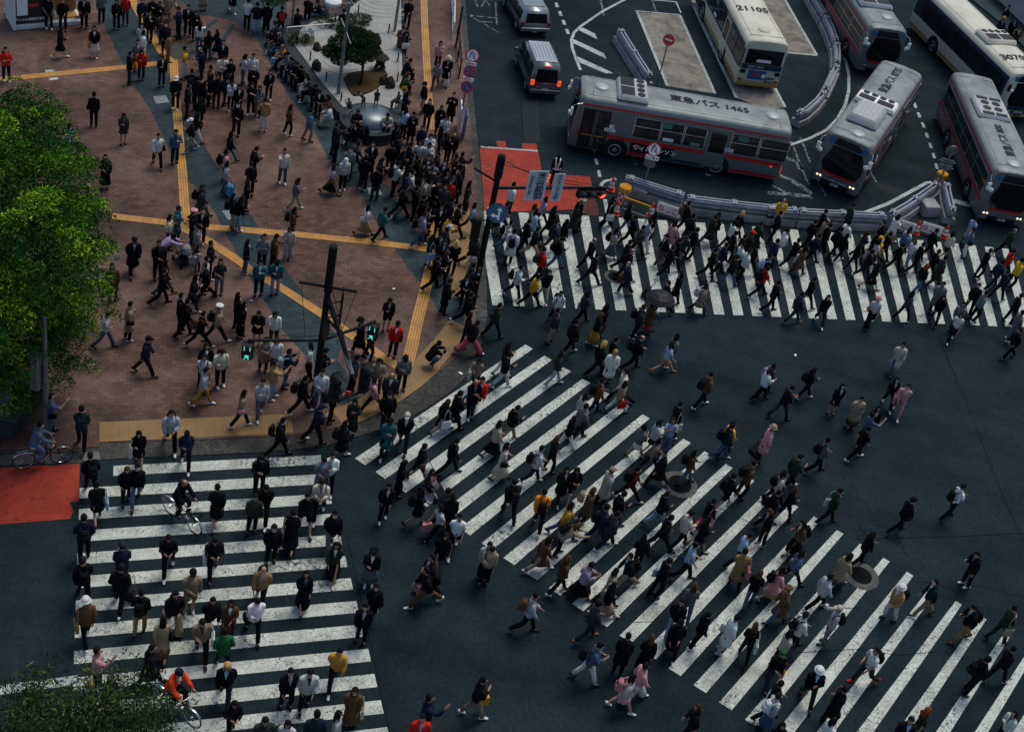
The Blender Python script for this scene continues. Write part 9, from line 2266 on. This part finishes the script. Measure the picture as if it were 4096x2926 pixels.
for i, row in enumerate(PEOPLE):
  x, y, z, hd, hs, pose, top, bot, hair, ex = row[:10]
  lab, grp, baglabs = (words(row[10]), GROUPS[row[11]], [words(b).replace('*', words(row[10])) for b in row[12]]) if len(row) > 10 else ('', '', [])
  st, wt = pr.uniform(.985, 1.015), pr.uniform(.92, 1.04) * (.94 if hair[0] in 'lBr' else 1)
  ex = ex.split()
  kind, tc = top[0], shade(PAL[top[1]], pr); bk, bc = bot[0], shade(PAL[bot[1]], pr)
  hk = hair[0] if hair[0] in 'slbBar' else 's'; hc = HAIRC[hair[0]] if hair in HAIRC else HAIRC['s']; hat = hair[0] if len(hair) > 1 else None
  sk = pr.choice(SKINS); shoe = (.68, .68, .66) if 'w' in ex else (.5, .02, .015) if 'r' in ex else (.27, .105, .035) if 'o' in ex else pr.choice([(.01, .01, .011), (.012, .012, .013), (.02, .017, .015), (.4, .4, .4)] if lab else [(.01, .01, .011)])
  parts = [('top', 't' + kind, tc, 'cloth'), ('skirt' if bk in 'Ss' else 'shorts' if bk == 'h' else 'trousers', 'b' + bk, bc, 'cloth'), ('hair', 'h' + hk, shade(hc, pr, .3), 'hair'), ('shoe', 'f0', shoe, 'leather'), ('shoe', 'f1', shoe, 'leather')]
  if hat: parts.append(('hat', 'c' + hat, PAL[hair[1]], 'cloth'))
  if 'm' in ex: parts.append(('face_mask', 'm', (.74, .76, .77), 'cloth'))
  if 'M' in ex: parts.append(('face_mask', 'm', (.012, .012, .013), 'cloth'))
  if kind in 'JC' and pr.random() < .62 and pose not in ('B0', 'C0'): parts.append(('shirt', 'v', shade(pr.choice([PAL['w'], PAL['w'], PAL['s'], PAL['c'], PAL['d'], PAL['g'], PAL['l']]), pr), 'cloth'))
  bags = [e for e in ex if len(e) == 2 and e[0] in 'BTHP']
  S = hs * st
  bodyc = sk
  if lab:
    me = mesh_of('body_' + pose, body_arr(pose), [M['skin'], M['eye_dark'], M['lip']], body_arr(pose)[2])
    o = link('person', me, None, (x, y, z), hd, bodyc); o.scale = (S * wt, S * wt, S); o.rotation_euler = (R(pr.uniform(-1.8, 1.8)), R(pr.uniform(-1.5, 2.2)), hd); tag(o, lab, 'person', grp)
    for nm, what, colr, mt in parts:
      c = link(nm, mesh_of(pose + what, garm(pose, what), [M[mt]]), o, color=colr)
  else:
    c_, s_ = math.cos(hd), math.sin(hd); m4 = np.array([[c_ * S * wt, -s_ * S * wt, 0, x], [s_ * S * wt, c_ * S * wt, 0, y], [0, 0, S, z], [0, 0, 0, 1]])
    crowd_add(body_arr(pose), m4, bodyc)
    for nm, what, colr, mt in parts: crowd_add(garm(pose, what), m4, colr)
  for q, e in enumerate(bags):
    side = 1 if (i + q) % 2 else -1
    J = JJ[pose]; lp, tl = bag_place(J, e[0], side); lp = lp * S
    cc, ss = math.cos(hd), math.sin(hd); wx, wy = x + cc * lp[0] - ss * lp[1], y + ss * lp[0] + cc * lp[1]
    col_ = shade(PAL[e[1]], pr, .2) if e[1] != 'p' else (.5, .2, .22)
    msh = BAGS[e[0]]
    if lab:
      bo = link(msh[0][0], msh[0][1], None, (wx, wy, z + lp[2]), None, col_); bo.rotation_euler = (0, tl, hd); tag(bo, baglabs[q], BAGCAT[e[0]], BAGCAT[e[0]] + 's carried on the crossings and the plaza')
      if e[0] != 'B' and side < 0: bo.scale = (1, -1, 1)
      for nm, mm in msh[1:]: link(nm, mm, bo, color=col_ if e[0] != 'P' else (.1, .08, .06))
    else:
      Mx = np.array(Matrix.Translation((wx, wy, z + lp[2])) @ Matrix.Rotation(hd, 4, 'Z') @ Matrix.Rotation(tl, 4, 'Y'))
      if e[0] != 'B' and side < 0: Mx = Mx @ np.diag([1, -1, 1, 1])
      for nm, mm in msh: crowd_add((np.array([v.co[:] for v in mm.vertices]), [tuple(p.vertices) for p in mm.polygons]), Mx, col_)
if crowd_n:
  me = bpy.data.meshes.new('crowd'); V = np.concatenate(CROWD_V).astype(np.float32); C = np.concatenate(CROWD_C).astype(np.float32)
  me.from_pydata(V.tolist(), [], CROWD_F); me.materials.append(M['crowd_cloth'])
  at = me.color_attributes.new('Col', 'FLOAT_COLOR', 'POINT'); at.data.foreach_set('color', C.ravel())
  me.polygons.foreach_set('use_smooth', [True] * len(me.polygons)); me.update()
  tag(link('crowd', me), 'dense crowd of people in dark clothes filling the far plaza and walkway', 'crowd', None, 'stuff')

# ---- bronze figures playing on the basin rim
for k, (px, py, pz, pose, hd, lb) in enumerate((( *(-10.3,53.0), .9, 'C0', 2.6, 'crouching bronze child figure on the metal dome, nearest the seat wall'), (*(-9.82,53.37), 1.05, 'B0', 2.9, 'bending bronze child figure on the dome'), (*(-9.3,53.65), 1.1, 'S2', -1.4, 'upright bronze child figure at the top of the dome'), (*(-8.61,53.87), .9, 'B0', .4, 'bronze child figure stooping on the far side of the dome'), (*(-8.45,54.47), .75, 'F0', -.6, 'bronze child figure with a raised arm at the rim of the dome'))):
  a = body_arr(pose); me = mesh_of('statue_' + pose, (a[0], a[1]), [M['bronze']]); o = link('statue', me, None, (px, py, pz - .1), hd); o.scale = (.55, .55, .55); tag(o, lb, 'statue', 'bronze figures on the basin')
  for what in ('hs', 'bh', 'tT'): link({'h': 'hair', 'b': 'shorts', 't': 'shirt'}[what[0]], mesh_of('statue_' + pose + what, garm(pose, what), [M['bronze']]), o)

# ================================================================ bicycles, pushchairs, cases, umbrella and other held things
def bicycle(p, hd, label, frame_col, basket=True):
  t = empty('bicycle', (p[0], p[1], 0), hd); tag(t, label, 'bicycle', 'bicycles being ridden')
  fm = plain('bike_' + str(len(M)), frame_col, .35, .4, var=.05)
  for x in (.56, -.54):
    wo = empty('wheel', (x, 0, .34)); wo.parent = t
    b = MB(); b.tube([(.325 * math.cos(a), 0, .325 * math.sin(a)) for a in [k * 2 * math.pi / 28 for k in range(28)]], .019, 6, closed=True, ref=(0, 1, 0)); b.build('tyre', M['rubber'], wo, smooth=True)
    b = MB(); b.tube([(.30 * math.cos(a), 0, .30 * math.sin(a)) for a in [k * 2 * math.pi / 28 for k in range(28)]], .009, 5, closed=True, ref=(0, 1, 0)); b.cyl((0, -.05, 0), (0, .05, 0), .02, n=8)
    for k in range(16): a = k * math.pi / 8; b.cyl((0, .02 * (-1) ** k, 0), (.30 * math.cos(a), 0, .30 * math.sin(a)), .002, n=4, caps=False)
    b.build('rim', M['chrome'], wo)
    b = MB(); b.tube([(.36 * math.cos(a), 0, .36 * math.sin(a)) for a in [R(20) + k * R(150) / 10 for k in range(11)]], [(.032, .006)] * 11, 6, ref=(0, 1, 0)); b.build('mudguard', M['chrome'], wo, smooth=True)
  b = MB(); bb = (0, 0, .30); hd_ = (.40, 0, .78); st = (-.17, 0, .72)
  for a, c, r in ((bb, hd_, .019), (bb, st, .017), ((-.10, 0, .55), (.41, 0, .70), .014), (hd_, (.36, 0, .95), .016)): b.cyl(a, c, r, n=8)
  for y in (.045, -.045):
    b.cyl((bb[0], y * .6, bb[2]), (-.54, y, .34), .010, n=6); b.cyl((-.16, y * .4, .66), (-.54, y, .34), .009, n=6); b.cyl((.41, y, .72), (.56, y, .34), .012, n=6)
  b.build('frame', fm, t, smooth='auto')
  b = MB(); b.tube([(.22, .28, .98), (.33, .2, 1.02), (.36, 0, .95), (.33, -.2, 1.02), (.22, -.28, .98)], .012, 8); b.build('handlebar', M['chrome'], t, smooth=True)
  b = MB()
  for y in (.29, -.29): b.cyl((.24, y * .86, .985), (.17, y, .97), .018, n=8)
  b.build('grip', M['rubber'], t)
  b = MB(); b.ball((-.20, 0, .86), (.13, .08, .04), 12, 6); b.cyl((-.17, 0, .7), (-.20, 0, .84), .013, n=8); b.build('saddle', M['leather'], t, smooth=True)
  b = MB(); b.cyl((0, -.09, .30), (0, .09, .30), .012, n=6)
  for s in (1, -1): b.cyl((0, s * .08, .30), (s * .12, s * .09, .30 - s * .10), .01, n=6); b.box((s * .12, s * .13, .30 - s * .10), (.09, .08, .02))
  b.build('crank', M['chrome'], t)
  b = MB(); b.tube([(-.25, .06, .70), (-.75, .06, .71)], .007, 5); b.tube([(-.25, -.06, .70), (-.75, -.06, .71)], .007, 5); b.tube([(-.72, .06, .71), (-.54, .05, .34)], .006, 5); b.tube([(-.72, -.06, .71), (-.54, -.05, .34)], .006, 5); b.build('rack', M['chrome'], t)
  if basket:
    b = MB()
    for k in range(5):
      s_ = .8 + .05 * k; z = .72 + .055 * k; b.tube([(.50 - .0, .15 * s_, z), (.50, -.15 * s_, z), (.56 + .22 * s_, -.15 * s_, z), (.56 + .22 * s_, .15 * s_, z)], .006, 5, closed=True)
    for y in np.linspace(-.13, .13, 8): b.cyl((.5, y * .85, .72), (.5, y * 1.1, .95), .004, n=4); b.cyl((.73, y * .85, .72), (.78, y * 1.1, .95), .004, n=4)
    for x in np.linspace(.5, .75, 6):
      for s in (1, -1): b.cyl((x, s * .12, .72), (x, s * .155, .95), .004, n=4)
    b.build('basket', M['black_steel'], t)
  return t
for (p, hd, lb, c, bk) in [((-13.89, 29.37), 0.567, 'black city bicycle ridden by the person in blue along the red lane', (0.015, 0.017, 0.02), False), ((-9.1, 28.43), -0.504, 'brown city bicycle with a wicker basket ridden across the zebra stripes', (0.09, 0.055, 0.04), True), ((-6.92, 22.09), -0.426, 'dark bicycle ridden by the person in orange beside the bamboo', (0.02, 0.02, 0.022), False)]: bicycle(p, hd, lb, c, bk)

def pushchair(p, hd, label):
  t = empty('pushchair', (p[0], p[1], p[2]), hd); tag(t, label, 'pushchair', 'pushchairs')
  b = MB()
  for s in (.22, -.22): b.tube([(-.55, s, 1.0), (-.40, s, .95), (.35, s, .14)], .014, 6); b.tube([(-.30, s, .12), (.12, s, .55), (.20, s, .62)], .014, 6)
  b.tube([(-.55, .22, 1.0), (-.58, 0, 1.01), (-.55, -.22, 1.0)], .017, 6); b.tube([(-.3, .22, .12), (-.3, -.22, .12)], .012, 6); b.build('frame', M['black_steel'], t, smooth='auto')
  b = MB(); b.add([(-.28, .19, .80), (-.28, -.19, .80), (-.10, -.2, .42), (-.10, .2, .42), (.22, -.2, .40), (.22, .2, .40), (.40, -.18, .2), (.40, .18, .2)], [(0, 1, 2, 3), (3, 2, 4, 5), (5, 4, 6, 7)]); b.add([(-.30, .19, .78), (-.30, -.19, .78), (-.13, -.2, .37), (-.13, .2, .37), (.22, -.2, .36), (.22, .2, .36)], [(3, 2, 1, 0), (5, 4, 2, 3)]); b.build('seat', M['black_plastic'], t)
  b = MB(); V = []
  for i in range(6):
    a = R(100 + i * 17)
    for j in range(9): q = math.pi * j / 8; V.append((-.20 + .36 * math.cos(a) * math.sin(q) * .8 + .06, .23 * math.cos(q), .66 + .34 * math.sin(a) * math.sin(q)))
  b.add(V, [(i * 9 + j, i * 9 + j + 1, (i + 1) * 9 + j + 1, (i + 1) * 9 + j) for i in range(5) for j in range(8)]); b.build('hood', M['rail_concrete'], t, smooth=True)
  for x, y in ((.34, .23), (.34, -.23), (-.3, .23), (-.3, -.23)):
    b = MB(); b.tube([(x, y - .02, .09), (x, y + .02, .09)], .09, 14); b.build('wheel', M['rubber'], t, smooth='auto')
  b = MB(); b.bbox((-.12, 0, .2), (.4, .36, .14), .04); b.build('basket', M['black_plastic'], t)
def case(p, hd, col, label, tilt=0.0, s=(.24, .40, .56)):
  t = empty('suitcase', (p[0], p[1], p[2]), hd); t.rotation_euler = (0, tilt, hd); tag(t, label, 'suitcase', 'wheeled suitcases')
  b = MB(); b.bbox((0, 0, .06 + s[2] / 2), s, .05); o = b.build('shell', M['leather'], t, smooth='auto'); o.color = (*col, 1)
  b = MB()
  for x in (-.06, .06): b.box((x, 0, .06 + s[2] / 2), (.012, s[1] + .008, s[2] + .008))
  o = b.build('rib', M['black_plastic'], t)
  b = MB(); b.tube([(-.05, .12, s[2]), (-.05, .12, 1.0), (-.05, -.12, 1.0), (-.05, -.12, s[2])], .010, 6); b.build('handle', M['grey_steel'], t)
  for y in (.14, -.14):
    b = MB(); b.tube([(0, y - .015, .035), (0, y + .015, .035)], .035, 10); b.build('wheel', M['rubber'], t)
pushchair((-1.98,32.01,.005),-0.48,'pushchair with a pale hood and a child in it on the diagonal crossing')
pushchair((-13.54,40.66,.06),2.40,'black pushchair on the plaza beside the person bending in lavender')
case((-13.36,45.51,.06),0.90,(.06,.22,.42),'bright blue suitcase pulled along the slate paving')
case((4.10,45.44,.01),3.00,(.012,.012,.013),'black suitcase pulled by the grey-haired person with a brown paper bag',-.35,(.22,.36,.5))
case((8.75,37.50,.01),0.60,(.02,.02,.02),'black wheeled case dragged behind the person in the beige hat',.75,(.2,.34,.5))
case((-9.45,25.22,.01),-1.70,(.012,.012,.014),'black suitcase beside the person in black on the striped crossing',0,(.2,.3,.42))
t = empty('umbrella', (4.59, 43.04, 0)); tag(t, 'open black umbrella held over a walker on the crossing', 'umbrella')
b = MB(); n = 8; V = [(0, 0, 2.10)]; F = []
for k, (r, z) in enumerate(((.22, 2.06), (.42, 1.97), (.60, 1.82))):
  for j in range(16):
    a = 2 * math.pi * j / 16; rr = r * (1 if j % 2 == 0 else .945); V.append((rr * math.cos(a), rr * math.sin(a), z + (0 if j % 2 == 0 else .015)))
F += [(0, 1 + j, 1 + (j + 1) % 16) for j in range(16)]
for k in range(2): F += [(1 + k * 16 + j, 1 + (k + 1) * 16 + j, 1 + (k + 1) * 16 + (j + 1) % 16, 1 + k * 16 + (j + 1) % 16) for j in range(16)]
b.add(V, F); b.build('canopy', M['black_plastic'], t)
b = MB(); b.cyl((0, 0, 1.05), (0, 0, 2.16), .009, n=6); b.tube([(0, 0, 1.05), (.0, .02, .98), (.03, .02, .97), (.05, .02, 1.02)], .012, 6); b.build('shaft', M['bark'], t)
b = MB()
for j in range(8): a = 2 * math.pi * j / 8; b.cyl((0, 0, 1.85), (.42 * math.cos(a), .42 * math.sin(a), 1.955), .004, n=4)
b.build('rib', M['grey_steel'], t)
t = empty('skateboard', (-4.07, 42.76, .86), -.2); tag(t, 'black skateboard carried under the arm on the tactile strip', 'skateboard')
b = MB(); b.bbox((0, 0, 0), (.80, .03, .20), .012); b.build('deck', M['black_plastic'], t)
for x in (-.25, .25):
  for z in (-.07, .07):
    b = MB(); b.cyl((x, .03, z), (x, .07, z), .028, n=10); b.build('wheel', M['letter_white'], t)
t = empty('light_baton', (-0.77, 51.35, 1.05)); tag(t, 'glowing red traffic baton held by the officer in a white harness', 'baton')
b = MB(); b.cyl((0, 0, 0), (-0.10, -0.19, -.42), .024, n=8); b.build('tube', M['baton_red'], t)
b = MB(); b.cyl((0, 0, .0), (.01, .02, .14), .018, n=8); b.build('grip', M['black_plastic'], t)
t = empty('selfie_stick', (-7.72, 35.12, 1.1)); tag(t, 'long black selfie stick held up beside the plaza mast', 'selfie stick')
b = MB(); b.cyl((0, 0, 0), (0.21, 0.05, .65), .010, n=6); b.build('rod', M['black_plastic'], t)
off = [o for o in bpy.data.objects if o.name.startswith('person') and o.get('label') == 'person in black jacket, in white harness holding a red baton, on bare asphalt'][0]
b = MB()
for s in (1, -1): b.tube([(-.02, s * .10, 1.50), (.10, s * .10, 1.46), (.155, s * .085, 1.30), (.16, s * .06, 1.05), (.15, s * .05, .95)], [(.030, .008)] * 5, 6, ref=(0, 1, 0)); b.tube([(-.02, s * .10, 1.50), (-.13, s * .09, 1.42), (-.155, s * .06, 1.15), (-.15, s * .05, .95)], [(.030, .008)] * 4, 6, ref=(0, 1, 0))
b.tube([(.165 * math.cos(a), .205 * math.sin(a), .96) for a in [k * math.pi / 12 for k in range(24)]], [(.025, .008)] * 24, 6, closed=True, ref=(0, 0, 1)); o = b.build('harness', M['letter_white'], off)
